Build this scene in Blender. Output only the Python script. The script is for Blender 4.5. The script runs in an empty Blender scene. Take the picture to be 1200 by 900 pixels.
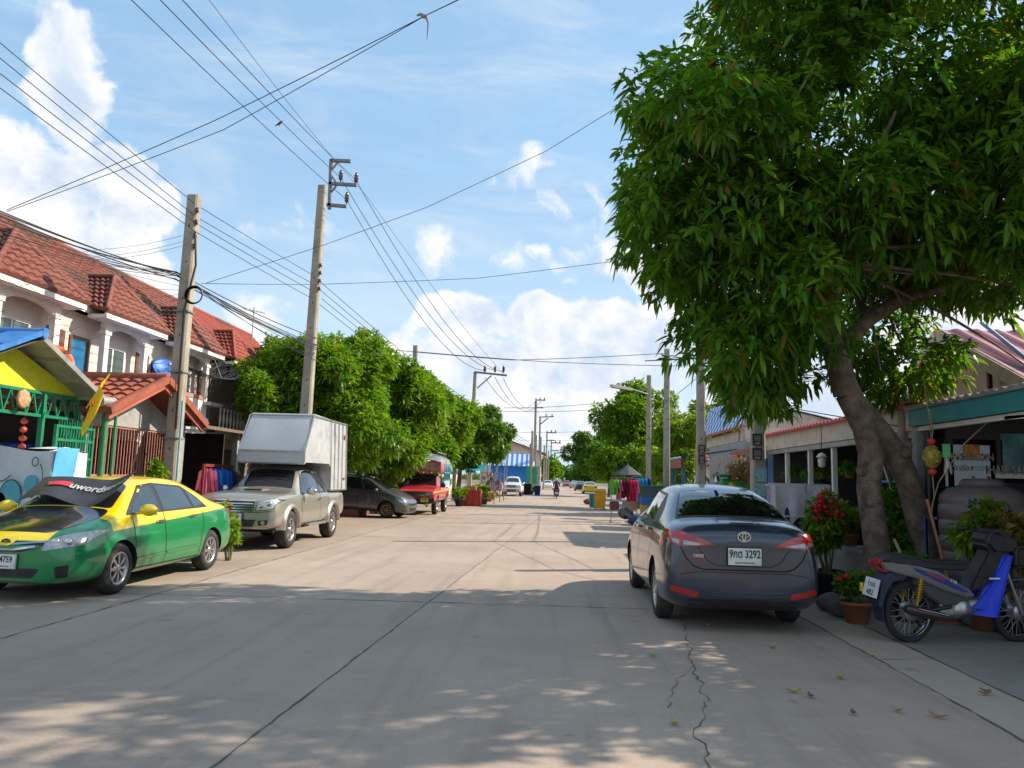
import bpy, bmesh, math, random
import numpy as np
from mathutils import Vector, Matrix
from mathutils.bvhtree import BVHTree
rnd = random.Random(7)
PI = math.pi
sc = bpy.context.scene
COL = sc.collection
# ------------------------------------------------------------------ camera model
FPX, CAMH = 900.0, 1.58
def cam_setup(vpx=648, vpy=562, roll=1.6):
    r = math.radians(roll); x = vpx-600; y = 450-vpy
    xu = x*math.cos(r)-y*math.sin(r); yu = x*math.sin(r)+y*math.cos(r)
    p = math.atan(-yu/FPX); t = math.atan(xu/FPX*math.cos(p))
    h = Vector((-math.sin(t), math.cos(t), 0)); rt = Vector((math.cos(t), math.sin(t), 0)); up = Vector((0, 0, 1))
    f = h*math.cos(p)+up*math.sin(p); u = -h*math.sin(p)+up*math.cos(p)
    return rt*math.cos(r)+u*math.sin(r), -rt*math.sin(r)+u*math.cos(r), f
RT, UP, FW = cam_setup()
def ray(px, py): return RT*(px-600)+UP*(450-py)+FW*FPX
def gr(px, py, z=0.0):
    d = ray(px, py); t = (z-CAMH)/d.z; return Vector((d.x*t, d.y*t, z))
def at(px, py, Y):
    d = ray(px, py); t = Y/d.y; return Vector((d.x*t, Y, CAMH+d.z*t))
cam = bpy.data.cameras.new('camera'); camo = bpy.data.objects.new('camera', cam); COL.objects.link(camo)
m = Matrix((RT, UP, -FW)).transposed().to_4x4(); m.translation = Vector((0, 0, CAMH)); camo.matrix_world = m
cam.sensor_width = 36; cam.lens = 27; cam.clip_start = .05; cam.clip_end = 3000
sc.camera = camo
# ------------------------------------------------------------------ materials
MATS = {}
def nn(nt, t, **k):
    n = nt.nodes.new(t)
    for a, b in k.items(): setattr(n, a, b)
    return n
def _inp(nt, sock, v):
    if isinstance(v, bpy.types.NodeSocket): nt.links.new(v, sock)
    elif v is not None: sock.default_value = v
def mth(nt, op, a, b=None, c=None, clamp=False):
    n = nn(nt, 'ShaderNodeMath', operation=op, use_clamp=clamp); _inp(nt, n.inputs[0], a); _inp(nt, n.inputs[1], b)
    if c is not None: _inp(nt, n.inputs[2], c)
    return n.outputs[0]
def sstep(nt, v, a, b):
    n = nn(nt, 'ShaderNodeMapRange', interpolation_type='SMOOTHSTEP'); _inp(nt, n.inputs[0], v); _inp(nt, n.inputs[1], a); _inp(nt, n.inputs[2], b)
    return n.outputs[0]
def mixc(nt, f, a, b, mode='MIX'):
    n = nn(nt, 'ShaderNodeMix', data_type='RGBA', blend_type=mode); _inp(nt, n.inputs[0], f)
    for s, v in ((n.inputs[6], a), (n.inputs[7], b)):
        if isinstance(v, (tuple, list)): v = (*v[:3], 1)
        _inp(nt, s, v)
    return n.outputs[2]
def noise(nt, vec, scale, detail=4, rough=.55, dist=0):
    n = nn(nt, 'ShaderNodeTexNoise'); n.inputs['Scale'].default_value = scale; n.inputs['Detail'].default_value = detail
    n.inputs['Roughness'].default_value = rough; n.inputs['Distortion'].default_value = dist
    if vec is not None: nt.links.new(vec, n.inputs['Vector'])
    return n.outputs[0]
def newmat(name):
    m = bpy.data.materials.new(name); m.use_nodes = True; nt = m.node_tree
    b = nt.nodes['Principled BSDF']; tc = nn(nt, 'ShaderNodeTexCoord')
    return m, nt, b, tc
def pm(name, col, rough=.6, metal=0, var=.18, scale=3, bump=0, bscale=40, coat=0, spec=.5, dirt=0, dirtcol=(.12,.09,.06), emit=None, trans=0, alpha=1, wave=None):
    """procedural principled material: base colour broken up by noise, optional bump, grime"""
    if name in MATS: return MATS[name]
    m, nt, b, tc = newmat(name); o = tc.outputs['Object']
    n1 = noise(nt, o, scale, 5); n2 = noise(nt, o, scale*9, 3)
    f = mth(nt, 'ADD', mth(nt, 'MULTIPLY', n1, .7), mth(nt, 'MULTIPLY', n2, .3))
    f = sstep(nt, f, .3, .7)
    dark = tuple(c*(1-var) for c in col); lite = tuple(min(1, c*(1+var*.6)) for c in col)
    c = mixc(nt, f, dark, lite)
    if dirt:
        n3 = noise(nt, o, scale*1.7, 6, .65); d = mth(nt, 'MULTIPLY', sstep(nt, n3, .48, .72), dirt)
        c = mixc(nt, d, c, dirtcol)
    nt.links.new(c, b.inputs['Base Color'])
    r = mth(nt, 'ADD', mth(nt, 'MULTIPLY', mth(nt, 'SUBTRACT', n2, .5), (.0 if coat else .25)*rough), rough, clamp=True)
    nt.links.new(r, b.inputs['Roughness']); b.inputs['Metallic'].default_value = metal
    b.inputs['Specular IOR Level'].default_value = spec
    if coat: b.inputs['Coat Weight'].default_value = coat; b.inputs['Coat Roughness'].default_value = .06
    if bump:
        bn = nn(nt, 'ShaderNodeBump'); bn.inputs['Strength'].default_value = bump; bn.inputs['Distance'].default_value = .02
        nt.links.new(noise(nt, o, bscale, 4), bn.inputs['Height']); nt.links.new(bn.outputs[0], b.inputs['Normal'])
    if emit: b.inputs['Emission Color'].default_value = (*emit[:3], 1); b.inputs['Emission Strength'].default_value = emit[3]
    if trans: b.inputs['Transmission Weight'].default_value = trans
    MATS[name] = m; return m
def glassmat(name, tint, rough=.03, mixt=.0):
    """tinted car/window glass: dark body with a mirror-like clear surface"""
    if name in MATS: return MATS[name]
    m, nt, b, tc = newmat(name)
    n = noise(nt, tc.outputs['Object'], 1.5, 2)
    c = mixc(nt, n, tuple(t*.7 for t in tint), tint); nt.links.new(c, b.inputs['Base Color'])
    b.inputs['Roughness'].default_value = rough; b.inputs['Specular IOR Level'].default_value = .9
    b.inputs['Coat Weight'].default_value = .6; b.inputs['Coat Roughness'].default_value = .02
    if mixt:
        t = nn(nt, 'ShaderNodeBsdfTransparent'); t.inputs[0].default_value = (.75, .8, .8, 1); ms = nn(nt, 'ShaderNodeMixShader'); ms.inputs[0].default_value = mixt
        nt.links.new(b.outputs[0], ms.inputs[1]); nt.links.new(t.outputs[0], ms.inputs[2])
        nt.links.new(ms.outputs[0], nt.nodes['Material Output'].inputs[0])
    MATS[name] = m; return m
# ------------------------------------------------------------------ mesh builder
def rotz(a): return Matrix.Rotation(a, 4, 'Z')
def T(x=0, y=0, z=0): return Matrix.Translation((x, y, z))
class MB:
    def __init__(s): s.v = []; s.f = []; s.m = []; s.s = []; s.mi = 0; s.M = None
    def add(s, vs, fs, smooth=False, mi=None):
        o = len(s.v)
        if s.M is not None: vs = [s.M @ Vector(v) for v in vs]
        s.v += [tuple(v) for v in vs]; s.f += [tuple(i+o for i in f) for f in fs]
        s.m += [s.mi if mi is None else mi]*len(fs); s.s += [smooth]*len(fs); return s
    def box(s, x0, x1, y0, y1, z0, z1, **k):
        vs = [(x, y, z) for z in (z0, z1) for y in (y0, y1) for x in (x0, x1)]
        return s.add(vs, [(0,2,3,1),(4,5,7,6),(0,1,5,4),(1,3,7,5),(3,2,6,7),(2,0,4,6)], **k)
    def cbox(s, c, d, rot=None, **k):
        """box by centre, size, optional 3x3/4x4 rotation"""
        h = [a/2 for a in d]; vs = [Vector((x, y, z)) for z in (-h[2], h[2]) for y in (-h[1], h[1]) for x in (-h[0], h[0])]
        if rot is not None: vs = [rot @ v for v in vs]
        return s.add([v+Vector(c) for v in vs], [(0,2,3,1),(4,5,7,6),(0,1,5,4),(1,3,7,5),(3,2,6,7),(2,0,4,6)], **k)
    def beam(s, a, b, w, h=None, up=(0,0,1), **k):
        a = Vector(a); b = Vector(b); h = h or w; d = (b-a).normalized(); u = Vector(up)
        if abs(d.dot(u)) > .98: u = Vector((1, 0, 0))
        sd = d.cross(u).normalized(); u = sd.cross(d)
        vs = [p+sd*i*w/2+u*j*h/2 for p in (a, b) for j in (-1, 1) for i in (-1, 1)]
        return s.add(vs, [(0,1,3,2),(4,6,7,5),(0,4,5,1),(1,5,7,3),(3,7,6,2),(2,6,4,0)], **k)
    def tube(s, pts, r, n=8, caps=True, smooth=True, **k):
        pts = [Vector(p) for p in pts]; rs = r if isinstance(r, (list, tuple)) else [r]*len(pts)
        vs = []; fs = []; ref = None
        for i, p in enumerate(pts):
            d = (pts[min(i+1, len(pts)-1)]-pts[max(i-1, 0)]).normalized()
            if ref is None or abs(d.dot(ref)) > .95: ref = Vector((0, 0, 1)) if abs(d.z) < .9 else Vector((1, 0, 0))
            a = d.cross(ref).normalized(); b = d.cross(a); ref = a.cross(d)
            for j in range(n):
                t = 2*PI*j/n; vs.append(p+(a*math.cos(t)+b*math.sin(t))*rs[i])
        for i in range(len(pts)-1):
            for j in range(n):
                j2 = (j+1) % n; fs.append((i*n+j, i*n+j2, (i+1)*n+j2, (i+1)*n+j))
        s.add(vs, fs, smooth=smooth, **k)
        if caps: s.add(vs[:n], [tuple(range(n))[::-1]], **k); s.add(vs[-n:], [tuple(range(n))], **k)
        return s
    def lathe(s, prof, c=(0,0,0), axis='Z', n=20, smooth=True, arc=None, **k):
        """prof: [(r, h)] rotated round an axis through c"""
        vs = []; fs = []; c = Vector(c)
        for r, h in prof:
            for j in range(n):
                t = 2*PI*j/n; a, b = r*math.cos(t), r*math.sin(t)
                vs.append(c+Vector({'Z': (a, b, h), 'X': (h, a, b), 'Y': (b, h, a)}[axis]))
        for i in range(len(prof)-1):
            for j in range(n): j2 = (j+1) % n; fs.append((i*n+j, i*n+j2, (i+1)*n+j2, (i+1)*n+j))
        return s.add(vs, fs, smooth=smooth, **k)
    def ball(s, c, r, n=12, m=8, **k):
        r = r if isinstance(r, (tuple, list)) else (r, r, r)
        vs = []; fs = []
        for i in range(m+1):
            p = PI*i/m
            for j in range(n): t = 2*PI*j/n; vs.append((c[0]+r[0]*math.sin(p)*math.cos(t), c[1]+r[1]*math.sin(p)*math.sin(t), c[2]-r[2]*math.cos(p)))
        for i in range(m):
            for j in range(n): j2 = (j+1) % n; fs.append((i*n+j, i*n+j2, (i+1)*n+j2, (i+1)*n+j))
        return s.add(vs, fs, smooth=True, **k)
    def prism(s, poly, a, b, plane='XY', **k):
        """2D polygon extruded from a to b along the remaining axis"""
        def P(u, v, w): return {'XY': (u, v, w), 'XZ': (u, w, v), 'YZ': (w, u, v)}[plane]
        n = len(poly); vs = [P(u, v, a) for u, v in poly]+[P(u, v, b) for u, v in poly]
        fs = [tuple(range(n))[::-1], tuple(range(n, 2*n))]+[(i, (i+1) % n, n+(i+1) % n, n+i) for i in range(n)]
        return s.add(vs, fs, **k)
    def quad(s, a, b, c, d, **k): return s.add([a, b, c, d], [(0, 1, 2, 3)], **k)
    def sheet(s, fn, nu, nv, th=0, **k):
        """grid surface fn(u,v); th gives it a back face offset"""
        vs = [Vector(fn(i/nu, j/nv)) for j in range(nv+1) for i in range(nu+1)]
        fs = [(j*(nu+1)+i, j*(nu+1)+i+1, (j+1)*(nu+1)+i+1, (j+1)*(nu+1)+i) for j in range(nv) for i in range(nu)]
        s.add(vs, fs, **k)
        if th:
            d = Vector(th) if not isinstance(th, (int, float)) else Vector((0, 0, -th))
            s.add([v+d for v in vs], [f[::-1] for f in fs], **k)
            rim = [i for i in range(nu+1)]+[j*(nu+1)+nu for j in range(1, nv+1)]+[nv*(nu+1)+i for i in range(nu-1, -1, -1)]+[j*(nu+1) for j in range(nv-1, 0, -1)]
            R = [vs[i] for i in rim]; n = len(R)
            s.add(R+[v+d for v in R], [(i, (i+1) % n, n+(i+1) % n, n+i) for i in range(n)])
        return s
    def build(s, name, mats, parent=None, fix=True, **props):
        me = bpy.data.meshes.new(name); me.from_pydata(s.v, [], s.f)
        if not isinstance(mats, (list, tuple)): mats = [mats]
        for m in mats: me.materials.append(m)
        me.polygons.foreach_set('material_index', s.m); me.polygons.foreach_set('use_smooth', s.s)
        if fix:
            bm = bmesh.new(); bm.from_mesh(me); bmesh.ops.recalc_face_normals(bm, faces=bm.faces); bm.to_mesh(me); bm.free()
        o = bpy.data.objects.new(name, me); COL.objects.link(o); o.parent = parent
        for a, b in props.items(): o[a] = b
        return o
def thing(name, label, cat, loc=(0,0,0), rz=0, group=None):
    o = bpy.data.objects.new(name, None); COL.objects.link(o); o.location = loc; o.rotation_euler = (0, 0, rz)
    o['label'] = label; o['category'] = cat; o.empty_display_size = .2
    if group: o['group'] = group
    return o
def tag(o, label, cat, group=None):
    o['label'] = label; o['category'] = cat
    if group: o['group'] = group
    return o
def kids(o): return [c for c in ALLKIDS.get(o.name, [])]
def dup(root, loc, rz, label, group=None, name=None):
    """copy a thing with its parts and sub-parts, sharing mesh data"""
    def cp(o, par):
        c = o.copy(); COL.objects.link(c)
        if par is not None: c.parent = par
        for ch in list(o.children): cp(ch, c)
        return c
    r = cp(root, None); r.location = loc; r.rotation_euler = (0, 0, rz); r['label'] = label
    if group: r['group'] = group
    return r
def text_mb(txt, size, mat, parent, name='lettering', M=None, depth=.002, align='CENTER', xs=1.0, bold=0):
    cu = bpy.data.curves.new(name, 'FONT'); cu.body = txt; cu.size = size; cu.align_x = align; cu.align_y = 'CENTER'; cu.extrude = depth; cu.resolution_u = 2
    cu.offset = bold
    ob = bpy.data.objects.new(name, cu); COL.objects.link(ob)
    me = bpy.data.meshes.new_from_object(ob, depsgraph=bpy.context.evaluated_depsgraph_get())
    bpy.data.objects.remove(ob); bpy.data.curves.remove(cu)
    if M is not None: me.transform(M @ Matrix.Diagonal((xs, 1, 1, 1)))
    me.materials.clear(); me.materials.append(mat)
    o = bpy.data.objects.new(name, me); COL.objects.link(o); o.parent = parent
    return o
def facing(loc, xdir, up=(0,0,1)):
    """matrix putting text (x right, y up) at loc reading along xdir"""
    x = Vector(xdir).normalized(); u = Vector(up); z = x.cross(u).normalized(); y = z.cross(x)
    M = Matrix((x, y, z)).transposed().to_4x4(); M.translation = loc; return M
def rpoly(pts, r=.03, n=3):
    """round the corners of a 2D polygon"""
    out = []; N = len(pts)
    for i in range(N):
        p = Vector(pts[i]); a = Vector(pts[i-1]); b = Vector(pts[(i+1) % N])
        da = a-p; db = b-p; ra = min(r, da.length*.45); rb = min(r, db.length*.45)
        p0 = p+da.normalized()*ra; p2 = p+db.normalized()*rb
        for k in range(n+1):
            t = k/n; out.append(tuple(p0*(1-t)**2+p*2*t*(1-t)+p2*t*t))
    return out
# ------------------------------------------------------------------ sky, sun
SAZ, SEL = math.radians(20), math.radians(38)          # azimuth from +X towards +Y
SUN = Vector((math.cos(SEL)*math.cos(SAZ), math.cos(SEL)*math.sin(SAZ), math.sin(SEL)))
def make_world():
    w = bpy.data.worlds.new('World'); sc.world = w; w.use_nodes = True; nt = w.node_tree; bg = nt.nodes['Background']; out = nt.nodes['World Output']
    sky = nn(nt, 'ShaderNodeTexSky', sky_type='NISHITA'); sky.sun_disc = False; sky.sun_elevation = SEL; sky.sun_rotation = PI/2-SAZ
    sky.air_density = 1.0; sky.dust_density = 1.2; sky.ozone_density = 1.6
    nt.links.new(sky.outputs[0], bg.inputs[0]); bg.inputs[1].default_value = .13
    tc = nn(nt, 'ShaderNodeTexCoord'); d = tc.outputs['Generated']
    sp = nn(nt, 'ShaderNodeSeparateXYZ'); nt.links.new(d, sp.inputs[0]); X, Y, Z = sp.outputs
    def vmath(op, a, b=None, s=None):
        n = nn(nt, 'ShaderNodeVectorMath', operation=op); _inp(nt, n.inputs[0], a)
        if b is not None: _inp(nt, n.inputs[1], b)
        if s is not None: _inp(nt, n.inputs['Scale'], s)
        return n
    # domain warp for billowing outlines
    wn = nn(nt, 'ShaderNodeTexNoise'); wn.inputs['Scale'].default_value = 7; wn.inputs['Detail'].default_value = 5; nt.links.new(d, wn.inputs[0])
    wv = vmath('SUBTRACT', wn.outputs['Color'], (.5, .5, .5)).outputs[0]
    dw = vmath('ADD', d, vmath('SCALE', wv, s=.10).outputs[0]).outputs[0]
    # cumulus heaps: (pixel-free) sky directions, angular radius horizontally, vertically, weight
    heaps = []
    def H(px, py, rx, ry, wt=1.0): dd = ray(px, py).normalized(); heaps.append((dd, rx/900, ry/900, wt))
    H(80, 110, 36, 62, .95); H(62, 48, 26, 32, .85); H(35, 190, 60, 50, .9); H(115, 205, 55, 55, 1.0); H(170, 245, 48, 42, .8); H(70, 285, 100, 40, .8); H(170, 330, 80, 50, .75)
    H(545, 370, 58, 42); H(620, 385, 75, 34, 1.0); H(700, 395, 90, 42, 1.0); H(560, 425, 110, 40, .95); H(700, 450, 130, 45, .95); H(640, 500, 170, 40, .85); H(760, 400, 60, 50, 1); H(480, 400, 60, 30, .6)
    H(517, 298, 34, 36, .5); H(640, 300, 110, 34, .5); H(690, 255, 65, 40, .5); H(730, 290, 60, 50, .55); H(805, 50, 34, 50, .5); H(350, 280, 60, 36, .42); H(595, 215, 60, 22, .40); H(660, 200, 50, 26, .42); H(430, 440, 120, 50, .8); H(300, 400, 60, 60, .5); H(750, 330, 28, 22, .9)
    H(-420, 330, 260, 110, 1); H(-260, 180, 90, 110, .9); H(1500, 300, 240, 120, 1.0); H(1300, 420, 220, 90, 1); H(1900, 380, 300, 140, 1); H(1000, 480, 260, 60, .9)
    tot = None
    for dd, rx, ry, wt in heaps:
        side = Vector((dd.y, -dd.x, 0)).normalized(); upv = side.cross(dd)*1
        df = vmath('SUBTRACT', dw, tuple(dd)).outputs[0]
        a = mth(nt, 'DIVIDE', vmath('DOT_PRODUCT', df, tuple(side)).outputs['Value'], rx*1.25); b = mth(nt, 'DIVIDE', vmath('DOT_PRODUCT', df, tuple(upv)).outputs['Value'], ry*1.25)
        c = mth(nt, 'DIVIDE', vmath('DOT_PRODUCT', df, tuple(dd)).outputs['Value'], .5)
        q = mth(nt, 'ADD', mth(nt, 'ADD', mth(nt, 'MULTIPLY', a, a), mth(nt, 'MULTIPLY', b, b)), mth(nt, 'MULTIPLY', c, c))
        g = mth(nt, 'MULTIPLY', mth(nt, 'SUBTRACT', 1, q, clamp=True), wt)
        tot = g if tot is None else mth(nt, 'MAXIMUM', tot, g)
    # generic heaps elsewhere in the sky (outside this view) so that every direction has weather
    gen = noise(nt, d, 2.2, 3)
    behind = sstep(nt, Y, .35, -.1)
    g2 = mth(nt, 'MULTIPLY', mth(nt, 'MULTIPLY', sstep(nt, gen, .5, .62), behind), .8)
    tot = mth(nt, 'MAXIMUM', tot, g2)
    n1 = noise(nt, dw, 14, 9, .6); vor = nn(nt, 'ShaderNodeTexVoronoi', feature='SMOOTH_F1'); vor.inputs['Scale'].default_value = 26; vor.inputs['Smoothness'].default_value = .4; nt.links.new(dw, vor.inputs['Vector'])
    puff = mth(nt, 'ADD', mth(nt, 'MULTIPLY', mth(nt, 'SUBTRACT', n1, .5), 1.5), mth(nt, 'MULTIPLY', mth(nt, 'SUBTRACT', .45, vor.outputs['Distance']), .35))
    dens = mth(nt, 'ADD', tot, puff)
    cov = mth(nt, 'MULTIPLY', sstep(nt, dens, .28, .58), sstep(nt, tot, .02, .22))
    # self shading: compare density towards the sun
    ds = vmath('ADD', dw, tuple(SUN*.035)).outputs[0]; n2 = noise(nt, ds, 14, 6, .6)
    shd = mth(nt, 'MULTIPLY', mth(nt, 'SUBTRACT', n1, n2), 2.6); base = noise(nt, d, 6, 4)
    lit = mth(nt, 'ADD', mth(nt, 'ADD', .52, mth(nt, 'MULTIPLY', shd, 1.15)), mth(nt, 'MULTIPLY', mth(nt, 'SUBTRACT', base, .5), 1.9), clamp=True)
    lit = mth(nt, 'ADD', lit, mth(nt, 'MULTIPLY', mth(nt, 'SUBTRACT', 1, sstep(nt, dens, .35, .9)), .38), clamp=True)
    cc = mixc(nt, lit, CL_DARK, CL_LITE)
    # thin veil near the horizon and high wisps
    veil = mth(nt, 'MULTIPLY', sstep(nt, Z, .40, .0), .3)
    mp = nn(nt, 'ShaderNodeMapping'); mp.inputs['Scale'].default_value = (2.0, 2.0, 9); mp.inputs['Rotation'].default_value = (0, .3, 0); nt.links.new(d, mp.inputs[0])
    wis = mth(nt, 'MULTIPLY', sstep(nt, noise(nt, mp.outputs[0], 2.5, 7, .6, .4), .45, .85), .3)
    vcol = mixc(nt, sstep(nt, Z, .0, .45), (.47, .59, .68), (.27, .455, .655))
    vm = nn(nt, 'ShaderNodeBackground'); nt.links.new(vcol, vm.inputs[0]); vm.inputs[1].default_value = VEILS
    cb = nn(nt, 'ShaderNodeBackground'); nt.links.new(cc, cb.inputs[0]); cb.inputs[1].default_value = 1.0
    m1 = nn(nt, 'ShaderNodeMixShader'); nt.links.new(mth(nt, 'ADD', mth(nt, 'ADD', veil, wis), .66, clamp=True), m1.inputs[0]); nt.links.new(bg.outputs[0], m1.inputs[1]); nt.links.new(vm.outputs[0], m1.inputs[2])
    wb = nn(nt, 'ShaderNodeBackground'); wb.inputs[0].default_value = (.52, .585, .64, 1); wz = mth(nt, 'MULTIPLY', sstep(nt, noise(nt, mp.outputs[0], 1.6, 8, .62, .8), .42, .78), .62)
    mw = nn(nt, 'ShaderNodeMixShader'); nt.links.new(wz, mw.inputs[0]); nt.links.new(m1.outputs[0], mw.inputs[1]); nt.links.new(wb.outputs[0], mw.inputs[2]); m1 = mw
    cov = mth(nt, 'MULTIPLY', cov, mth(nt, 'ADD', .45, mth(nt, 'MULTIPLY', sstep(nt, tot, .1, .5), .53)))
    m2 = nn(nt, 'ShaderNodeMixShader'); nt.links.new(cov, m2.inputs[0]); nt.links.new(m1.outputs[0], m2.inputs[1]); nt.links.new(cb.outputs[0], m2.inputs[2])
    nt.links.new(m2.outputs[0], out.inputs[0])
    w.cycles.sampling_method = 'MANUAL'; w.cycles.sample_map_resolution = 512
CL_DARK, CL_LITE, VEILS = (.43, .51, .62), (.72, .715, .70), 1.0
make_world()
sl = bpy.data.lights.new('sun', 'SUN'); slo = bpy.data.objects.new('sun', sl); COL.objects.link(slo)
sl.energy = 4.8; sl.angle = math.radians(.53); sl.color = (1, .87, .71)
slo.rotation_euler = SUN.to_track_quat('Z', 'Y').to_euler(); slo.location = (20, 8, 30)
vs_ = sc.view_settings; sc.display_settings.display_device = 'sRGB'; vs_.view_transform = 'Standard'; vs_.look = 'None'; vs_.exposure = .6; vs_.gamma = 1; vs_.use_curve_mapping = False
cy = sc.cycles; cy.max_bounces = 6; cy.diffuse_bounces = 3; cy.glossy_bounces = 3; cy.transmission_bounces = 3; cy.transparent_max_bounces = 6; cy.caustics_reflective = False; cy.caustics_refractive = False
cy.use_denoising = True
# ------------------------------------------------------------------ ground, road, paving
def struct(o): o['kind'] = 'structure'; return o
def concrete(name, col, seed=0, streak=True, stain=.5):
    m, nt, b, tc = newmat(name); mp = nn(nt, 'ShaderNodeMapping'); mp.inputs['Location'].default_value = (seed, seed*2, 0); nt.links.new(tc.outputs['Object'], mp.inputs[0]); o = mp.outputs[0]
    big = noise(nt, o, .28, 5, .6); mid = noise(nt, o, 1.7, 6, .65); fine = noise(nt, o, 45, 3, .7); spk = noise(nt, o, 160, 2, .8)
    ms = nn(nt, 'ShaderNodeMapping'); ms.inputs['Scale'].default_value = (2.2, .10, 1); nt.links.new(o, ms.inputs[0]); st = noise(nt, ms.outputs[0], 1.6, 5, .6)
    mb = nn(nt, 'ShaderNodeMapping'); mb.inputs['Scale'].default_value = (.4, 9, 1); nt.links.new(o, mb.inputs[0]); br = noise(nt, mb.outputs[0], 3, 4, .6)
    f = mth(nt, 'ADD', mth(nt, 'MULTIPLY', big, .45), mth(nt, 'ADD', mth(nt, 'MULTIPLY', mid, .3), mth(nt, 'MULTIPLY', fine, .25)))
    c = mixc(nt, sstep(nt, f, .34, .66), tuple(k*.74 for k in col), tuple(min(1, k*1.12) for k in col))
    c = mixc(nt, mth(nt, 'MULTIPLY', sstep(nt, mid, .5, .78), stain), c, tuple(k*.62 for k in (col[0]*.95, col[1], col[2]*1.02)))
    if streak:
        c = mixc(nt, mth(nt, 'MULTIPLY', sstep(nt, st, .48, .72), .42), c, tuple(k*.55 for k in col)); c = mixc(nt, mth(nt, 'MULTIPLY', sstep(nt, br, .45, .8), .25), c, tuple(k*1.15 for k in col))
    c = mixc(nt, mth(nt, 'MULTIPLY', sstep(nt, spk, .62, .8), .5), c, tuple(k*.5 for k in col)); c = mixc(nt, mth(nt, 'MULTIPLY', sstep(nt, spk, .38, .2), .4), c, tuple(min(1, k*1.4) for k in col))
    sp_ = noise(nt, o, 3.1, 2, .4); c = mixc(nt, mth(nt, 'MULTIPLY', sstep(nt, sp_, .70, .76), .45), c, tuple(k*.38 for k in col))
    pk = nn(nt, 'ShaderNodeTexVoronoi'); pk.inputs['Scale'].default_value = 22; nt.links.new(o, pk.inputs['Vector']); c = mixc(nt, mth(nt, 'MULTIPLY', sstep(nt, pk.outputs['Distance'], .13, .07), .5), c, tuple(k*.45 for k in col))
    nt.links.new(c, b.inputs['Base Color']); b.inputs['Roughness'].default_value = .88; b.inputs['Specular IOR Level'].default_value = .3
    bn = nn(nt, 'ShaderNodeBump'); bn.inputs['Strength'].default_value = .35; bn.inputs['Distance'].default_value = .012
    nt.links.new(mth(nt, 'ADD', mth(nt, 'MULTIPLY', fine, .7), mth(nt, 'ADD', mid, mth(nt, 'MULTIPLY', br, .5))), bn.inputs['Height']); nt.links.new(bn.outputs[0], b.inputs['Normal'])
    return m
M_ROAD = concrete('road_concrete', (.385, .31, .25)); M_ROADB = concrete('road_concrete_b', (.365, .30, .245), 31); M_APR = concrete('apron_concrete', (.35, .285, .225), 11, False); M_EDGE = concrete('edge_concrete', (.39, .325, .255), 5, False, .3)
M_LOT = concrete('lot_concrete', (.26, .24, .21), 17, False, .7)
M_SOIL = pm('soil', (.16, .13, .09), .95, var=.4, scale=.6, bump=.5, bscale=12)
def slab(name, x0, x1, y0, y1, z, mat, nx=1, ny=1):
    q = MB(); q.quad((x0, y0, z), (x1, y0, z), (x1, y1, z), (x0, y1, z)); return struct(q.build(name, mat))
struct(slab('ground', -900, 900, -200, 1700, -.02, M_SOIL))
# road body: two lanes, joint between them runs a little askew
jx = lambda y: -1.98+.045*y if y < 60 else .7
q = MB(); ys = [-30, -10, 0, 10, 25, 60, 200, 420]
for a, b in zip(ys[:-1], ys[1:]): q.quad((jx(a), a, 0), (3.05, a, 0), (3.05, b, 0), (jx(b), b, 0))
struct(q.build('road_lane', M_ROAD))
q = MB()
for a, b in zip(ys[:-1], ys[1:]): q.quad((-5.0, a, 0), (jx(a), a, 0), (jx(b), b, 0), (-5.0, b, 0))
struct(q.build('road_lane', M_ROADB))
slab('parking_apron', -8.2, -5.0, -30, 420, -.002, M_APR)
q = MB(); q.quad((3.05, -30, 0.0), (3.62, -30, 0.0), (3.62, 420, .0), (3.05, 420, 0)); struct(q.build('gutter_strip', M_EDGE))
slab('forecourt', 3.62, 14, -30, 420, .004, M_LOT); slab('left_forecourt', -22, -8.2, -30, 200, .002, M_LOT)
M_CRK = pm('joint_tar', (.10, .085, .07), .95, var=.3)
M_CRK2 = pm('joint_sand', (.12, .10, .08), .95, var=.5, scale=6)
def crack(pts, w, mat=M_CRK, z=.004, jit=.02, step=.12, name='pavement_crack', seed=1):
    r = random.Random(seed); P = [Vector((*p[:2], 0)) for p in pts]; line = []
    for a, b in zip(P[:-1], P[1:]):
        n = max(1, int((b-a).length/step))
        for k in range(n): line.append(a.lerp(b, k/n)+Vector((r.uniform(-jit, jit), r.uniform(-jit, jit), 0)))
    line.append(P[-1]); L = []; 
    for i, p in enumerate(line):
        d = (line[min(i+1, len(line)-1)]-line[max(0, i-1)]).normalized(); nrm = Vector((-d.y, d.x, 0)); ww = w*r.uniform(.15, 1.0)/2
        L += [p+nrm*ww+Vector((0, 0, z)), p-nrm*ww+Vector((0, 0, z))]
    q = MB(); q.add(L, [(2*i, 2*i+1, 2*i+3, 2*i+2) for i in range(len(line)-1)]); return struct(q.build(name, mat))
crack([(jx(y), y) for y in range(-6, 62, 4)], .022, jit=.006, name='road_joint', seed=3)
crack([(-5.0, -8), (-5.0, 80)], .03, M_CRK2, jit=.012, name='road_joint', seed=4)
crack([(3.05, -8), (3.05, 60)], .03, jit=.012, name='road_joint', seed=5); crack([(3.62, -8), (3.62, 60)], .022, jit=.008, name='road_joint', seed=6)
for i, y in enumerate((-.5, 9.9, 20, 30, 40, 50, 60, 70, 80)):
    crack([(-8.1, y-.35), (jx(y), y), (3.05, y+.15)], .028, jit=.012, name='road_joint', seed=20+i)
crack([gr(800, 720), gr(812, 780), gr(828, 820), gr(818, 860), gr(835, 905)], .014, jit=.035, step=.09, seed=9)
crack([gr(812, 780), gr(790, 800), gr(782, 830)], .009, jit=.03, step=.1, seed=10)
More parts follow.
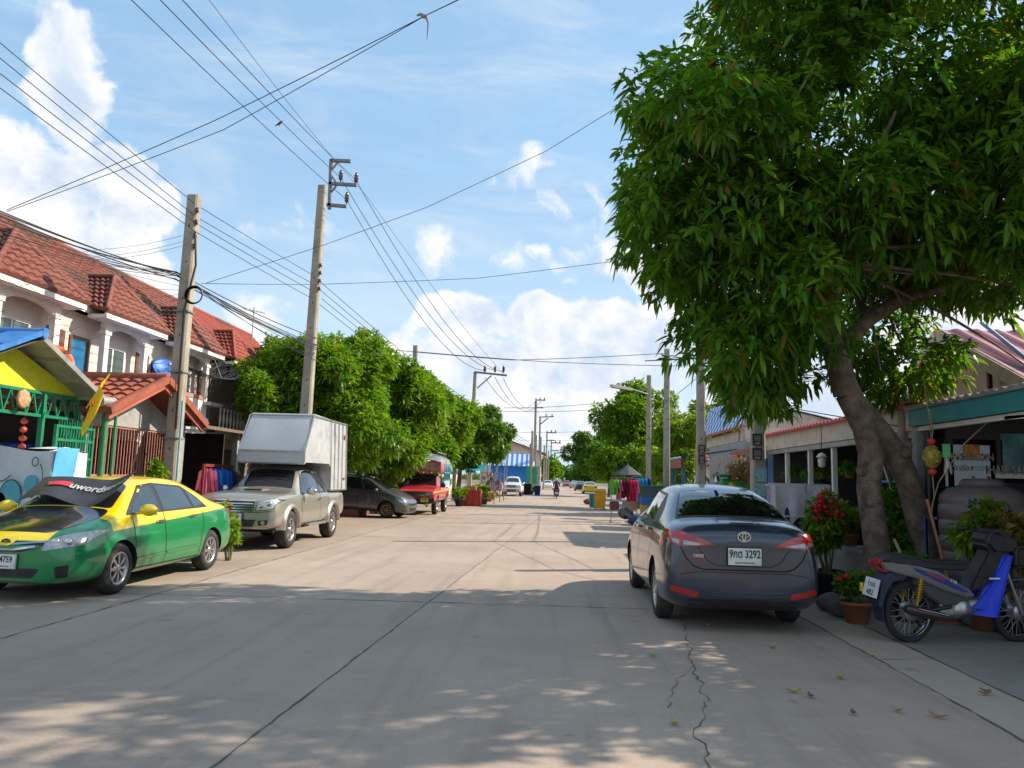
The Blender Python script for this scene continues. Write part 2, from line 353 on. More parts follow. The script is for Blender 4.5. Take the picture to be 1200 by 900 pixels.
crack([gr(555, 655), gr(600, 648), gr(655, 652)], .012, M_CRK2, jit=.04, seed=11)
crack([(3.08, 3), (3.3, 3.05), (3.6, 3.0)], .01, jit=.01, seed=14); crack([(3.08, 7.6), (3.6, 7.7)], .012, jit=.01, seed=15)
# red tile patch in front of the salon
def tilemat(name, col, grout, sx=5, sy=5):
    m, nt, b, tc = newmat(name); br = nn(nt, 'ShaderNodeTexBrick'); br.offset = 0; nt.links.new(tc.outputs['Object'], br.inputs[0])
    br.inputs['Color1'].default_value = (*col, 1); br.inputs['Color2'].default_value = (*[c*.75 for c in col], 1); br.inputs['Mortar'].default_value = (*grout, 1)
    br.inputs['Scale'].default_value = sx; br.inputs['Brick Width'].default_value = 1; br.inputs['Row Height'].default_value = 1; br.inputs['Mortar Size'].default_value = .03
    n = noise(nt, tc.outputs['Object'], 3, 6); nt.links.new(mixc(nt, mth(nt, 'MULTIPLY', sstep(nt, n, .4, .7), .5), br.outputs[0], tuple(c*.5 for c in col)), b.inputs['Base Color']); b.inputs['Roughness'].default_value = .5
    return m
q = MB(); q.box(5.3, 9.5, 6.2, 10.9, .0, .03); struct(q.build('tiled_step', tilemat('red_tile', (.30, .07, .035), (.12, .08, .06))))
# ------------------------------------------------------------------ vehicle toolkit
M_RUB = pm('tyre_rubber', (.022, .022, .022), .85, bump=.2, bscale=90, dirt=.5, dirtcol=(.12, .1, .08))
M_ALU = pm('alloy', (.5, .5, .5), .35, metal=.85, dirt=.3)
M_CHR = pm('chrome', (.55, .55, .57), .16, metal=1, var=.05)
M_BLK = pm('black_plastic', (.016, .016, .018), .45, dirt=.2)
M_DRK = pm('dark_void', (.006, .006, .006), .9)
M_GLS = glassmat('tinted_glass', (.012, .015, .018))
M_GLS2 = glassmat('light_tinted_glass', (.03, .045, .05))
M_RED = pm('red_lens', (.42, .012, .012), .15, coat=1, var=.3, scale=12)
M_AMB = pm('amber_lens', (.6, .2, .02), .2, coat=1)
M_CLR = pm('clear_lens', (.34, .35, .35), .12, metal=.35, coat=1, var=.35, scale=14)
M_PLW = pm('plate_white', (.72, .72, .7), .4, dirt=.25)
M_PLY = pm('plate_yellow', (.75, .52, .04), .4)
M_INK = pm('ink_black', (.01, .01, .012), .5)
M_WHT = pm('white_print', (.8, .8, .8), .5)
def paint(name, col, metal=.35, rough=.33, dirt=.12):
    return pm('paint_'+name, col, rough, metal=metal, var=.05, scale=1.2, coat=.9, dirt=dirt, dirtcol=(.2, .17, .13))
def section(st):
    y, zb, wb, wm, zm, wl, zl, wt, zt = st
    h = zt-zl; k = min(1, max(0, (h-.06)/.35)); s = k
    p6x = (wl-.07)*(1-s)+(wt+.0)*s; p6z = zl+h*(.55+.3*s)
    p7x = (wl*.62)*(1-s)+(wt-.13)*s; p7z = zt-.012-.008*s
    return [(0, zb), (wb*.6, zb), (wb, zb+.015), (wm-.012, zb+.12), (wm, zm), (wl+.012, zl-.05), (wl-.012, zl+.02*min(1, h*8)), (p6x, p6z), (p7x, p7z), (0, zt)]
def loft_body(stations, levels=2, xgrow=1.02):
    me = bpy.data.meshes.new('b'); vs = []; fs = []; n = 10
    N = 2*n-2
    for st in stations:
        s = section(st); pts = s+[(-x, z) for x, z in s[-2:0:-1]]
        vs += [(x*xgrow, st[0], z) for x, z in pts]
    S = len(stations)
    for i in range(S-1):
        for j in range(N): j2 = (j+1) % N; fs.append((i*N+j, (i+1)*N+j, (i+1)*N+j2, i*N+j2))
    for base, flip in ((0, 1), ((S-1)*N, 0)):
        for j in range(n-1):
            a, b = j, j+1; c, d = (N-b) % N, (N-j) % N
            if a == d: f = (base+a, base+b, base+c)
            elif b == c: f = (base+a, base+b, base+d)
            else: f = (base+a, base+b, base+c, base+d)
            fs.append(f[::-1] if flip else f)
    me.from_pydata(vs, [], fs); bm = bmesh.new(); bm.from_mesh(me); bmesh.ops.recalc_face_normals(bm, faces=bm.faces); bm.to_mesh(me); bm.free()
    o = bpy.data.objects.new('b', me); COL.objects.link(o)
    md = o.modifiers.new('s', 'SUBSURF'); md.levels = levels; md.render_levels = levels
    return apply_mods(o)
def apply_mods(o):
    dg = bpy.context.evaluated_depsgraph_get(); dg.update()
    me = bpy.data.meshes.new_from_object(o.evaluated_get(dg), depsgraph=dg); o.modifiers.clear(); old = o.data; o.data = me
    if old.users == 0: bpy.data.meshes.remove(old)
    return o
def boolean(o, cutter_mb, mats, op='DIFFERENCE'):
    c = cutter_mb.build('cut', mats); md = o.modifiers.new('b', 'BOOLEAN'); md.operation = op; md.object = c; md.solver = 'EXACT'
    md.material_mode = 'TRANSFER'
    apply_mods(o); me = c.data; bpy.data.objects.remove(c); bpy.data.meshes.remove(me); return o
def smooth_angle(o, deg=35):
    bm = bmesh.new(); bm.from_mesh(o.data)
    for f in bm.faces: f.smooth = True
    for e in bm.edges: e.smooth = not (len(e.link_faces) == 2 and e.calc_face_angle(0) > math.radians(deg))
    bm.to_mesh(o.data); bm.free()
class Vehicle:
    def __init__(s, name, label, cat, group=None):
        s.root = thing(name, label, cat, group=group)
    def loft(s, stations, mat, arches=(), levels=2, xgrow=1.02, pname='body', cuts=None):
        o = loft_body(stations, levels, xgrow); o.name = pname; o.data.name = pname; o.parent = s.root
        bm = bmesh.new(); bm.from_mesh(o.data); s.bvh = BVHTree.FromBMesh(bm); bm.free()
        o.data.materials.clear(); o.data.materials.append(mat)
        if arches or cuts:
            c = MB()
            for (y, z, r, x0) in arches:
                for sg in (-1, 1): c.lathe([(0.0001, sg*x0), (r, sg*x0), (r, sg*1.4), (.0001, sg*1.4)], (0, y, z), 'X', 36, smooth=False)
            if cuts: cuts(c)
            boolean(o, c, M_DRK)
        smooth_angle(o); s.body = o; s.paint = mat; return o
    def cast(s, plane, u, v, side):
        o, d = {'side': (Vector((side*3, u, v)), Vector((-side, 0, 0))), 'front': (Vector((u, 6, v)), Vector((0, -1, 0))),
                'rear': (Vector((u, -6, v)), Vector((0, 1, 0))), 'top': (Vector((u, v, 5)), Vector((0, 0, -1)))}[plane]
        h = s.bvh.ray_cast(o, d); return h[0], h[1]
    def patch(s, name, plane, poly, mat, off=.004, th=.006, side=1, res=.06, parent=None, label=None):
        bm = bmesh.new()
        if plane in ('front', 'rear', 'top') : poly = [(u, v) for u, v in poly]
        vs = [bm.verts.new((u, v, 0)) for u, v in poly]; bm.faces.new(vs)
        us = [p[0] for p in poly]; ws = [p[1] for p in poly]
        for ax, lo, hi in ((0, min(us), max(us)), (1, min(ws), max(ws))):
            k = lo+res*.5
            while k < hi:
                co = Vector((k, 0, 0)) if ax == 0 else Vector((0, k, 0)); no = Vector((1, 0, 0)) if ax == 0 else Vector((0, 1, 0))
                bmesh.ops.bisect_plane(bm, geom=bm.verts[:]+bm.edges[:]+bm.faces[:], plane_co=co, plane_no=no, dist=1e-5); k += res
        dead = []; inner = {}
        for v in bm.verts[:]:
            h, n = s.cast(plane, v.co.x, v.co.y, side)
            if h is None: dead.append(v); continue
            v.co = h+n*off; inner[v] = n
        bmesh.ops.delete(bm, geom=dead, context='VERTS')
        if not bm.faces: bm.free(); return None
        bmesh.ops.recalc_face_normals(bm, faces=bm.faces)
        # make outward
        f0 = bm.faces[:][len(bm.faces)//2]; f0.normal_update()
        vn = inner.get(f0.verts[0])
        if vn is not None and f0.normal.dot(vn) < 0: bmesh.ops.reverse_faces(bm, faces=bm.faces)
        be = [e for e in bm.edges if e.is_boundary]
        r = bmesh.ops.extrude_edge_only(bm, edges=be)
        newv = [g for g in r['geom'] if isinstance(g, bmesh.types.BMVert)]
        bmesh.ops.recalc_face_normals(bm, faces=bm.faces)
        for v in newv:
            h, n = None, None
            d = {'side': Vector((side, 0, 0)), 'front': Vector((0, 1, 0)), 'rear': Vector((0, -1, 0)), 'top': Vector((0, 0, 1))}[plane]
            v.co = v.co-d*(off+th)
        for f in bm.faces: f.smooth = True
        for e in bm.edges:
            if len(e.link_faces) == 2 and e.calc_face_angle(0) > .7: e.smooth = False
        me = bpy.data.meshes.new(name); bm.to_mesh(me); bm.free(); me.materials.append(mat)
        o = bpy.data.objects.new(name, me); COL.objects.link(o); o.parent = parent or s.root
        if label: o['label'] = label
        return o
    def sides(s, name, poly, mat, **k):
        return [s.patch(name, 'side', poly, mat, side=sg, **k) for sg in (1, -1)]
    def both(s, name, plane, poly, mat, **k):
        return [s.patch(name, plane, [(u*sg, v) for u, v in poly], mat, **k) for sg in (1, -1)]
    def strip(s, name, plane, pts, w, mat, off=.005, side=1, res=.08, closed=False, parent=None):
        """thin band following a 2D polyline on the body"""
        P = [Vector(p) for p in pts]; n = len(P); L = []; R = []
        for i in range(n):
            a = P[i-1] if (i > 0 or closed) else P[i]; b = P[(i+1) % n] if (i < n-1 or closed) else P[i]
            d = (b-a).normalized(); q = Vector((-d.y, d.x))*w/2; L.append(P[i]+q); R.append(P[i]-q)
        vs = []; fs = []; idx = list(range(n))+([0] if closed else [])
        for a, b in zip(idx[:-1], idx[1:]):
            k = max(1, int((P[b]-P[a]).length/res)); prev = None
            for j in range(k+1):
                t = j/k; l = L[a].lerp(L[b], t); r = R[a].lerp(R[b], t); hl, nl = s.cast(plane, l.x, l.y, side); hr, nr = s.cast(plane, r.x, r.y, side)
                if hl is None or hr is None: prev = None; continue
                q = len(vs); vs += [hl+nl*off, hr+nr*off]
                if prev is not None: fs.append((prev, prev+1, q+1, q))
                prev = q
        if not fs: return None
        mb = MB(); mb.add(vs, fs); return mb.build(name, mat, parent or s.root)
    def seam(s, name, poly, w=.012, side=None, plane='side'):
        for sg in ((1, -1) if side is None else (side,)): s.strip(name, plane, poly, w, M_DRK, off=.0035, side=sg, closed=True)
    def wheels(s, ys, x, r, w, style='multi', rimr=.66, rimmat=None, n=7):
        rimmat = rimmat or M_ALU; t = MB(); rr = r*rimr
        t.lathe([(rr, -w/2+.01), (rr+.015, -w/2), (r-.035, -w/2), (r-.006, -w/2+.03), (r, -w/4), (r, w/4), (r-.006, w/2-.03), (r-.035, w/2), (rr+.015, w/2), (rr, w/2-.01), (rr-.005, 0)], (0, 0, 0), 'X', 40)
        t.lathe([(rr-.005, 0), (rr, -w/2+.01)], (0, 0, 0), 'X', 40)
        rm = MB(); e = w/2
        rm.lathe([(rr, e-.012), (rr-.015, e-.006), (rr-.03, e-.02), (rr-.045, e-.07), (rr-.05, -e+.02)], (0, 0, 0), 'X', 40)
        rm.lathe([(.001, e-.012), (.03, e-.012), (.045, e-.02), (.07, e-.05)], (0, 0, 0), 'X', 20)
        for k in range(n):
            a = 2*PI*k/n
            def P(rad, ang, h): return (h, rad*math.cos(ang), rad*math.sin(ang))
            for da in ((-.16, .16) if style == 'double' else (0,)):
                w0, w1 = (.5, .28) if style != 'double' else (.22, .12); w0 = w0*7/n; w1 = w1*7/n
                A = a+da; r0, r1 = .05, rr-.018
                vs = [P(r0, A-w0*.5, e-.02), P(r0, A+w0*.5, e-.02), P(rr*.6, A+w1*.55, e-.018), P(r1, A+w1*.5, e-.022), P(r1, A-w1*.5, e-.022), P(rr*.6, A-w1*.55, e-.018)]
                bk = [P(r0, A-w0*.5, e-.05), P(r0, A+w0*.5, e-.05), P(rr*.6, A+w1*.6, e-.06), P(r1, A+w1*.6, e-.06), P(r1, A-w1*.6, e-.06), P(rr*.6, A-w1*.6, e-.06)]
                rm.add(vs+bk, [(0, 1, 2, 5), (5, 2, 3, 4), (0, 5, 11, 6), (5, 4, 10, 11), (1, 7, 8, 2), (2, 8, 9, 3), (3, 9, 10, 4)])
        rm.mi = 1; rm.lathe([(.001, e-.075), (rr-.05, e-.075)], (0, 0, 0), 'X', 32, smooth=False)
        base = None
        for y in ys:
            for sg in (1, -1):
                if base is None:
                    a = t.build('wheel', M_RUB, s.root); b = rm.build('rim', [rimmat, M_DRK], a); base = (a, b)
                else:
                    a = base[0].copy(); COL.objects.link(a); b = base[1].copy(); COL.objects.link(b); b.parent = a; a.parent = s.root
                a.location = (sg*x, y, r); a.rotation_euler = (rnd.random()*6 if y == ys[0] and 0 else .4*len(ys), 0, 0 if sg > 0 else PI)
    def mirrors(s, x, y, z, mat, sz=(.11, .09, .075)):
        for sg in (1, -1):
            m_ = MB(); m_.ball((0, 0, 0), 1, 16, 10); m_.v = [(sg*x+v[0]*sz[0]+ (0), y+max(v[1], -.35)*sz[1], z+v[2]*sz[2]) for v in m_.v]
            m_.beam((sg*(x-.16), y, z-.05), (sg*(x-.02), y, z-.03), .07, .035)
            o = m_.build('side_mirror', mat, s.root)
            g = MB(); g.cbox((sg*x, y-.36*sz[1]-.003, z), (sz[0]*1.5, .006, sz[1]*1.2)); g.build('mirror_glass', M_GLS, o)
    def handle(s, pts, mat=None, z=None):
        for (y, z) in pts:
            for sg in (1, -1):
                h, n = s.cast('side', y, z, sg)
                if h is None: continue
                m_ = MB(); m_.beam(h+n*.03+Vector((0, -.1, 0)), h+n*.03+Vector((0, .1, 0)), .016, .03)
                for q in (-.09, .09): m_.beam(h+Vector((0, q, 0)), h+n*.032+Vector((0, q, 0)), .02, .024)
                m_.lathe([(.001, .006), (.045, .006), (.05, 0)], h, 'X' , 16) if 0 else None
                m_.build('door_handle', mat or s.paint, s.root)
    def plate(s, c, nrm, l1, l2, w=.34, h=.15, mat=None, frame=M_BLK, tilt=0):
        """number plate facing nrm (+1 front, -1 rear)"""
        p = MB(); c = Vector(c); y = c.y; q = nrm
        p.cbox((c.x, y, c.z), (w+.02, .012, h+.02)); o = p.build('number_plate_frame', frame, s.root)
        p = MB(); p.cbox((c.x, y+q*.008, c.z), (w, .006, h)); pl = p.build('number_plate', mat or M_PLW, s.root)
        xd = (-q, 0, 0)
        text_mb(l1, h*.66, M_INK, pl, M=facing((c.x, y+q*.0125, c.z+h*.14), xd), xs=.78, depth=.001, bold=.002)
        text_mb(l2, h*.2, M_INK, pl, M=facing((c.x, y+q*.0125, c.z-h*.36), xd), depth=.001)
    def place(s, x, y, rz, z=0, rx=0): s.root.location = (x, y, z); s.root.rotation_euler = (rx, 0, rz); return s
def emblem(v, c, nrm, r=.06, mat=None):
    m_ = MB(); q = nrm; c = Vector(c)
    def ring(cx, cz, a, b, w):
        vs = []; fs = []; n = 24
        for j in range(n):
            t = 2*PI*j/n
            for (k, yy) in ((1, .004), (1-w/a, .004), (1-w/a, -.01), (1, -.01)): vs.append((c.x+cx+a*k*math.cos(t), c.y+q*(yy+.004), c.z+cz+b*k*math.sin(t)))
        for j in range(n):
            for k in range(4): fs.append((j*4+k, ((j+1) % n)*4+k, ((j+1) % n)*4+(k+1) % 4, j*4+(k+1) % 4))
        m_.add(vs, fs)
    ring(0, 0, r, r*.7, r*.16); ring(0, 0, r*.32, r*.62, r*.13); ring(0, r*.22, r*.72, r*.3, r*.13)
    return m_.build('emblem', mat or M_CHR, v.root)
# ------------------------------------------------------------------ taxi (sedan), faces the camera
def taxi_paint():
    m_, nt, b, tc = newmat('taxi_two_tone'); sp = nn(nt, 'ShaderNodeSeparateXYZ'); nt.links.new(tc.outputs['Object'], sp.inputs[0]); x, y, z = sp.outputs
    # line climbs from .80 at the nose to .95 at the tail
    line = mth(nt, 'SUBTRACT', .865, mth(nt, 'MULTIPLY', y, .05))
    up = mth(nt, 'GREATER_THAN', z, line)
    nose = mth(nt, 'MULTIPLY', mth(nt, 'GREATER_THAN', y, 1.75), mth(nt, 'MULTIPLY', mth(nt, 'LESS_THAN', mth(nt, 'ABSOLUTE', x), .46), mth(nt, 'GREATER_THAN', z, .71)))
    up = mth(nt, 'MAXIMUM', mth(nt, 'MULTIPLY', up, mth(nt, 'LESS_THAN', y, 1.5)), nose)
    c = mixc(nt, up, (.0, .20, .055), (.82, .6, .003))
    n3 = noise(nt, tc.outputs['Object'], 2.2, 6, .65); lowz = sstep(nt, z, .55, .2)
    c = mixc(nt, mth(nt, 'MULTIPLY', mth(nt, 'MULTIPLY', sstep(nt, n3, .4, .75), lowz), .5), c, (.2, .17, .12))
    nt.links.new(c, b.inputs['Base Color']); b.inputs['Roughness'].default_value = .3; b.inputs['Metallic'].default_value = .1
    b.inputs['Coat Weight'].default_value = .9; b.inputs['Coat Roughness'].default_value = .05
    return m_
SEDAN = [(-2.27, .34, .50, .62, .55, .58, .74, .46, .84), (-2.24, .27, .62, .76, .56, .70, .84, .56, .97), (-2.05, .22, .72, .84, .58, .77, .93, .60, 1.06), (-1.68, .19, .76, .87, .60, .79, .96, .60, 1.10),
         (-1.42, .18, .78, .88, .62, .79, .97, .58, 1.20), (-.85, .18, .79, .88, .62, .80, .97, .555, 1.435), (-.3, .18, .79, .88, .62, .80, .965, .58, 1.475), (.25, .18, .79, .88, .62, .80, .96, .58, 1.465),
         (.62, .18, .79, .88, .62, .80, .95, .56, 1.40), (1.15, .18, .79, .88, .62, .80, .925, .60, 1.10), (1.34, .18, .78, .88, .62, .80, .90, .62, 1.00), (1.7, .19, .76, .875, .60, .79, .86, .6, .93), (2.02, .20, .72, .84, .57, .76, .78, .58, .83),
         (2.20, .21, .62, .74, .54, .68, .67, .50, .73), (2.265, .26, .50, .60, .50, .56, .60, .44, .64)]
def sedan(name, label, cat, pnt, hood=None, group=None, detail=True, rear_lights=True, front=True):
    v = Vehicle(name, label, cat, group)
    v.loft(SEDAN, pnt, arches=[(1.32, .31, .365, .62), (-1.28, .31, .365, .62)])
    v.patch('windshield', 'top', rpoly([(-.60, 1.19), (.60, 1.19), (.47, .62), (.3, .585), (-.3, .585), (-.47, .62)], .08), M_GLS, res=.08)
    v.patch('rear_window', 'top', rpoly([(-.57, -1.58), (.57, -1.58), (.44, -.98), (-.44, -.98)], .08), M_GLS, res=.08)
    win = [(1.02, .985), (.30, .995), (.28, 1.33), (.48, 1.31)]; win2 = [(.20, .995), (-.66, 1.015), (-.56, 1.30), (.18, 1.345)]; q = [(-.73, 1.015), (-1.08, 1.05), (-.70, 1.27)]
    v.sides('window_surround', rpoly([(1.14, .965), (-1.2, .995), (-.98, 1.16), (-.62, 1.33), (.2, 1.375), (.52, 1.34)], .04), M_BLK, off=.003, th=.004, res=.1)
    v.sides('side_window', rpoly(win, .03), M_GLS2, off=.006, res=.1); v.sides('side_window', rpoly(win2, .03), M_GLS2, off=.006, res=.1); v.sides('quarter_window', rpoly(q, .02), M_GLS2, off=.006, res=.1)
    v.wheels((1.32, -1.28), .765, .315, .205, n=8)
    v.patch('headlight', 'front', rpoly([(.44, .60), (.80, .66), (.83, .82), (.62, .78), (.46, .71)], .03), M_CLR, off=.008, res=.05)
    v.patch('headlight', 'front', rpoly([(-.44, .60), (-.80, .66), (-.83, .82), (-.62, .78), (-.46, .71)], .03), M_CLR, off=.008, res=.05)
    if rear_lights: v.both('taillight', 'rear', rpoly([(.42, .80), (.76, .74), (.80, .93), (.44, .92)], .03), M_RED, off=.008, res=.05)
    return v
PAINT_TAXI = taxi_paint(); HOODB = paint('hood_black', (.006, .007, .012), metal=.1, rough=.2)
PY = pm('taxi_yellow', (.82, .6, .003), .3, coat=.9, var=.05)
v = sedan('taxi', 'green and yellow taxi with a black bonnet, facing the camera at the left kerb', 'taxi', PAINT_TAXI); TAXI = v
v.patch('bonnet', 'top', rpoly([(-.60, 1.22), (.60, 1.22), (.64, 1.5), (.58, 1.82), (.40, 2.06), (-.40, 2.06), (-.58, 1.82), (-.64, 1.5)], .07), HOODB, off=.005, res=.08, label='black bonnet')
d1 = [(1.0, .30), (1.0, .93), (1.06, .955), (.52, 1.37), (.22, 1.385), (.21, .27)]; d2 = [(.195, .27), (.205, 1.385), (-.6, 1.35), (-.86, 1.2), (-.9, .78), (-.86, .6), (-.78, .4), (-.78, .27)]
for d in ([(1.03, .28), (1.03, .95)], [(.235, .27), (.235, .985)], [(-.98, .98), (-.97, .78), (-.88, .62), (-.84, .45), (-.82, .28)], [(1.03, .28), (-.82, .28)]):
    for sg in (1, -1): v.strip('door_seam', 'side', d, .011, M_DRK, side=sg)
for d in ([(.98, .40), (.27, .42)], [(.2, .42), (-.78, .44)]):
    for sg in (1, -1): v.strip('door_moulding', 'side', d, .03, PAINT_TAXI, off=.014, side=sg)
v.handle([(.37, .855), (-.62, .885)], M_CHR); v.mirrors(.97, .93, 1.03, PY, (.12, .1, .08))
# grille: dark opening, two bright bars, yellow centre piece and badge
v.patch('grille', 'front', rpoly([(-.50, .70), (.50, .70), (.40, .625), (.2, .585), (-.2, .585), (-.40, .625)], .02), M_BLK, off=.004)
for z0, z1, w_ in ((.682, .70, .47), (.625, .645, .36)):
    v.strip('grille_bar', 'front', [(-w_, z1), (-.1, z0-.015), (.1, z0-.015), (w_, z1)], .022, M_CHR, off=.012)
v.patch('grille_centre', 'front', rpoly([(-.13, .735), (.13, .735), (.06, .645), (-.06, .645)], .03), PY, off=.014)
h, n_ = v.cast('front', 0, .69, 1); emblem(v, (0, h.y+.02, .69), 1, .055, M_BLK)
v.patch('lower_grille', 'front', rpoly([(-.44, .40), (.44, .40), (.36, .29), (-.36, .29)], .03), M_BLK, off=.004)
for z_ in (.32, .345, .37): v.strip('grille_slat', 'front', [(-.37, z_), (.37, z_)], .007, M_ALU if 0 else M_RUB, off=.009)
v.both('foglight_recess', 'front', rpoly([(.60, .42), (.74, .45), (.72, .31), (.62, .29)], .02), M_BLK, off=.005)
h, n_ = v.cast('front', 0, .47, 1); v.plate((0, h.y+.02, .475), 1, 'ทห 4759', 'กรุงเทพมหานคร', frame=M_CHR)
for hx in (.55, .68):
    for sg in (1, -1):
        h, n_ = v.cast('front', sg*hx, .70, 1); q = MB(); q.lathe([(.001, .012), (.04, .012), (.05, .004), (.052, -.01)], h, 'Y', 18); q.build('lamp_reflector', M_CHR, v.root)
q = MB(); q.tube([(.1, -.35, 1.47), (.1, -.75, 1.62)], .004, 5)
TX, TY = -6.30, 10.96
v.place(TX, TY, PI)
# ------------------------------------------------------------------ sunshade folded over the taxi's windscreen
def shade_fn(u, w):
    # u 0 at the car's left (road side), w from the cowl to the roof edge
    x = (u-.5)*1.30; y = 1.20-.50*w; z = 1.105+.30*w
    curl = max(0, (.30-u)/.30)
    lift = .02+.035*math.sin(u*PI*2.2+2.6)*(1-.6*w)+.12*curl**1.6+(.05*math.exp(-((u-.72)/.16)**2))*(1-w)
    sag = .06*math.exp(-((u-.22)/.16)**2)*(1-w)
    return Vector((x, y+.25*lift+.30*sag, z+lift-.5*sag))
sh = thing('sunshade', 'black folding sunshade with a red and a white print lying over the taxi windscreen', 'sunshade'); sh.location = (TX, TY, 0); sh.rotation_euler = (0, 0, PI)
M_SH = pm('sunshade_cloth', (.045, .045, .052), .42, var=.3, bump=.1)
q = MB(); q.sheet(shade_fn, 36, 12, th=.006, smooth=True); q.build('shade_sheet', M_SH, sh)
q = MB()
def on_shade(u, w): return shade_fn(u, w)+Vector((0, .012, .012))
q.sheet(lambda a, b: on_shade(.56+.26*a+.05*b, .50+.20*b), 10, 3, smooth=True); q.build('red_print', pm('shade_red', (.6, .05, .07), .5), sh)
lt = text_mb('uwordsuoo', .17, pm('shade_white', (.55, .55, .48), .5), sh, name='white_print', M=Matrix.Identity(4), depth=0, bold=.004)
bm = bmesh.new(); bm.from_mesh(lt.data); bmesh.ops.subdivide_edges(bm, edges=bm.edges, cuts=0)
for p in bm.verts:
    w_ = .58+p.co.y/.55; u_ = .30-p.co.x/1.30; c_ = on_shade(min(1, max(0, u_)), min(1, max(0, w_))); p.co = c_
bm.to_mesh(lt.data); bm.free()
# ------------------------------------------------------------------ dark grey sedan seen from behind
PG = paint('charcoal', (.034, .043, .068), metal=.3, rough=.25, dirt=.08)
ATIV = [(-2.20, .36, .52, .66, .62, .60, .82, .50, .92), (-2.17, .26, .66, .80, .62, .74, .90, .58, 1.02), (-2.02, .21, .74, .855, .62, .78, .97, .60, 1.09), (-1.72, .19, .77, .865, .62, .79, .99, .60, 1.12),
        (-1.62, .18, .78, .865, .64, .79, 1.0, .60, 1.145), (-1.28, .18, .785, .865, .64, .795, 1.0, .575, 1.29), (-.95, .18, .79, .865, .64, .80, 1.0, .545, 1.43), (-.4, .18, .79, .865, .64, .80, .99, .57, 1.485), (.15, .18, .79, .865, .64, .80, .98, .57, 1.475),
        (.55, .18, .79, .865, .64, .80, .96, .55, 1.40), (1.1, .18, .79, .865, .62, .80, .93, .6, 1.10), (1.3, .18, .78, .865, .62, .79, .90, .6, 1.0), (1.7, .19, .76, .86, .60, .77, .84, .58, .92), (2.0, .2, .70, .82, .57, .74, .76, .56, .82), (2.17, .22, .6, .7, .54, .64, .66, .5, .72), (2.22, .28, .5, .58, .5, .54, .6, .42, .63)]
v = Vehicle('sedan', 'dark grey sedan parked at the right kerb under the mango tree, seen from behind', 'car'); YAR = v
v.loft(ATIV, PG, arches=[(1.30, .31, .36, .62), (-1.25, .31, .36, .62)], levels=3)
v.patch('windshield', 'top', rpoly([(-.60, 1.14), (.60, 1.14), (.47, .56), (-.47, .56)], .08), M_GLS, res=.08)
def rear_glass(u, w):
    xb, xt = (u-.5)*1.28, (u-.5)*.98; cb = -.04*(1-(2*u-1)**2); yb, yt = -1.625+cb, -1.0-cb*.8
    a = v.cast('top', xb, yb, 1)[0]; b = v.cast('top', xt, yt, 1)[0]; return a.lerp(b, w)+Vector((0, -.004, .008+.030*4*w*(1-w)))
v.patch('rear_window_rim', 'top', rpoly([(-.67, -1.66), (-.3, -1.70), (.3, -1.70), (.67, -1.66), (.50, -.98), (.3, -.94), (-.3, -.94), (-.50, -.98)], .05), M_BLK, off=.003, th=.004)
q = MB(); q.sheet(rear_glass, 22, 10, th=.012, smooth=True); q.build('rear_window', glassmat('rear_glass_dark', (.004, .005, .006), .015), v.root)
v.sides('window_surround', rpoly([(1.10, .985), (-1.15, 1.02), (-1.02, 1.16), (-.66, 1.34), (.15, 1.385), (.48, 1.34)], .04), M_BLK, off=.003, th=.004, res=.1)
v.sides('side_window', rpoly([(.98, 1.0), (.26, 1.015), (.24, 1.345), (.44, 1.32)], .03), M_GLS2, off=.006, res=.1); v.sides('side_window', rpoly([(.16, 1.015), (-.72, 1.035), (-.62, 1.315), (.14, 1.355)], .03), M_GLS2, off=.006, res=.1)
v.wheels((1.30, -1.25), .745, .305, .20, style='double', n=5)
for d in ([(1.0, .28), (1.0, .97)], [(.2, .27), (.2, 1.0)], [(-1.0, 1.0), (-.97, .8), (-.87, .64), (-.84, .45), (-.80, .28)], [(1.0, .28), (-.80, .28)]):
    for sg in (1, -1): v.strip('door_seam', 'side', d, .010, M_DRK, side=sg)
v.handle([(.33, .90), (-.68, .93)]); v.mirrors(.98, .90, 1.04, PG, (.12, .1, .085))
# tail lamps wrap round the corner: a rear patch and a side patch each
for sg in (1, -1):
    v.patch('taillight', 'rear', [(u*sg, z) for u, z in rpoly([(.32, .865), (.52, .945), (.70, .985), (.775, .99), (.775, .872), (.70, .845), (.55, .85)], .012)], M_RED, off=.012, th=.014, res=.05)
    v.patch('taillight_reflector', 'rear', [(u*sg, z) for u, z in rpoly([(.44, .868), (.66, .905), (.665, .862), (.55, .858)], .008)], M_CLR, off=.016, th=.01, res=.04)
    v.patch('taillight_reflector', 'rear', [(u*sg, z) for u, z in rpoly([(.70, .905), (.765, .915), (.765, .882), (.705, .865)], .008)], M_CLR, off=.016, th=.01, res=.04)
    v.patch('taillight', 'side', rpoly([(-2.10, .985), (-1.86, .99), (-1.80, .97), (-1.95, .90), (-2.10, .885)], .01), M_RED, off=.010, th=.012, side=sg, res=.05)
    v.patch('rear_reflector', 'rear', [(u*sg, z) for u, z in rpoly([(.50, .35), (.78, .40), (.80, .45), (.76, .455), (.50, .40)], .012)], M_RED, off=.008, th=.01, res=.05)
v.strip('garnish', 'rear', [(-.56, .845), (-.3, .85), (.3, .85), (.56, .845)], .028, pm('dark_garnish', (.02, .015, .02), .2, coat=1), off=.010)
v.strip('boot_seam', 'rear', [(-.70, .86), (-.64, .74), (-.55, .655), (-.45, .625), (.45, .625), (.55, .655), (.64, .74), (.70, .86)], .012, M_DRK, off=.004)
v.strip('boot_crease', 'rear', [(-.50, .84), (-.40, .71), (-.30, .665), (.30, .665), (.40, .71), (.50, .84)], .010, pm('crease', (.015, .015, .02), .4), off=.004)
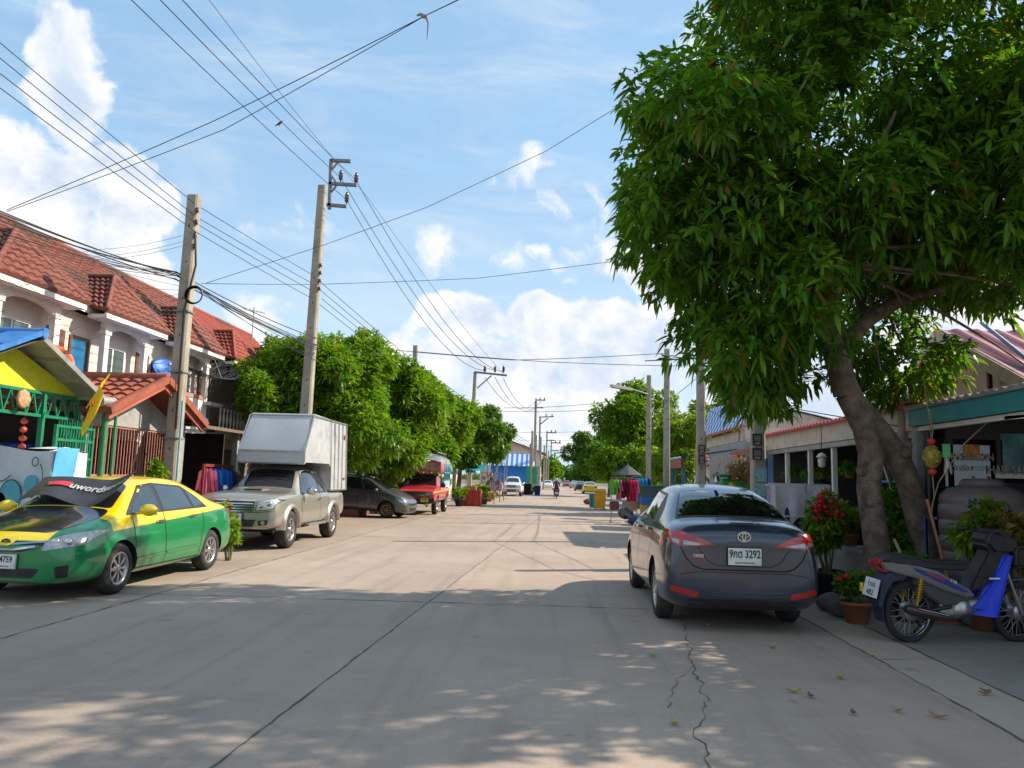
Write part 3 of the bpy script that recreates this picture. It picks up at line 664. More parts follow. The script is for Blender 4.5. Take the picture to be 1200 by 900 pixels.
v.strip('bumper_crease', 'rear', [(-.78, .56), (-.5, .60), (.5, .60), (.78, .56)], .006, M_DRK, off=.003)
v.patch('lower_valance', 'rear', rpoly([(-.62, .34), (.62, .34), (.58, .24), (-.58, .24)], .02), M_BLK, off=.006)
v.strip('valance_edge', 'rear', [(-.48, .395), (-.3, .38), (.3, .38), (.48, .395)], .02, M_ALU if 0 else PG, off=.02)
h, n_ = v.cast('rear', 0, .94, 1); emblem(v, (0, h.y-.008, .955), -1, .075)
h, n_ = v.cast('rear', 0, .76, 1); v.plate((0, h.y-.022, .762), -1, '9กต 3292', 'กรุงเทพมหานคร', w=.36, h=.165)
for (tx, zz, sz, txt, mm) in ((-.50, .755, .045, 'YARIS', M_CHR), (-.46, .71, .042, 'ATIV', M_RED), (.52, .705, .04, 'G', M_RED)):
    h, n_ = v.cast('rear', tx, zz, 1); text_mb(txt, sz, mm, v.root, name='badge', M=facing((tx, h.y-.006, zz), (1, 0, 0)), depth=.003, bold=.001)
q = MB(); q.prism([(-.80, 1.495), (-.98, 1.50), (-.93, 1.56), (-.9, 1.56)], -.018, .018, 'YZ'); q.build('antenna_fin', PG, v.root)
q = MB(); q.box(-.13, .13, -2.11, -2.09, 1.075, 1.09) ; q.build('camera_lamp', M_BLK, v.root)
q = MB(); q.box(-.55, .55, -1.9, 1.9, .22, .26); q.build('underbody', M_DRK, v.root)
v.place(2.04, 10.70, math.radians(.5)); v.root.scale = (.97, 1, 1.075)
# ------------------------------------------------------------------ pick-up trucks
PICK = [(-2.60, .50, .66, .78, .75, .76, 1.02, .62, 1.10), (-2.56, .46, .72, .84, .75, .80, 1.08, .64, 1.14), (-2.2, .46, .76, .865, .78, .82, 1.10, .66, 1.16), (-1.15, .42, .78, .875, .78, .83, 1.10, .66, 1.16),
        (-1.06, .40, .78, .875, .78, .83, 1.10, .60, 1.40), (-1.0, .40, .78, .875, .78, .83, 1.10, .58, 1.70), (-.5, .38, .78, .875, .76, .83, 1.10, .60, 1.78), (.1, .38, .78, .875, .76, .83, 1.09, .60, 1.77),
        (.42, .38, .78, .875, .76, .83, 1.08, .57, 1.70), (.98, .38, .78, .875, .76, .82, 1.06, .64, 1.26), (1.16, .38, .78, .875, .76, .82, 1.06, .68, 1.20), (1.7, .38, .77, .875, .76, .83, 1.07, .70, 1.19), (2.28, .40, .77, .87, .76, .82, 1.04, .70, 1.155),
        (2.46, .42, .74, .85, .70, .80, .98, .68, 1.07), (2.53, .46, .68, .78, .64, .74, .88, .62, .95)]
M_HL = pm('headlamp_glass', (.62, .64, .66), .08, metal=.2, coat=1, var=.2, scale=16)
def pickup(name, label, cat, pnt, group=None, flares=True):
    v = Vehicle(name, label, cat, group)
    def cut(c): c.box(-.70, .70, -2.45, -1.2, .72, 1.5)
    v.loft(PICK, pnt, arches=[(1.62, .40, .46, .60), (-1.46, .40, .46, .60)], cuts=cut)
    v.patch('windshield', 'top', rpoly([(-.64, 1.02), (.64, 1.02), (.50, .44), (-.50, .44)], .07), M_GLS, res=.08)
    v.sides('window_surround', rpoly([(.92, 1.10), (-.95, 1.12), (-.92, 1.60), (-.6, 1.67), (.1, 1.675), (.36, 1.62)], .04), M_BLK, off=.003, th=.004, res=.12)
    v.sides('side_window', rpoly([(.82, 1.13), (-.34, 1.14), (-.34, 1.62), (.1, 1.63), (.30, 1.59)], .04), M_GLS, off=.006, res=.12)
    v.sides('side_window', rpoly([(-.43, 1.14), (-.88, 1.15), (-.85, 1.55), (-.43, 1.62)], .04), M_GLS, off=.006, res=.12)
    v.wheels((1.62, -1.46), .765, .385, .25, n=6, rimr=.62)
    for d in ([(.95, .48), (.97, 1.1)], [(-.39, .45), (-.39, 1.12)], [(-1.03, .45), (-1.03, 1.12)], [(.95, .47), (-1.03, .47)]):
        for sg in (1, -1): v.strip('door_seam', 'side', d, .012, M_DRK, side=sg)
    v.handle([(-.25, .98)], M_CHR); v.mirrors(1.0, .72, 1.17, M_CHR, (.12, .1, .09))
    for sg in (1, -1):
        hl = [(.45, .80), (.78, .84), (.84, 1.0), (.76, 1.03), (.49, .97)]; cx_, cz_ = .66, .92
        v.patch('headlight_bezel', 'front', [(u*sg, z) for u, z in rpoly([((u-cx_)*1.1+cx_, (z-cz_)*1.14+cz_) for u, z in hl], .03)], M_BLK, off=.006, res=.05)
        v.patch('headlight', 'front', [(u*sg, z) for u, z in rpoly(hl, .03)], M_HL, off=.014, res=.05)
        for (lu, lz) in ((.55, .885), (.70, .93)):
            h, n_ = v.cast('front', lu*sg, lz, 1); q = MB(); q.lathe([(.001, .022), (.04, .022), (.055, .016), (.058, 0)], h, 'Y', 18); q.build('lamp_reflector', M_CHR, v.root)
        v.strip('bumper_seam', 'front', [(.0, .76), (sg*.45, .765), (sg*.80, .79)], .012, M_DRK, off=.004)
        v.patch('foglight_recess', 'front', [(u*sg, z) for u, z in rpoly([(.50, .60), (.70, .62), (.68, .52), (.52, .50)], .02)], M_BLK, off=.008)
        h, n_ = v.cast('front', .60*sg, .56, 1); q = MB(); q.lathe([(.001, .02), (.04, .02), (.045, 0)], h, 'Y', 16); q.build('foglight', M_CLR, v.root)
        if flares:
            for yy in (1.62, -1.46):
                pts = [(yy+.50*math.cos(a), .40+.50*math.sin(a)) for a in [PI*k/12 for k in range(13)]]
                vs = []; fs = []
                for k, (a, b) in enumerate(pts):
                    i_ = (yy+(a-yy)*.90, .40+(b-.40)*.90); o_ = (yy+(a-yy)*1.08, .40+(b-.40)*1.08)
                    xo = .872
                    hh, _ = v.cast('side', o_[0], o_[1], sg); xo2 = abs(hh.x) if hh else .86
                    vs += [(sg*(.80), *i_), (sg*(xo+.055), *i_), (sg*(xo+.05), a, b), (sg*(xo2-.01), *o_)]
                for k in range(12):
                    for j in range(3): fs.append((k*4+j, (k+1)*4+j, (k+1)*4+j+1, k*4+j+1))
                q = MB(); q.add(vs, fs, smooth=True); q.build('wheel_arch_flare', pnt, v.root)
    v.patch('grille', 'front', rpoly([(-.42, .98), (.42, .98), (.38, .80), (-.38, .80)], .03), M_BLK, off=.004)
    for z_ in (.835, .885, .935): v.strip('grille_bar', 'front', [(-.39, z_), (.39, z_)], .022, M_CHR, off=.015)
    v.strip('grille_trim', 'front', [(-.44, .99), (.44, .99), (.40, .785), (-.40, .785)], .028, M_CHR, off=.014, closed=True)
    v.strip('bumper_lower_edge', 'front', [(-.7, .46), (.7, .46)], .03, M_ALU, off=.01); v.patch('bumper_intake', 'front', rpoly([(-.46, .62), (.46, .62), (.40, .48), (-.40, .48)], .02), M_BLK, off=.006)
    q = MB(); q.box(-.74, .74, -2.3, 2.3, .36, .42); q.build('underbody', M_DRK, v.root)
    return v
PS = paint('champagne', (.42, .40, .34), metal=.6, rough=.33)
v = pickup('pickup_truck', 'champagne pick-up truck with a tall grey box canopy over cab and bed', 'pickup truck', PS); PU = v
q = MB(); q.add([(-.24, 1.62, 1.165), (.24, 1.62, 1.165), (.20, 1.60, 1.215), (-.20, 1.60, 1.215), (-.24, 1.18, 1.21), (.24, 1.18, 1.21)], [(0, 1, 2, 3), (3, 2, 5, 4), (0, 3, 4), (1, 5, 2)]); o = q.build('bonnet_scoop', PS, v.root)
q = MB(); q.cbox((0, 1.613, 1.192), (.36, .01, .032)); q.build('scoop_mouth', M_DRK, o)
h, n_ = v.cast('front', 0, .64, 1); v.plate((-.02, h.y+.05, .66), 1, 'กร 1981', 'กรุงเทพมหานคร')
for sg in (1, -1): q = MB(); q.beam((sg*.86, .55, .42), (sg*.86, -.75, .42), .12, .05); q.build('side_step', M_ALU, v.root)
MCAN = pm('canopy_tin', (.58, .60, .60), .38, metal=.35, var=.12, scale=1.3, dirt=.3, bump=.15, bscale=3)
MCANV = pm('canopy_canvas', (.46, .50, .55), .55, var=.1, scale=1.5, bump=.25, bscale=2.5)
prof = [(.62, 1.76), (.66, 1.80), (.66, 2.06), (.12, 2.90), (.02, 2.95), (-2.50, 2.88), (-2.56, 2.84), (-2.56, 1.17), (-1.10, 1.17), (-1.10, 1.74), (-1.02, 1.81), (.5, 1.81)]
def side_shift(z, y=-1): return .86-.05*max(0, (z-1.2)/1.7)-.09*min(1, max(0, (y+1)/1.6))
q = MB(); n = len(prof); vs = [(sg*side_shift(z, y), y, z) for sg in (1, -1) for y, z in prof]
q.add(vs, [tuple(range(n)), tuple(range(n, 2*n))[::-1]]+[(i, n+i, n+(i+1) % n, (i+1) % n) for i in range(n) if i not in (2, 1, 8, 9, 10)]+[(8, 8+n, 9+n, 9), (9, 9+n, 10+n, 10)])
# head-board over the windscreen is tarpaulin
can = q.build('canopy', MCAN, v.root)
q = MB(); q.sheet(lambda a, b: Vector(((a-.5)*2*(side_shift(2.06+.84*b, .6)), .66-.54*b+.02*math.sin(b*PI), 2.06+.84*b+.012*math.sin(a*9)*math.sin(b*PI))), 10, 8, th=(0, -.02, 0), smooth=True)
q.sheet(lambda a, b: Vector(((a-.5)*2*(.765), .664+.006*math.sin(a*20), 1.79+.27*b)), 10, 3, th=(0, -.02, 0), smooth=True); q.build('canopy_front_sheet', MCANV, can)
q = MB()
for sg in (1, -1):
    P_ = [(sg*(side_shift(z, y)+.012), y, z) for y, z in prof]
    for a, b in ((2, 3), (3, 5), (5, 7), (7, 8), (8, 9), (1, 2)): q.beam(P_[a], P_[b], .03, .035)
    q.beam((sg*(side_shift(2.9)+.004), -1.1, 2.9), (sg*(side_shift(1.2)+.008), -1.1, 1.75), .02, .02)
q.beam((-.74, .12, 2.91), (.74, .12, 2.91), .03); q.beam((-.76, .675, 2.06), (.76, .675, 2.06), .025); q.build('canopy_trim', M_ALU, can)
q = MB()
for sg in (1, -1):
    for yy in (-1.45, -1.8, -2.15): q.beam((sg*(side_shift(2.8)+.004), yy, 2.84), (sg*(side_shift(1.25)+.004), yy, 1.2), .014, .05)
    for k in range(26): q.ball((sg*(side_shift(2.86)+.006), .0-k*.1, 2.87-.0*k), (.006, .008, .008), 6, 4)
    for k in range(15): q.ball((sg*(side_shift(1.2+k*.11)+.006), -1.1, 1.2+k*.11), (.006, .008, .008), 6, 4)
q.build('rivets_and_ribs', MCAN, can)
q = MB()
for sg in (1, -1): q.cbox((sg*.875, -2.3, 1.45), (.02, .10, .06)); q.cbox((sg*.862, -2.35, 2.55), (.012, .16, .12))
q.build('latch_and_stickers', M_RED, can)
q = MB(); q.ball((.12, 2.62, .84), (.02, .02, .02), 6, 4)
for k in range(16):
    a = rnd.random()*6.28; r_ = .04+.09*rnd.random(); q.beam((.12, 2.60, .86), (.12+r_*math.cos(a), 2.60+.04*rnd.random(), .84+r_*math.sin(a)), .03, .008)
q.build('ribbon_rosette', pm('rosette', (.5, .12, .16), .6, var=.5, scale=20), v.root)
v.place(-6.36, 17.76, PI)
# ------------------------------------------------------------------ trees and plants
def leafmat(name, dark, mid, lite, gloss=.3, trans=.35):
    m, nt, b, tc = newmat(name); at_ = nn(nt, 'ShaderNodeAttribute', attribute_name='leaf'); sp = nn(nt, 'ShaderNodeSeparateColor'); nt.links.new(at_.outputs['Color'], sp.inputs[0])
    n = noise(nt, tc.outputs['Object'], .8, 3); f = mth(nt, 'ADD', mth(nt, 'MULTIPLY', sp.outputs[0], .6), mth(nt, 'MULTIPLY', n, .4))
    c = mixc(nt, sstep(nt, f, .2, .55), dark, mid); c = mixc(nt, sstep(nt, f, .55, .85), c, lite); c = mixc(nt, mth(nt, 'GREATER_THAN', sp.outputs[1], .965), c, (.20, .13, .02))
    nt.links.new(c, b.inputs['Base Color']); b.inputs['Roughness'].default_value = .42; b.inputs['Specular IOR Level'].default_value = gloss
    tr = nn(nt, 'ShaderNodeBsdfTranslucent'); nt.links.new(mixc(nt, 1.0, c, (1.3, 1.25, .35), 'MULTIPLY'), tr.inputs[0])
    ms = nn(nt, 'ShaderNodeMixShader'); ms.inputs[0].default_value = trans; nt.links.new(b.outputs[0], ms.inputs[1]); nt.links.new(tr.outputs[0], ms.inputs[2]); nt.links.new(ms.outputs[0], nt.nodes['Material Output'].inputs[0])
    return m
M_LEAF = leafmat('mango_leaf', (.05, .135, .016), (.10, .24, .02), (.20, .36, .025), trans=.5)
M_LEAF2 = leafmat('roadside_leaf', (.06, .15, .016), (.14, .29, .02), (.30, .43, .035), trans=.5)
M_LEAF3 = leafmat('dark_leaf', (.04, .11, .018), (.085, .20, .022), (.16, .28, .03), trans=.45)
M_LEAFY = leafmat('young_leaf', (.08, .18, .014), (.20, .34, .025), (.38, .46, .04), trans=.4)
M_BARK = pm('bark', (.20, .145, .105), .9, var=.6, scale=7, bump=1, bscale=26, dirt=.4, dirtcol=(.06,.05,.04))
M_BARK2 = pm('bark_grey', (.15, .125, .10), .9, var=.45, scale=5, bump=.8, bscale=26)
def leaf_mesh(name, centres, dirs, rs, mat, per=8, L=.2, W=.045, droop=.9, spread=(.7, 1.5), parent=None, lod=2, jit=.05):
    """whorls of lance-shaped leaves; centres/dirs arrays (n,3)"""
    n = len(centres); N = n*per
    C = np.repeat(centres, per, 0)+rs.normal(0, jit, (N, 3)); D = np.repeat(dirs, per, 0)
    D /= np.linalg.norm(D, axis=1, keepdims=True)+1e-9
    rv = rs.normal(size=(N, 3)); A = rv-(rv*D).sum(1, keepdims=True)*D; A /= np.linalg.norm(A, axis=1, keepdims=True)+1e-9
    th = rs.uniform(spread[0], spread[1], (N, 1)); V = D*np.cos(th)+A*np.sin(th)
    l = L*rs.uniform(.65, 1.25, (N, 1)); w = W*rs.uniform(.8, 1.25, (N, 1))
    S = np.cross(V, np.array([[0, 0, 1.0]])+rs.normal(0, .35, (N, 3))); S /= np.linalg.norm(S, axis=1, keepdims=True)+1e-9
    g = np.array([[0, 0, -1.0]]); k = droop*rs.uniform(.5, 1.4, (N, 1))
    def P(t): return C+V*l*t+g*k*l*t*t*.8
    if lod == 2:
        p0, p1, p2, p3 = P(.04), P(.35), P(.7), P(1.0)
        U = np.cross(S, V); vs = np.stack([p0, p1+S*w*.5, p1-S*w*.5, p2+S*w*.42, p2-S*w*.42, p3], 1).reshape(-1, 3)
        base = (np.arange(N)*6)[:, None]; tri = np.concatenate([base+np.array([[0, 2, 1]]), base+np.array([[3, 4, 5]])], 1).reshape(-1, 3); quad = base+np.array([[1, 2, 4, 3]])
        loops = np.concatenate([tri.ravel(), quad.ravel()]); starts = np.concatenate([np.arange(2*N)*3, 6*N+np.arange(N)*4]); fl = np.concatenate([np.repeat(np.arange(N), 2), np.arange(N)])
    else:
        p0, p1, p3 = P(.0), P(.5), P(1.0); vs = np.stack([p0, p1+S*w*.5, p3, p1-S*w*.5], 1).reshape(-1, 3)
        quad = (np.arange(N)*4)[:, None]+np.array([[0, 1, 2, 3]]); loops = quad.ravel(); starts = np.arange(N)*4; fl = np.arange(N)
    me = bpy.data.meshes.new(name); me.vertices.add(len(vs)); me.vertices.foreach_set('co', vs.ravel()); me.loops.add(len(loops)); me.loops.foreach_set('vertex_index', loops.astype(np.int32))
    me.polygons.add(len(starts)); me.polygons.foreach_set('loop_start', starts.astype(np.int32)); me.update(calc_edges=True)
    at_ = me.color_attributes.new('leaf', 'FLOAT_COLOR', 'POINT'); cl = rs.random(n)*.6; r = np.repeat(cl, per)+rs.random(N)*.4; r2 = rs.random(N)
    colr = np.stack([r, r2, r2, np.ones(N)], 1); colr = np.repeat(colr, len(vs)//N, 0); at_.data.foreach_set('color', colr.ravel())
    me.materials.append(mat); o = bpy.data.objects.new(name, me); COL.objects.link(o); o.parent = parent; return o
def crown_points(rs, lobes, n, shell=.55, flat=0):
    """points gathered in the outer part of overlapping lobes; returns centres and outward directions"""
    w = np.array([a[3]*a[4]*a[5] for a in lobes])**.67; w /= w.sum(); idx = rs.choice(len(lobes), n, p=w); Lb = np.array(lobes)[idx]
    d = rs.normal(size=(n, 3)); d /= np.linalg.norm(d, axis=1, keepdims=True); r = rs.uniform(shell**3, 1, (n, 1))**(1/3)
    bump = 1+.10*np.sin(d[:, :1]*7+idx[:, None])*np.cos(d[:, 1:2]*6)
    p = Lb[:, :3]+d*r*bump*Lb[:, 3:6]; out = d+np.array([[0, 0, .35]]); return p, out
def split_lobes(rs, lobes, k=5, keep=.86, sz=(.30, .55)):
    out = []
    for l in lobes:
        out.append((l[0], l[1], l[2], l[3]*keep, l[4]*keep, l[5]*keep))
        for _ in range(k):
            d = rs.normal(size=3); d[2] = abs(d[2])*.9-.25; d /= np.linalg.norm(d); f = rs.uniform(*sz); r = f*min(l[3], l[4], l[5]); m = rs.uniform(.80, 1.02)
            out.append((l[0]+d[0]*l[3]*m, l[1]+d[1]*l[4]*m, l[2]+d[2]*l[5]*m, r*rs.uniform(.8, 1.3), r*rs.uniform(.8, 1.3), r*rs.uniform(.7, 1.1)))
    return out
def limb(q, a, b, r0, r1, rs, bend=.12, n=7, seg=5):
    a = np.array(a, float); b = np.array(b, float); L = np.linalg.norm(b-a); o1 = rs.normal(0, bend*L, 3); pts = []; rr = []
    for i in range(seg+1):
        t = i/seg; pts.append(tuple(a*(1-t)+b*t+o1*math.sin(PI*t)*.5)); rr.append(r0*(1-t)+r1*t)
    q.tube(pts, rr, n); return pts
def tree(name, label, cat, base, lobes, npts, seed, mat, bark, trunk_r=.16, fork=1.6, per=7, L=.2, W=.05, lod=1, group=None, shell=.6, droop=.35, trunkpts=None):
    rs = np.random.RandomState(seed); r = thing(name, label, cat, base, 0, group)
    q = MB(); loc = [(l[0]-base[0], l[1]-base[1], l[2]-base[2], l[3], l[4], l[5]) for l in lobes]
    pts = limb(q, (0, 0, -.05), (rs.normal(0, .1), rs.normal(0, .1), fork), trunk_r*1.15, trunk_r*.85, rs, .05, 10)
    top = pts[-1]
    for l in loc:
        e = (l[0], l[1], l[2]+.1*l[5]); p2 = limb(q, top, e, trunk_r*.55, trunk_r*.16, rs, .12)
        for k in range(5):
            dd = rs.normal(size=3); dd /= np.linalg.norm(dd); s_ = p2[3]; limb(q, s_, (l[0]+dd[0]*l[3]*.75, l[1]+dd[1]*l[4]*.75, l[2]+dd[2]*l[5]*.7), trunk_r*.2, .012, rs, .1, 5, 4)
    q.build('trunk', bark, r)
    c, d = crown_points(rs, split_lobes(rs, loc), npts, shell); leaf_mesh('crown', c, d, rs, mat, per, L, W, droop=droop, spread=(.4, 1.35), parent=r, lod=lod, jit=.06)
    return r
# the big mango tree on the right: traced limbs, real thickness, at its own distance
rs = np.random.RandomState(5); TB = Vector((4.65, 10.55, 0))
big = thing('mango_tree', 'large mango tree with rounded crown and twin leaning trunks beside the dark grey sedan', 'tree', TB)
def tp(px, py, Y): return at(px, py, Y)-TB
q = MB()
q.tube([tp(1026, 700, 10.5), tp(1028, 640, 10.45), tp(1018, 573, 10.4), tp(1021, 530, 10.4), tp(1012, 500, 10.4), tp(992, 462, 10.35)], [.21, .165, .15, .165, .15, .145], 14)
q.tube([tp(1098, 700, 10.7), tp(1086, 640, 10.65), tp(1064, 562, 10.6), tp(1046, 527, 10.55), tp(1026, 500, 10.5), tp(1000, 470, 10.4), tp(980, 425, 10.3)], [.22, .18, .155, .165, .15, .15, .145], 14)
q.tube([tp(992, 462, 10.35), tp(982, 425, 10.3), tp(968, 385, 10.2), tp(976, 340, 10.0), tp(966, 300, 9.9), tp(950, 230, 9.7), tp(945, 150, 9.6)], [.17, .16, .14, .11, .10, .07, .03], 12)
q.tube([tp(985, 410, 10.3), tp(1015, 375, 10.4), tp(1055, 352, 10.6), tp(1100, 300, 10.9), tp(1150, 220, 11.2)], [.13, .11, .09, .07, .03], 10)
q.tube([tp(968, 385, 10.2), tp(920, 350, 9.7), tp(870, 300, 9.2), tp(820, 250, 8.9)], [.10, .075, .05, .02], 9)
q.tube([tp(966, 300, 9.9), tp(1010, 220, 9.3), tp(1050, 130, 8.8)], [.09, .06, .02], 8); q.tube([tp(972, 330, 9.95), tp(920, 270, 10.6), tp(860, 170, 11.2)], [.08, .05, .02], 8)
q.tube([tp(1055, 352, 10.6), tp(1100, 340, 10.0), tp(1160, 300, 9.5)], [.07, .05, .02], 8); q.tube([tp(1015, 375, 10.4), tp(1000, 330, 11.4), tp(1000, 250, 12.2)], [.07, .05, .02], 8)
# bark knots
for (px, py, Y, r_) in ((1060, 530, 10.42, .10), (1010, 552, 10.3, .08), (1064, 522, 10.45, .06), (1020, 590, 10.3, .07)): q.ball(tp(px, py, Y), (r_, r_*.8, r_*.9), 10, 7)
tips = []
limb(q, tp(1100, 300, 10.9), (2.2, -2.6, 4.4), .07, .02, rs, .08, 8)  # limb out to the crown lobes added off-frame for shade
for k in range(60):
    a = tp(*[(960, 300, 9.9), (985, 240, 9.6), (900, 300, 9.5), (1080, 320, 10.7), (930, 200, 9.8), (1010, 260, 10.8)][k % 6])
    e = Vector((rs.uniform(-3.3, 3.3), rs.uniform(-2.4, 2.4), rs.uniform(3.0, 7.6))); limb(q, a, e, .035, .008, rs, .12, 5, 4)
q.build('trunk', M_BARK, big)
LB = []
def lobe(px, py, Y, rx, ry, rz): p = tp(px, py, Y); LB.append((p.x, p.y, p.z, rx, ry, rz))
lobe(960, 170, 10.1, 2.45, 2.3, 1.85); lobe(840, 240, 9.6, 1.55, 1.8, 1.6); lobe(800, 190, 9.9, .85, 1.2, .85); lobe(782, 275, 9.9, .62, 1.2, .75); lobe(900, 60, 9.9, 1.25, 1.6, 1.0); lobe(1080, 60, 10.2, 1.9, 2.0, 1.2); lobe(1150, 180, 10.1, 1.7, 2.0, 1.5)
lobe(1000, 300, 11.6, 1.5, 1.2, .9); lobe(1040, 250, 8.9, 1.1, 1.0, .8); lobe(880, 458, 10.2, .45, .8, .33); lobe(905, 465, 11.2, .45, .6, .3); lobe(1080, 430, 11.0, .55, .7, .42); lobe(1035, 455, 11.6, .5, .6, .3); lobe(885, 250, 12.0, 1.5, 1.3, 1.3); lobe(1260, 190, 8.2, 1.2, 1.5, 1.3); lobe(1150, -130, 8.0, 1.9, 1.8, 1.3); LB.append((2.45, -3.1, 4.5, 1.1, 1.1, .7)); LB.append((3.2, -2.0, 4.9, 1.1, 1.2, .8)); LB.append((3.3, -3.3, 4.6, 1.2, 1.2, .7)); lobe(1330, 60, 7.6, 1.0, 1.3, 1.2); lobe(885, 370, 9.6, .95, 1.3, .95); lobe(1130, 300, 10.4, 1.3, 1.7, .75); lobe(868, 415, 9.6, .58, 1.0, .55); lobe(915, 440, 10.6, .65, .7, .42); lobe(1190, 300, 9.6, 1.1, 1.4, .75); lobe(1040, 430, 11.8, .8, .8, .4)  # includes unseen lobes added to shape road shade and rear-glass reflection
lobe(1030, -60, 10.2, 2.2, 2.0, 1.0); lobe(1260, 100, 10.4, 1.4, 1.8, 1.6); lobe(870, 330, 10.4, 1.2, 1.5, 1.2); lobe(1000, 380, 12.2, 1.3, 1.0, .6); lobe(960, 0, 10.2, 1.4, 1.6, .7)
c, d = crown_points(rs, split_lobes(rs, LB, 4, .9, (.28, .5)), 11500, .42)
leaf_mesh('crown', c, d, rs, M_LEAF, 9, .20, .050, droop=.55, spread=(.55, 1.5), parent=big, lod=2, jit=.03)
# roadside mangoes on the left
def L4(px, py, Y, rx, ry, rz): p = at(px, py, Y); return (p.x, p.y, p.z, rx, ry, rz)
GL = 'mango trees along the left kerb'
tree('mango_tree', 'broad bright green mango tree directly behind the grey box canopy', 'tree', (-8.4, 26, 0), [L4(315, 468, 24.5, 1.0, 1.5, .95), L4(350, 440, 25.5, 1.6, 1.8, 1.35), L4(405, 450, 26, 1.6, 1.8, 1.6), L4(340, 500, 25, 1.4, 1.6, 1.2), L4(420, 510, 25.5, 1.2, 1.6, 1.3), L4(370, 415, 26, 1.0, 1.3, .75), L4(322, 425, 27, .8, 1.2, .6)], 5200, 11, M_LEAF2, M_BARK2, group=GL, L=.27, W=.075, per=8)
tree('mango_tree', 'second mango tree along the left kerb, over the grey hatchback', 'tree', (-8.0, 31.5, 0), [L4(450, 460, 31, 1.7, 1.9, 1.6), L4(465, 520, 30.5, 1.4, 1.6, 1.3), L4(430, 425, 31.5, 1.0, 1.2, .9), L4(495, 480, 32, 1.1, 1.5, 1.3), L4(425, 520, 30, 1.0, 1.3, .8)], 4200, 12, M_LEAF2, M_BARK2, group=GL, L=.3, W=.085, per=8)
tree('mango_tree', 'third mango tree along the left kerb, behind the red truck', 'tree', (-7.6, 39.5, 0), [L4(505, 490, 39, 1.6, 2.0, 1.7), L4(530, 495, 40, 1.3, 1.8, 1.5), L4(490, 455, 39, 1.1, 1.5, 1.2), L4(505, 525, 38, 1.4, 1.6, 1.0)], 3200, 13, M_LEAF2, M_BARK2, group=GL, L=.34, W=.10, per=8)
tree('mango_tree', 'rounded darker mango tree, farthest of the left row before the blue awnings', 'tree', (-6.2, 50, 0), [L4(560, 510, 50, 1.9, 2.4, 1.6), L4(548, 530, 48, 1.3, 1.6, 1.1), L4(580, 520, 51, 1.0, 1.6, 1.3), L4(540, 500, 50, 1.3, 1.6, 1.2)], 3200, 14, M_LEAF3, M_BARK2, group=GL, L=.34, W=.12, per=8, fork=2.0)
GR_ = 'trees along the right kerb'
tree('roadside_tree', 'bright loose leafed tree along the right kerb behind the clothes racks', 'tree', (5.0, 46, 0), [L4(735, 500, 46, 1.7, 2.0, 1.9), L4(760, 490, 47, 1.5, 1.8, 2.0), L4(720, 540, 45, 1.2, 1.5, 1.4), L4(755, 545, 44, 1.6, 1.6, 1.5), L4(740, 470, 47, 1.0, 1.3, .9)], 3000, 21, M_LEAF2, M_BARK2, group=GR_, L=.32, W=.12, per=7, droop=.4)
tree('roadside_tree', 'dark rounded tree overhanging the far right kerb by the yellow taxi', 'tree', (5.6, 78, 0), [L4(690, 532, 78, 2.0, 2.5, 1.8), L4(705, 540, 76, 1.9, 2.2, 2.0), L4(712, 522, 80, 1.6, 2.0, 1.7)], 2200, 22, M_LEAF3, M_BARK2, group=GR_, L=.4, W=.16, per=7, fork=2.2)
tree('roadside_tree', 'yellowish green tree behind the concrete poles and the blue striped roof', 'tree', (7.6, 38, 0), [L4(800, 510, 38, 1.3, 1.7, 1.3), L4(830, 500, 39, 1.5, 1.7, 1.2), L4(790, 545, 37, 1.0, 1.4, 1.1), L4(860, 490, 40, 1.5, 1.6, 1.2)], 2200, 23, M_LEAFY, M_BARK2, group=GR_, L=.3, W=.11, per=7, droop=.4)
GF = 'far trees at the end of the street'
for i, (px, py, Y, r_, lab) in enumerate(((645, 547, 190, 3.2, 'small bushy green tree behind the cluster of far poles'), (668, 553, 260, 3.4, 'low hazy tree far down the right side of the street'), (688, 553, 220, 3.2, 'hazy tree just beyond the yellow taxi at the end of the street'))):
    p = at(px, py, Y); tree('distant_tree', lab, 'tree', (p.x, Y, 0), [(p.x, Y, p.z, r_*(.9 if i else .75), r_, r_*.85), (p.x+(1.5 if i else .6), Y+1, p.z-.8, r_, r_, r_*.7), (p.x-(1.6 if i else .6), Y-1, p.z-.6, r_, r_, r_*.8)], 900, 40+i, M_LEAF2 if i == 0 else M_LEAF3, M_BARK2, L=.7, W=.35, per=6, droop=.3, group=GF)
# far tree belts behind the houses so that gaps never show an empty plain
def belt(name, x0, x1, y0, y1, h, n, seed):
    r = np.random.RandomState(seed); c = np.stack([r.uniform(x0, x1, n), r.uniform(y0, y1, n), np.abs(r.normal(0, .5, n))*h*.6+r.uniform(0, h*.6, n)], 1); c[:, 2] *= (.7+.3*np.sin(c[:, 0]*.13+c[:, 1]*.07))
    o = leaf_mesh(name, c, r.normal(size=(n, 3)), r, M_LEAF3, 8, .9, .5, parent=None, lod=1, jit=.5); o['kind'] = 'stuff'; o['label'] = 'far-off line of trees'; return o
belt('distant_woodland', -180, -1, 520, 560, 8, 3000, 61); belt('distant_woodland', 6, 200, 520, 560, 8, 3000, 62); belt('distant_woodland', -70, -60, 0, 500, 7, 2500, 63); belt('distant_woodland', 60, 70, 0, 500, 7, 2500, 64)
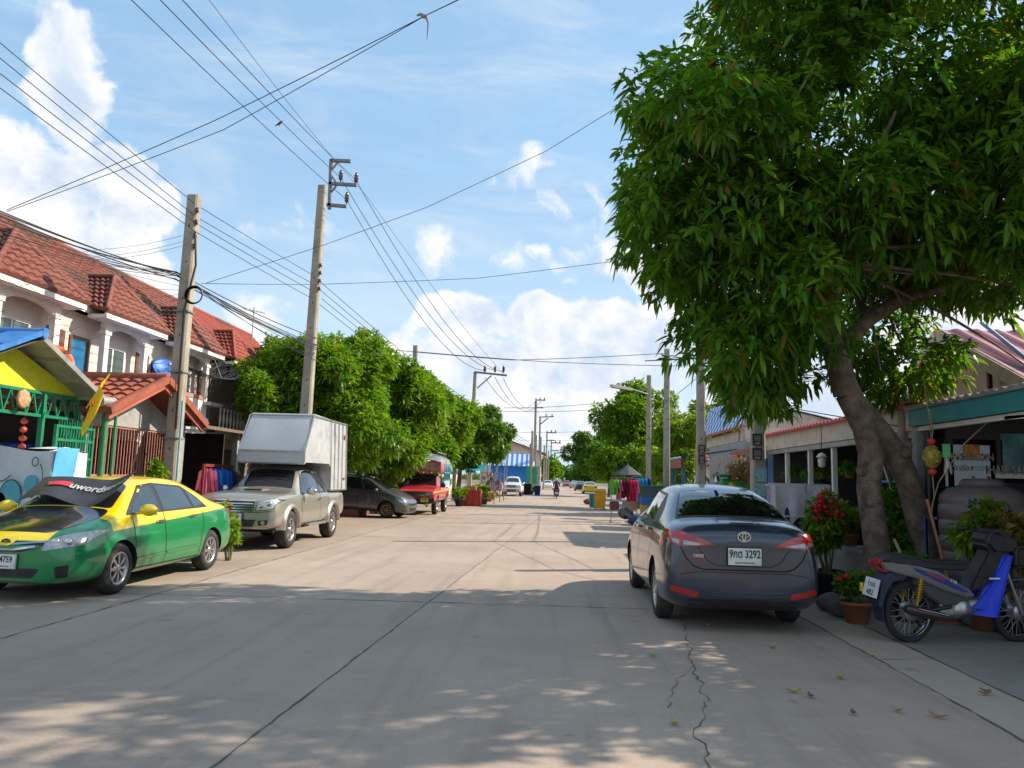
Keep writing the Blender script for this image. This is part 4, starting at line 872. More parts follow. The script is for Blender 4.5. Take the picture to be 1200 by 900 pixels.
# ------------------------------------------------------------------ building helpers
def roofpatch(q, A, B, C, D, wave=.30, amp=.035, rows=0, step=.03, th=.03, mi=0, sub=6):
    """ribbed roof plane: A-B eave, D-C ridge; ribs run eave to ridge; rows adds stepped tile courses"""
    A, B, C, D = map(Vector, (A, B, C, D)); n = (B-A).cross(D-A).normalized()
    if n.z < 0: n = -n
    L = max((B-A).length, (C-D).length); nu = max(2, int(L/wave*sub)); nv = rows if rows else 1
    ax = (B-A).normalized() if (B-A).length > .01 else (C-D).normalized()
    vs = []; fs = []
    def prof(p):
        t = (p-A).dot(ax)/wave; return amp*abs(math.cos(PI*t)) if rows else amp*(.5+.5*math.cos(2*PI*t))
    rowsv = []
    for j in range(nv):
        for e in (0, 1):
            v = (j+e)/nv
            row = []
            for i in range(nu+1):
                u = i/nu; p = (A.lerp(B, u)).lerp(D.lerp(C, u), v); row.append(p+n*(prof(p)+(step*(1-e) if rows else 0)))
            rowsv.append(row)
    for row in rowsv: vs += row
    W = nu+1
    for j in range(len(rowsv)-1):
        for i in range(nu): fs.append((j*W+i, j*W+i+1, (j+1)*W+i+1, (j+1)*W+i))
    q.add(vs, fs, mi=mi)
    q.add([v-n*th for v in (A, B, C, D)], [(0, 3, 2, 1)], mi=mi)
    for a, b in ((A, B), (B, C), (C, D), (D, A)):
        if (a-b).length > .02 and rows == 0 and 0: q.quad(a, b, b-n*th, a-n*th, mi=mi)
    # closed eave edge following the ribs
    E0 = rowsv[0]; o = [p-n*(th+(p-(A.lerp(B, i/nu))).length) for i, p in enumerate(E0)]
    q.add(E0+o, [(i, i+1, W+i+1, W+i) for i in range(nu)], mi=mi); return q
def tilemat2(name, base, worn):
    m, nt, b, tc = newmat(name); o = tc.outputs['Object']; n = noise(nt, o, .7, 7, .7); n2 = noise(nt, o, 9, 4); n3 = noise(nt, o, 3.3, 3)
    c = mixc(nt, n2, tuple(k*.75 for k in base), tuple(min(1, k*1.2) for k in base)); c = mixc(nt, mth(nt, 'MULTIPLY', sstep(nt, n3, .45, .7), .5), c, tuple(k*.6 for k in base))
    c = mixc(nt, sstep(nt, n, .50, .62), c, worn); nt.links.new(c, b.inputs['Base Color']); b.inputs['Roughness'].default_value = .75; return m
M_TILE = tilemat2('roof_tile_red', (.20, .060, .038), (.09, .052, .04)); M_TILE2 = tilemat2('roof_tile_bright', (.30, .062, .04), (.16, .05, .04)); M_TILE3 = tilemat2('roof_tile_orange', (.33, .085, .045), (.16, .06, .04))
M_TILEB = pm('roof_tile_blue', (.02, .14, .50), .5, dirt=.2)
M_WALL = pm('wall_cream', (.72, .64, .56), .85, var=.10, scale=.9, dirt=.3, dirtcol=(.30, .26, .21)); M_WHITE = pm('painted_white', (.74, .72, .68), .7, var=.08, dirt=.2, dirtcol=(.35, .32, .28))
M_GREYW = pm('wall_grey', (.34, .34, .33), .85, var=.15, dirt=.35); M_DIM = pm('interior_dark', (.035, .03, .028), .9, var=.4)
M_PINK = pm('cap_pink', (.42, .22, .18), .7); M_WOOD = pm('wood_brown', (.16, .07, .04), .6, var=.35, scale=6); M_WOODG = pm('weathered_board', (.22, .18, .15), .85, var=.35, scale=5)
M_BLUEG = pm('blue_film_glass', (.015, .17, .36), .15, coat=.6, var=.25, scale=4); M_WGLS = glassmat('house_glass', (.10, .15, .15), .08); M_WGLS2 = glassmat('dark_house_glass', (.03, .04, .045), .08)
M_LIME = pm('wall_lime', (.55, .56, .02), .8, var=.12, dirt=.45, dirtcol=(.35, .35, .05)); M_GRN = pm('green_gate_paint', (.0, .20, .09), .5, dirt=.35, scale=5); M_GALV = pm('galvanised', (.36, .35, .32), .5, metal=.5, dirt=.4)
M_BLUE = pm('blue_paint', (.02, .17, .50), .55, dirt=.4, dirtcol=(.25, .28, .30)); M_PINKM = pm('pink_metal', (.50, .22, .17), .5, dirt=.3); M_REDBAR = pm('maroon_paint', (.25, .035, .025), .5); M_BEIGE = pm('fascia_cream', (.60, .52, .42), .7, dirt=.35)
def window(parent, X, y0, y1, z0, z1, fr=M_WHITE, gl=M_WGLS, d=1, bars=1, name='window'):
    """framed window in a wall facing +X (d=1) or -X (d=-1)"""
    q = MB(); w = .07
    for (a, b, c, e) in ((y0, y1, z0, z0+w), (y0, y1, z1-w, z1), (y0, y0+w, z0+w, z1-w), (y1-w, y1, z0+w, z1-w)): q.box(min(X, X+d*.07), max(X, X+d*.07), a, b, c, e)
    for k in range(bars): yy = y0+(y1-y0)*(k+1)/(bars+1); q.box(min(X, X+d*.055), max(X, X+d*.055), yy-.025, yy+.025, z0+w, z1-w)
    f = q.build(name, fr, parent); q = MB(); q.box(min(X+d*.01, X+d*.03), max(X+d*.01, X+d*.03), y0+.02, y1-.02, z0+.02, z1-.02); q.build('pane', gl, f); return f
def arch_beam(q, X0, X1, y0, y1, zs, zt, n=14):
    """solid spandrel from zs (springing) to zt with a round arch cut out"""
    c = (y0+y1)/2; r = (y1-y0)/2; h = (zt-zs)*.75
    for k in range(n):
        a0, a1 = PI*k/n, PI*(k+1)/n; p0 = (c-r*math.cos(a0), zs+h*math.sin(a0)); p1 = (c-r*math.cos(a1), zs+h*math.sin(a1))
        q.add([(X, *p) for X in (X0, X1) for p in (p0, p1, (p1[0], zt), (p0[0], zt))], [(0, 1, 2, 3), (4, 7, 6, 5), (0, 4, 5, 1), (2, 6, 7, 3)])
# ------------------------------------------------------------------ two-storey terrace on the left
UN = ['nearest house of the cream two-storey terrace, cut by the left edge of the photo', 'cream terrace house with blue film window and brown door above the lime green porch', 'cream terrace house above the red tiled porch, with blue satellite dish', 'terrace house with weathered grey boards upstairs, behind the leaning concrete pole', 'last terrace house, bright red tiled roof end beside the mango crown']
def house_unit(k, yb):
    h = thing('terrace_house', UN[k], 'house', (-11.3, yb, 0), 0, 'two storey terrace houses on the left'); h.scale = (.52, 1, .91); y0, y1 = -1.8, 1.8; wood = k >= 3; tm = M_TILE if k < 3 else M_TILE2
    q = MB(); q.box(-8, .55, y0+.004, y1-.004, 0, 5.72); q.box(.55, .65, y0+.004, y1-.004, 2.85, 3.05); q.build('wall', M_WALL if not wood else M_WOODG, h)
    q = MB()
    q.box(0, 1.3, -1.0, 1.0, 2.90, 3.08)
    q.build('balcony_slab', M_WHITE, h)
    if not wood:
        q = MB()
        n = 10
        for i in range(n):
            a, b = -1+2*i/n, -1+2*(i+1)/n; xa, xb = 1.12+.38*math.cos(a*PI/2), 1.12+.38*math.cos(b*PI/2)
            q.add([(xa, a, 3.02), (xb, b, 3.02), (xb, b, 4.02), (xa, a, 4.02), (xa-.1, a, 3.02), (xb-.1, b, 3.02), (xb-.1, b, 4.02), (xa-.1, a, 4.02)], [(0, 1, 2, 3), (4, 7, 6, 5), (3, 2, 6, 7), (0, 4, 5, 1)])
        o = q.build('balcony_parapet', M_WHITE, h); q = MB()
        for i in range(n):
            a, b = -1.03+2.06*i/n, -1.03+2.06*(i+1)/n; xa, xb = 1.12+.42*math.cos(a*PI/2/1.03), 1.12+.42*math.cos(b*PI/2/1.03)
            q.add([(xa, a, 4.02), (xb, b, 4.02), (xb, b, 4.15), (xa, a, 4.15), (xa-.2, a, 4.02), (xb-.2, b, 4.02), (xb-.2, b, 4.15), (xa-.2, a, 4.15)], [(0, 1, 2, 3), (4, 7, 6, 5), (3, 2, 6, 7), (0, 4, 5, 1)])
        q.build('parapet_cap', M_PINK, o)
        for sg in (-1, 1):
            q = MB(); q.box(1.06, 1.30, sg*.88-.09, sg*.88+.09, 3.02, 5.34); q.box(1.02, 1.34, sg*.88-.13, sg*.88+.13, 5.16, 5.26); q.build('column', M_WHITE, h)
        q = MB(); arch_beam(q, 1.08, 1.28, -.79, .79, 5.12, 5.50); q.box(1.07, 1.29, -1.0, -.79, 5.34, 5.50); q.box(1.07, 1.29, .79, 1.0, 5.34, 5.50); q.build('arch', M_WHITE, h)
        window(h, .55, -.55, .55, 3.85, 5.0, M_WHITE, M_WGLS, bars=1)
        if k == 1: window(h, .55, -1.72, -.98, 3.55, 5.0, M_WOOD, M_BLUEG, bars=0)
        if k != 1: window(h, .55, -1.72, -1.0, 3.6, 4.95, M_WOOD, M_WGLS2, bars=1)
        q = MB(); q.box(.55, .61, 1.08, 1.70, 3.1, 5.05); q.build('door', M_WOOD, h)
        q = MB(); q.box(.55, .8, -1.8, -1.0, 3.46, 3.54) ; q.build('sill_ledge', M_WHITE, h)
    else:
        q = MB()
        for i in range(13): z = 3.1+i*.19; q.add([(.57, -1.78, z), (.57, 1.78, z), (.585, 1.78, z+.185), (.585, -1.78, z+.185), (.605, -1.78, z), (.605, 1.78, z)], [(4, 5, 2, 3), (0, 4, 3), (1, 2, 5), (0, 1, 5, 4)])
        q.box(.57, .65, -1.79, -1.70, 3.05, 5.65); q.build('board_siding', M_WOODG, h)
        if k == 3:
            q = MB(); q.box(1.20, 1.36, -1.78, 1.78, 3.92, 4.05); q.box(1.2, 1.36, -1.78, 1.78, 3.05, 3.16); q.box(0, 1.36, -1.78, 1.78, 2.86, 3.04); ra = q.build('balustrade', M_WOODG, h)
            for i in range(13):
                q = MB(); q.lathe([(.05, 3.16), (.06, 3.2), (.035, 3.3), (.07, 3.52), (.035, 3.75), (.06, 3.88), (.05, 3.92)], (1.28, -1.6+i*.27, 0), n=8); q.build('baluster', M_WHITE, ra)
    q = MB(); q.box(0, 1.0, y0+.004, y1-.004, 5.60, 5.72); q.box(.92, 1.02, y0+.003, y1-.003, 5.66, 5.82); q.box(.9, 1.74, -1.4, 1.4, 5.50, 5.60); q.box(1.70, 1.80, -1.42, 1.42, 5.50, 5.64); q.build('eave_soffit', M_WHITE, h)
    q = MB(); sl_ = .55
    def mz(x): return 5.80+(1.05-x)*sl_
    roofpatch(q, (1.08, y0, mz(1.08)), (1.08, y1, mz(1.08)), (-2.6, y1, mz(-2.6)), (-2.6, y0, mz(-2.6)), .28, .05, 13, .05)
    ez = 5.66; ax = .35; az = 6.90; bx = 1.05-(az-5.80)/sl_
    roofpatch(q, (1.85, -1.46, ez), (1.85, 1.46, ez), (ax, .01, az), (ax, -.01, az), .28, .05, 7, .05)
    for sg in (-1, 1): roofpatch(q, (1.85, sg*1.46, ez), (1.05, sg*1.46, ez+.12), (bx, 0, az), (ax, 0, az), .28, .05, 7, .05)
    rf = q.build('roof', tm, h)
    q = MB()
    for a, b in (((1.85, -1.46, ez+.05), (ax, 0, az+.07)), ((1.85, 1.46, ez+.05), (ax, 0, az+.07)), ((ax, 0, az+.07), (bx-.1, 0, az+.07)), ((-2.6, y0, mz(-2.6)+.08), (-2.6, y1, mz(-2.6)+.08))): q.tube([a, b], .075, 8)
    q.build('ridge_tiles', tm, rf)
    q = MB(); q.prism([(-2.6, mz(-2.6)-.05), (-8, 5.7), (-8, 5.6), (1.0, 5.6)], y0+.02, y1-.02, 'XZ'); q.build('roof_back', M_TILE, rf)
    # ground floor openings
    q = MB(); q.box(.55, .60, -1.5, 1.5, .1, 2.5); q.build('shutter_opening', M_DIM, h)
    return h
HU = [house_unit(k, 14.7+3.6*k) for k in range(5)]
# ------------------------------------------------------------------ lime green porch, nearest left
p = thing('lime_porch', 'lime green gabled porch with green truss beam and blue ridge, at the left edge', 'porch', (-8.6, 11.55, .08)); p.scale = (1, .85, 1)
q = MB(); q.prism([(-2.3, 2.72), (2.05, 2.72), (1.95, 2.80), (0, 3.34), (-2.2, 2.80)], -.06, .06, 'YZ'); q.build('gable_wall', M_LIME, p)
q = MB(); roofpatch(q, (.5, 2.25, 2.66), (-3.4, 2.25, 2.66), (-3.4, 0, 3.50), (.5, 0, 3.50), .2, .03); roofpatch(q, (.5, -2.35, 2.66), (-3.4, -2.35, 2.66), (-3.4, 0, 3.50), (.5, 0, 3.50), .2, .03); rf = q.build('roof', M_GALV, p)
q = MB(); q.tube([(.55, 0, 3.57), (-3.4, 0, 3.57)], .09, 10); q.build('ridge_cap', M_BLUE, rf)
q = MB(); q.beam((.52, 0, 3.59), (.52, -2.38, 2.70), .05, .08); q.beam((.25, 0, 3.61), (.25, -.9, 3.27), .55, .02); q.build('blue_edge_sheet', M_BLUE, rf)
q = MB(); q.beam((.51, 0, 3.50), (.51, 2.28, 2.66), .04, .09); q.build('barge_board', M_GALV, rf)
for yy in (.6, 1.3, 2.0): 
    q = MB(); q.beam((.45, yy, 3.46-.37*yy), (-3.3, yy, 3.46-.37*yy), .05, .08); q.build('purlin', M_GALV, rf)
q = MB(); q.beam((.05, -2.3, 2.70), (.05, 2.1, 2.70), .05); q.beam((.05, -2.3, 2.32), (.05, 2.1, 2.32), .05)
for i in range(14):
    a = -2.3+i*.31; q.beam((.05, a, 2.32), (.05, a+.155, 2.70), .028); q.beam((.05, a+.155, 2.70), (.05, a+.31, 2.32), .028)
q.build('truss_beam', M_GRN, p)
for yy in (2.08, .95, -2.2): q = MB(); q.box(.02, .10, yy-.04, yy+.04, 0, 2.72); q.build('post', M_GRN, p)
q = MB(); q.tube([(.45, 2.32, .05), (.45, 2.32, 2.55)], .055, 10); q.tube([(.60, 2.42, .05), (.60, 2.42, 2.5)], .03, 8); q.build('downpipe', pm('pipe_green', (.05, .26, .11), .5, dirt=.3), p)
q = MB(); q.tube([(.5, 2.45, 2.68), (.5, 1.95, 2.66)], .10, 10); q.tube([(.5, 2.36, 2.66), (-3, 2.36, 2.60)], .08, 8); q.build('gutter', M_GALV, p)
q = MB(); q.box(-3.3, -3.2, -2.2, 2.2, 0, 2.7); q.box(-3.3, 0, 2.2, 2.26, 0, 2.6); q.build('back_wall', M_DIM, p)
q = MB(); q.box(-1.3, -1.24, .55, 1.25, .9, 2.3); q.build('cream_panel', M_WALL, p)
g = thing('metal_gate', 'open green metal gate of close upright bars beside the white tarpaulin', 'gate', (-8.0, 11.95, 0), math.radians(4)); g.scale = (1, .9, 1.1)
q = MB()
for z in (.15, 1.55, 1.82, 2.02): q.beam((0, 0, z), (0, 1.25, z), .04)
for y in (0, 1.25): q.beam((0, y, .1), (0, y, 2.04), .05)
q.build('gate_frame', M_GRN, g); q = MB()
for i in range(14): y = .08+i*.084; q.tube([(0, y, .15), (0, y, 2.1+.03*(i % 2))], .011, 6)
for i in range(12): q.tube([(0, .05+i*.1, 1.82), (0, .10+i*.1, 2.02)], .008, 5)
q.build('gate_bars', M_GRN, g)
f = thing('flag', 'yellow royal flag on a slanting yellow pole in front of the lime green porch', 'flag', (-7.85, 12.5, .05))
q = MB(); q.tube([(0, -.05, 2.5), (.22, .17, 3.12)], .014, 6); q.build('flag_pole', pm('flag_yellow_pole', (.7, .45, .02), .5), f)
q = MB(); q.sheet(lambda a, b: Vector((.03+.16*b+.04*math.sin(a*6+b*3), -.03+.16*b-.10*a-.06*math.sin(a*3)*b, 2.62+.42*b-.60*a*(1-.35*b))), 12, 10, th=(.006, 0, 0), smooth=True); q.build('flag_cloth', pm('flag_yellow', (.80, .50, .01), .8, var=.1), f)
q = MB(); q.ball((.10, -.02, 2.58), (.02, .05, .06), 10, 6); q.build('flag_emblem', pm('flag_red', (.55, .06, .02), .7), f)
def small(name, label, cat, mb, mat, group=None, loc=None):
    o = mb.build(name, mat); tag(o, label, cat, group)
    return o
q = MB(); q.lathe([(.001, .03), (.13, .03), (.15, .02), (.155, 0), (.15, -.02), (.001, -.02)], (-8.42, 11.7, 2.62), 'X', 8); cl = small('wall_medallion', 'round pink and cream medallion hung on the green truss beam', 'ornament', q, pm('medallion', (.55, .30, .16), .6, var=.6, scale=18))
def at_local(px, py, Y): return at(px, py, Y)
ln = thing('lantern_string', 'string of red round paper lanterns hanging from the green truss beam', 'lantern', at(29, 490, 12.2))
for i in range(4): q = MB(); q.ball((0, 0, -.05-.14*i), (.06, .06, .05), 12, 7); q.build('lantern', pm('lantern_red', (.6, .10, .05), .6), ln)
q = MB(); q.tube([(0, 0, .15), (0, 0, -.9)], .005, 5); q.tube([(0, 0, -.58), (0, 0, -.85)], .018, 6); q.build('tassel', pm('tassel', (.5, .02, .12), .8), ln)
# tarpaulin-covered stand
tb = thing('tarpaulin_stall', 'vendor stand wrapped in a white and sky blue printed tarpaulin at the left edge', 'stall', at(28, 640, 12.0)*1); tb.location.z = 0; tb.scale = (1, 1, 1.36)
q = MB()
def tarp(a, b):
    per = a*4; c = [(-.75, -.45), (.62, -.45), (.62, .45), (-.75, .45), (-.75, -.45)]; i = min(3, int(per)); t = per-i; x = c[i][0]*(1-t)+c[i+1][0]*t; y = c[i][1]*(1-t)+c[i+1][1]*t
    k = 1+.05*math.sin(a*40+b*4)*(1-b)+.06*(1-b); return Vector((x*k, y*k, .35+1.0*b+.03*math.sin(a*23)))
q.sheet(tarp, 60, 10, smooth=True); q.sheet(lambda a, b: Vector((-.75+1.37*a, -.45+.9*b, 1.35+.03*math.sin(a*9)*math.sin(b*6))), 10, 8, smooth=True); q.build('tarpaulin', pm('tarp_white', (.62, .68, .72), .5, var=.12, scale=2.5, bump=.4, bscale=4), tb)
q = MB()
for (x0, z0, r_) in ((.05, .82, .17), (-.42, .72, .14), (.35, .95, .10), (-.12, .74, .11)): q.lathe([(.001, -.02), (r_, -.02), (r_, .012)], (x0, -.492, z0), 'Y', 20, smooth=False)
q.build('tarp_print_clouds', pm('tarp_teal', (.10, .42, .52), .5), tb); q = MB()
arc = lambda cx, cz, r, a0, a1: [(cx+r*math.cos(a0+(a1-a0)*k/14), -.512, cz+r*math.sin(a0+(a1-a0)*k/14)) for k in range(15)]
for a_ in (arc(-.15, 1.22, .25, PI*1.05, PI*1.75), arc(.05, .82, .17, .1, PI), arc(-.42, .72, .14, .2, PI), arc(.40, 1.2, .05, 0, 6.2), arc(.30, 1.02, .24, -1.2, .7)): q.tube(a_, .006, 5)
q.build('tarp_print_lines', M_INK, tb)
q = MB(); q.sheet(lambda a, b: Vector((.66+.03*math.sin(b*8), -.46+.55*a+.02*math.sin(b*20), .45+.92*b)), 6, 10, th=(.01, 0, 0), smooth=True); q.build('tarp_blue_fold', pm('tarp_sky', (.12, .46, .78), .5), tb)
q = MB(); q.box(-.7, .55, -.4, .4, .0, .36); q.build('stand_base', M_BLUE, tb)
tb2 = thing('covered_motorbike', 'small covered load under a pale blue sheet, right of the white tarpaulin', 'covered load', at(62, 640, 12.6)); tb2.location.z = 0; tb2.scale = (1, 1, 1.28)
q = MB(); q.lathe([(.02, 1.38), (.22, 1.34), (.30, 1.22), (.32, .9), (.36, .5), (.40, .3)], n=22); q.v = [(v[0]*(1+.10*math.sin(7*math.atan2(v[1], v[0]))*(1.4-v[2])), v[1]*(1+.10*math.sin(7*math.atan2(v[1], v[0]))*(1.4-v[2])), v[2]) for v in q.v]; q.build('sheet', pm('sheet_paleblue', (.58, .74, .78), .5, var=.2, scale=4), tb2)
q = MB(); q.lathe([(.2, 0), (.24, .35)], n=14); q.build('base', M_BLK, tb2)
for (px, py, lab) in ((24, 510, 'blue plastic drum behind the white tarpaulin, nearest the green post'), (8, 512, 'darker blue drum behind the white tarpaulin at the frame edge')):
    c_ = at(px, py, 13.2); q = MB(); q.lathe([(.001, 0), (.27, 0), (.29, .05), (.28, .3), (.30, .32), (.28, .36), (.28, .75), (.30, .78), (.28, .82), (.27, 1.0), (.29, 1.02), (.25, 1.06), (.001, 1.05)], n=20)
    o = small('plastic_drum', lab, 'drum', q, pm('drum_blue', (.01, .04, .38), .4), 'blue drums'); o.location = (c_.x, 13.2, .9)
# blue platform the drums stand on
q = MB(); q.box(-.7, .7, -.4, .4, .84, .9); [q.box(x-.03, x+.03, y-.03, y+.03, 0, .84) for x in (-.6, .6) for y in (-.35, .35)]
o = small('drum_table', 'low dark metal table carrying the blue drums in the green porch', 'table', q, M_BLK); c_ = at(16, 512, 13.2); o.location = (c_.x, 13.2, 0)
# ------------------------------------------------------------------ red tiled porch
p = thing('tiled_porch', 'porch with red tiled gable roof and maroon bar grille, behind the taxi', 'porch', (-8.3, 15.25, -.04))
q = MB(); roofpatch(q, (.32, -1.95, 2.62), (-2.3, -1.95, 2.62), (-2.3, 0, 3.42), (.32, 0, 3.42), .26, .05, 7, .045); roofpatch(q, (-2.3, 1.85, 2.62), (.32, 1.85, 2.62), (.32, 0, 3.42), (-2.3, 0, 3.42), .26, .05, 7, .045); rf = q.build('roof', M_TILE3, p)
q = MB(); q.tube([(.36, 0, 3.47), (-2.3, 0, 3.47)], .10, 8); q.beam((.36, 0, 3.44), (.36, -1.98, 2.63), .10, .14); q.beam((.36, 0, 3.44), (.36, 1.9, 2.63), .10, .14); q.build('roof_edge', M_TILE3, rf)
q = MB(); q.beam((.30, 0, 3.30), (.30, -1.9, 2.52), .05, .10); q.beam((.30, 0, 3.30), (.30, 1.85, 2.52), .05, .10); q.build('barge_board', pm('barge_red', (.45, .12, .07), .6), rf)
q = MB(); q.prism([(-1.75, 2.42), (1.7, 2.42), (1.7, 2.5), (0, 3.2), (-1.75, 2.5)], -.25, -.18, 'YZ'); q.build('gable_wall', M_GREYW, p); q = MB(); q.box(-3.6, -3.5, -1.8, 1.8, 0, 2.5); q.build('back_wall', M_GREYW, p)
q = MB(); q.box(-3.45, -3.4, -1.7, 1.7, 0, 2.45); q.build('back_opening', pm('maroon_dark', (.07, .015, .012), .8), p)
q = MB()
for i in range(34): y = -1.72+i*.104; q.box(-.235, -.215, y-.008, y+.008, .15, 2.42)
for z in (.2, 1.4, 1.46, 2.40): q.box(-.245, -.205, -1.75, 1.72, z-.02, z+.02)
q.build('bar_grille', M_PINKM, p)
q = MB()
for i in range(9): y = -1.4+i*.3; q.sheet(lambda a, b: Vector((-1.0+.04*math.sin(a*9), y+.2*a, 1.25-.6*b-.1*math.sin(i*2.1)*b)), 4, 3, th=(.01, 0, 0), smooth=True, mi=i % 3)
q.build('hanging_laundry', [pm('cloth_grey', (.35, .33, .38), .9), pm('cloth_mauve', (.30, .12, .25), .9), pm('cloth_white', (.6, .58, .56), .9)], p)
for i in range(2):
    q = MB(); yy = (-1.78, 1.70)[i]; q.box(-.30, -.14, yy-.08, yy+.08, 0, 2.45); q.build('post', M_GREYW, p)
fe = thing('low_fence', 'low pink metal fence with stepped diagonal top rails behind the taxi roof', 'fence', (-7.75, 15.3, 0))
q = MB()
for a, b in (((0, -.9, .75), (0, -.3, 1.32)), ((0, -.3, 1.32), (0, .35, 1.32)), ((0, .35, 1.32), (0, .85, .75)), ((0, -.9, .62), (0, -.3, 1.18)), ((0, -.3, 1.18), (0, .35, 1.18)), ((0, .35, 1.18), (0, .85, .62)), ((0, -.9, .15), (0, .85, .15))): q.beam(a, b, .03)
for i in range(16):
    y = -.88+i*.114; zt = 1.3 if -.3 < y < .35 else (1.3-(-.3-y)*.95 if y < -.3 else 1.3-(y-.35)*1.12); q.beam((0, y, .05), (0, y, zt), .014)
q.build('fence_rails', M_PINKM, fe)
# stone garden table and bench ornaments near the fence
q = MB(); q.lathe([(.001, 0), (.16, 0), (.10, .08), (.08, .5), (.12, .62), (.34, .66), (.36, .74), (.001, .76)], n=18); o = small('stone_table', 'small pale stone pedestal table beside the green downpipe', 'table', q, M_GREYW); o.location = (-7.95, 14.6, 0.3)
q = MB(); q.ball((0, 0, .22), (.11, .11, .13), 14, 9); q.lathe([(.001, 0), (.10, 0), (.06, .10), (.001, .1)], n=14); o = small('stone_urn', 'small pale round stone urn on the pedestal table', 'urn', q, M_WHITE); o.location = (-7.95, 14.6, 1.06)
# ------------------------------------------------------------------ dark carport with brown awning and blue tiles above
p = thing('carport', 'dark open carport under a brown corrugated awning with blue tiles above', 'carport', (-8.4, 18.3, 0)); p.scale = (1, .85, 1.06)
q = MB(); roofpatch(q, (.35, -1.9, 2.42), (.35, 2.2, 2.42), (-1.2, 2.2, 2.62), (-1.2, -1.9, 2.62), .2, .035); q.build('awning', pm('awning_brown', (.24, .15, .10), .8, dirt=.5), p)
q = MB(); roofpatch(q, (-.9, -1.2, 2.70), (-.9, 2.2, 2.70), (-2.4, 2.2, 3.35), (-2.4, -1.2, 3.35), .25, .05, 5, .04); q.build('blue_tiled_roof', M_TILEB, p)
for yy in (-1.8, 1.75): q = MB(); q.box(.0, .14, yy-.07, yy+.07, 0, 2.42); q.build('post', M_GREYW, p)
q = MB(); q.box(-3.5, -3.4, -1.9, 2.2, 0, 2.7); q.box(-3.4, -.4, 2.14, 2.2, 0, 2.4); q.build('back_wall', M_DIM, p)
q = MB(); q.box(-.1, -.04, -1.7, 1.7, .95, 1.02); q.box(-.1, -.04, -1.7, 1.7, .15, .2); rl = q.build('balustrade_rail', M_REDBAR, p)
for i in range(12): q = MB(); q.lathe([(.04, .2), (.05, .25), (.025, .4), (.05, .6), (.025, .8), (.045, .95)], (-.07, -1.6+i*.29, 0), n=8); q.build('baluster', M_PINKM, rl)
q = MB(); q.tube([(-.6, 1.95, 0), (-.6, 1.95, 2.3)], .02, 6) 
def garment(q, x, y, z, w, h, mi=0, ax=(0, 1, 0), sl=True, ph=0):
    """a shirt hanging from a rail: body, shoulders and two sleeves, with folds and thickness"""
    A = Vector(ax); N = A.cross(Vector((0, 0, 1)))
    def f(u, v): 
        ww = w*(.36+.14*min(1, v*6)) if v < .17 else w*(.5+.04*v); return Vector((x, y, z-.02))+A*(u-.5)*2*ww+N*(.025*math.sin(u*14+ph)*v)+Vector((0, 0, -h*v-(.06*abs(u-.5)*2 if v < .15 else .06*abs(u-.5)*2*0)))
    q.sheet(f, 10, 7, th=tuple(N*.02), smooth=True, mi=mi)
    if sl:
        for sg in (-1, 1): q.sheet(lambda u, v: Vector((x, y, z-.06))+A*sg*(w*.40+w*.30*v*(1)+.0)+A*sg*(u*.07)+N*.01*math.sin(v*5)+Vector((0, 0, -h*.5*v-u*.03)), 2, 4, th=tuple(N*.03), smooth=True, mi=mi)
def cloth(name, c): return pm('cloth_'+name, c, .9, var=.2, scale=6)
CR = thing('clothes_rail', 'red clothes rail with blue and pink shirts in front of the dark carport', 'clothes rail', (-7.6, 17.2, 0), math.radians(0)); CR.scale = (1, 1, 1.2)
q = MB(); q.beam((0, -.75, 1.40), (0, .75, 1.40), .05); 
for yy in (-.75, .75): q.beam((0, yy, 0), (0, yy, 1.42), .05); q.beam((-.25, yy, .03), (.25, yy, .03), .05)
q.build('rail_frame', M_REDBAR, CR)
cs = [cloth('royal', (.01, .11, .55)), cloth('pink', (.62, .12, .2)), cloth('navy', (.02, .03, .15)), cloth('azure', (.02, .25, .6))]
for i in range(10):
    q = MB(); garment(q, .0+.02*(i % 2), -.62+i*.135, 1.38, .19, .72, 0, ax=(.85, .5, 0), ph=i); q.build('hanging_shirt', cs[1] if i < 2 else (cs[2] if i > 7 else (cs[0] if i % 3 else cs[3])), CR)
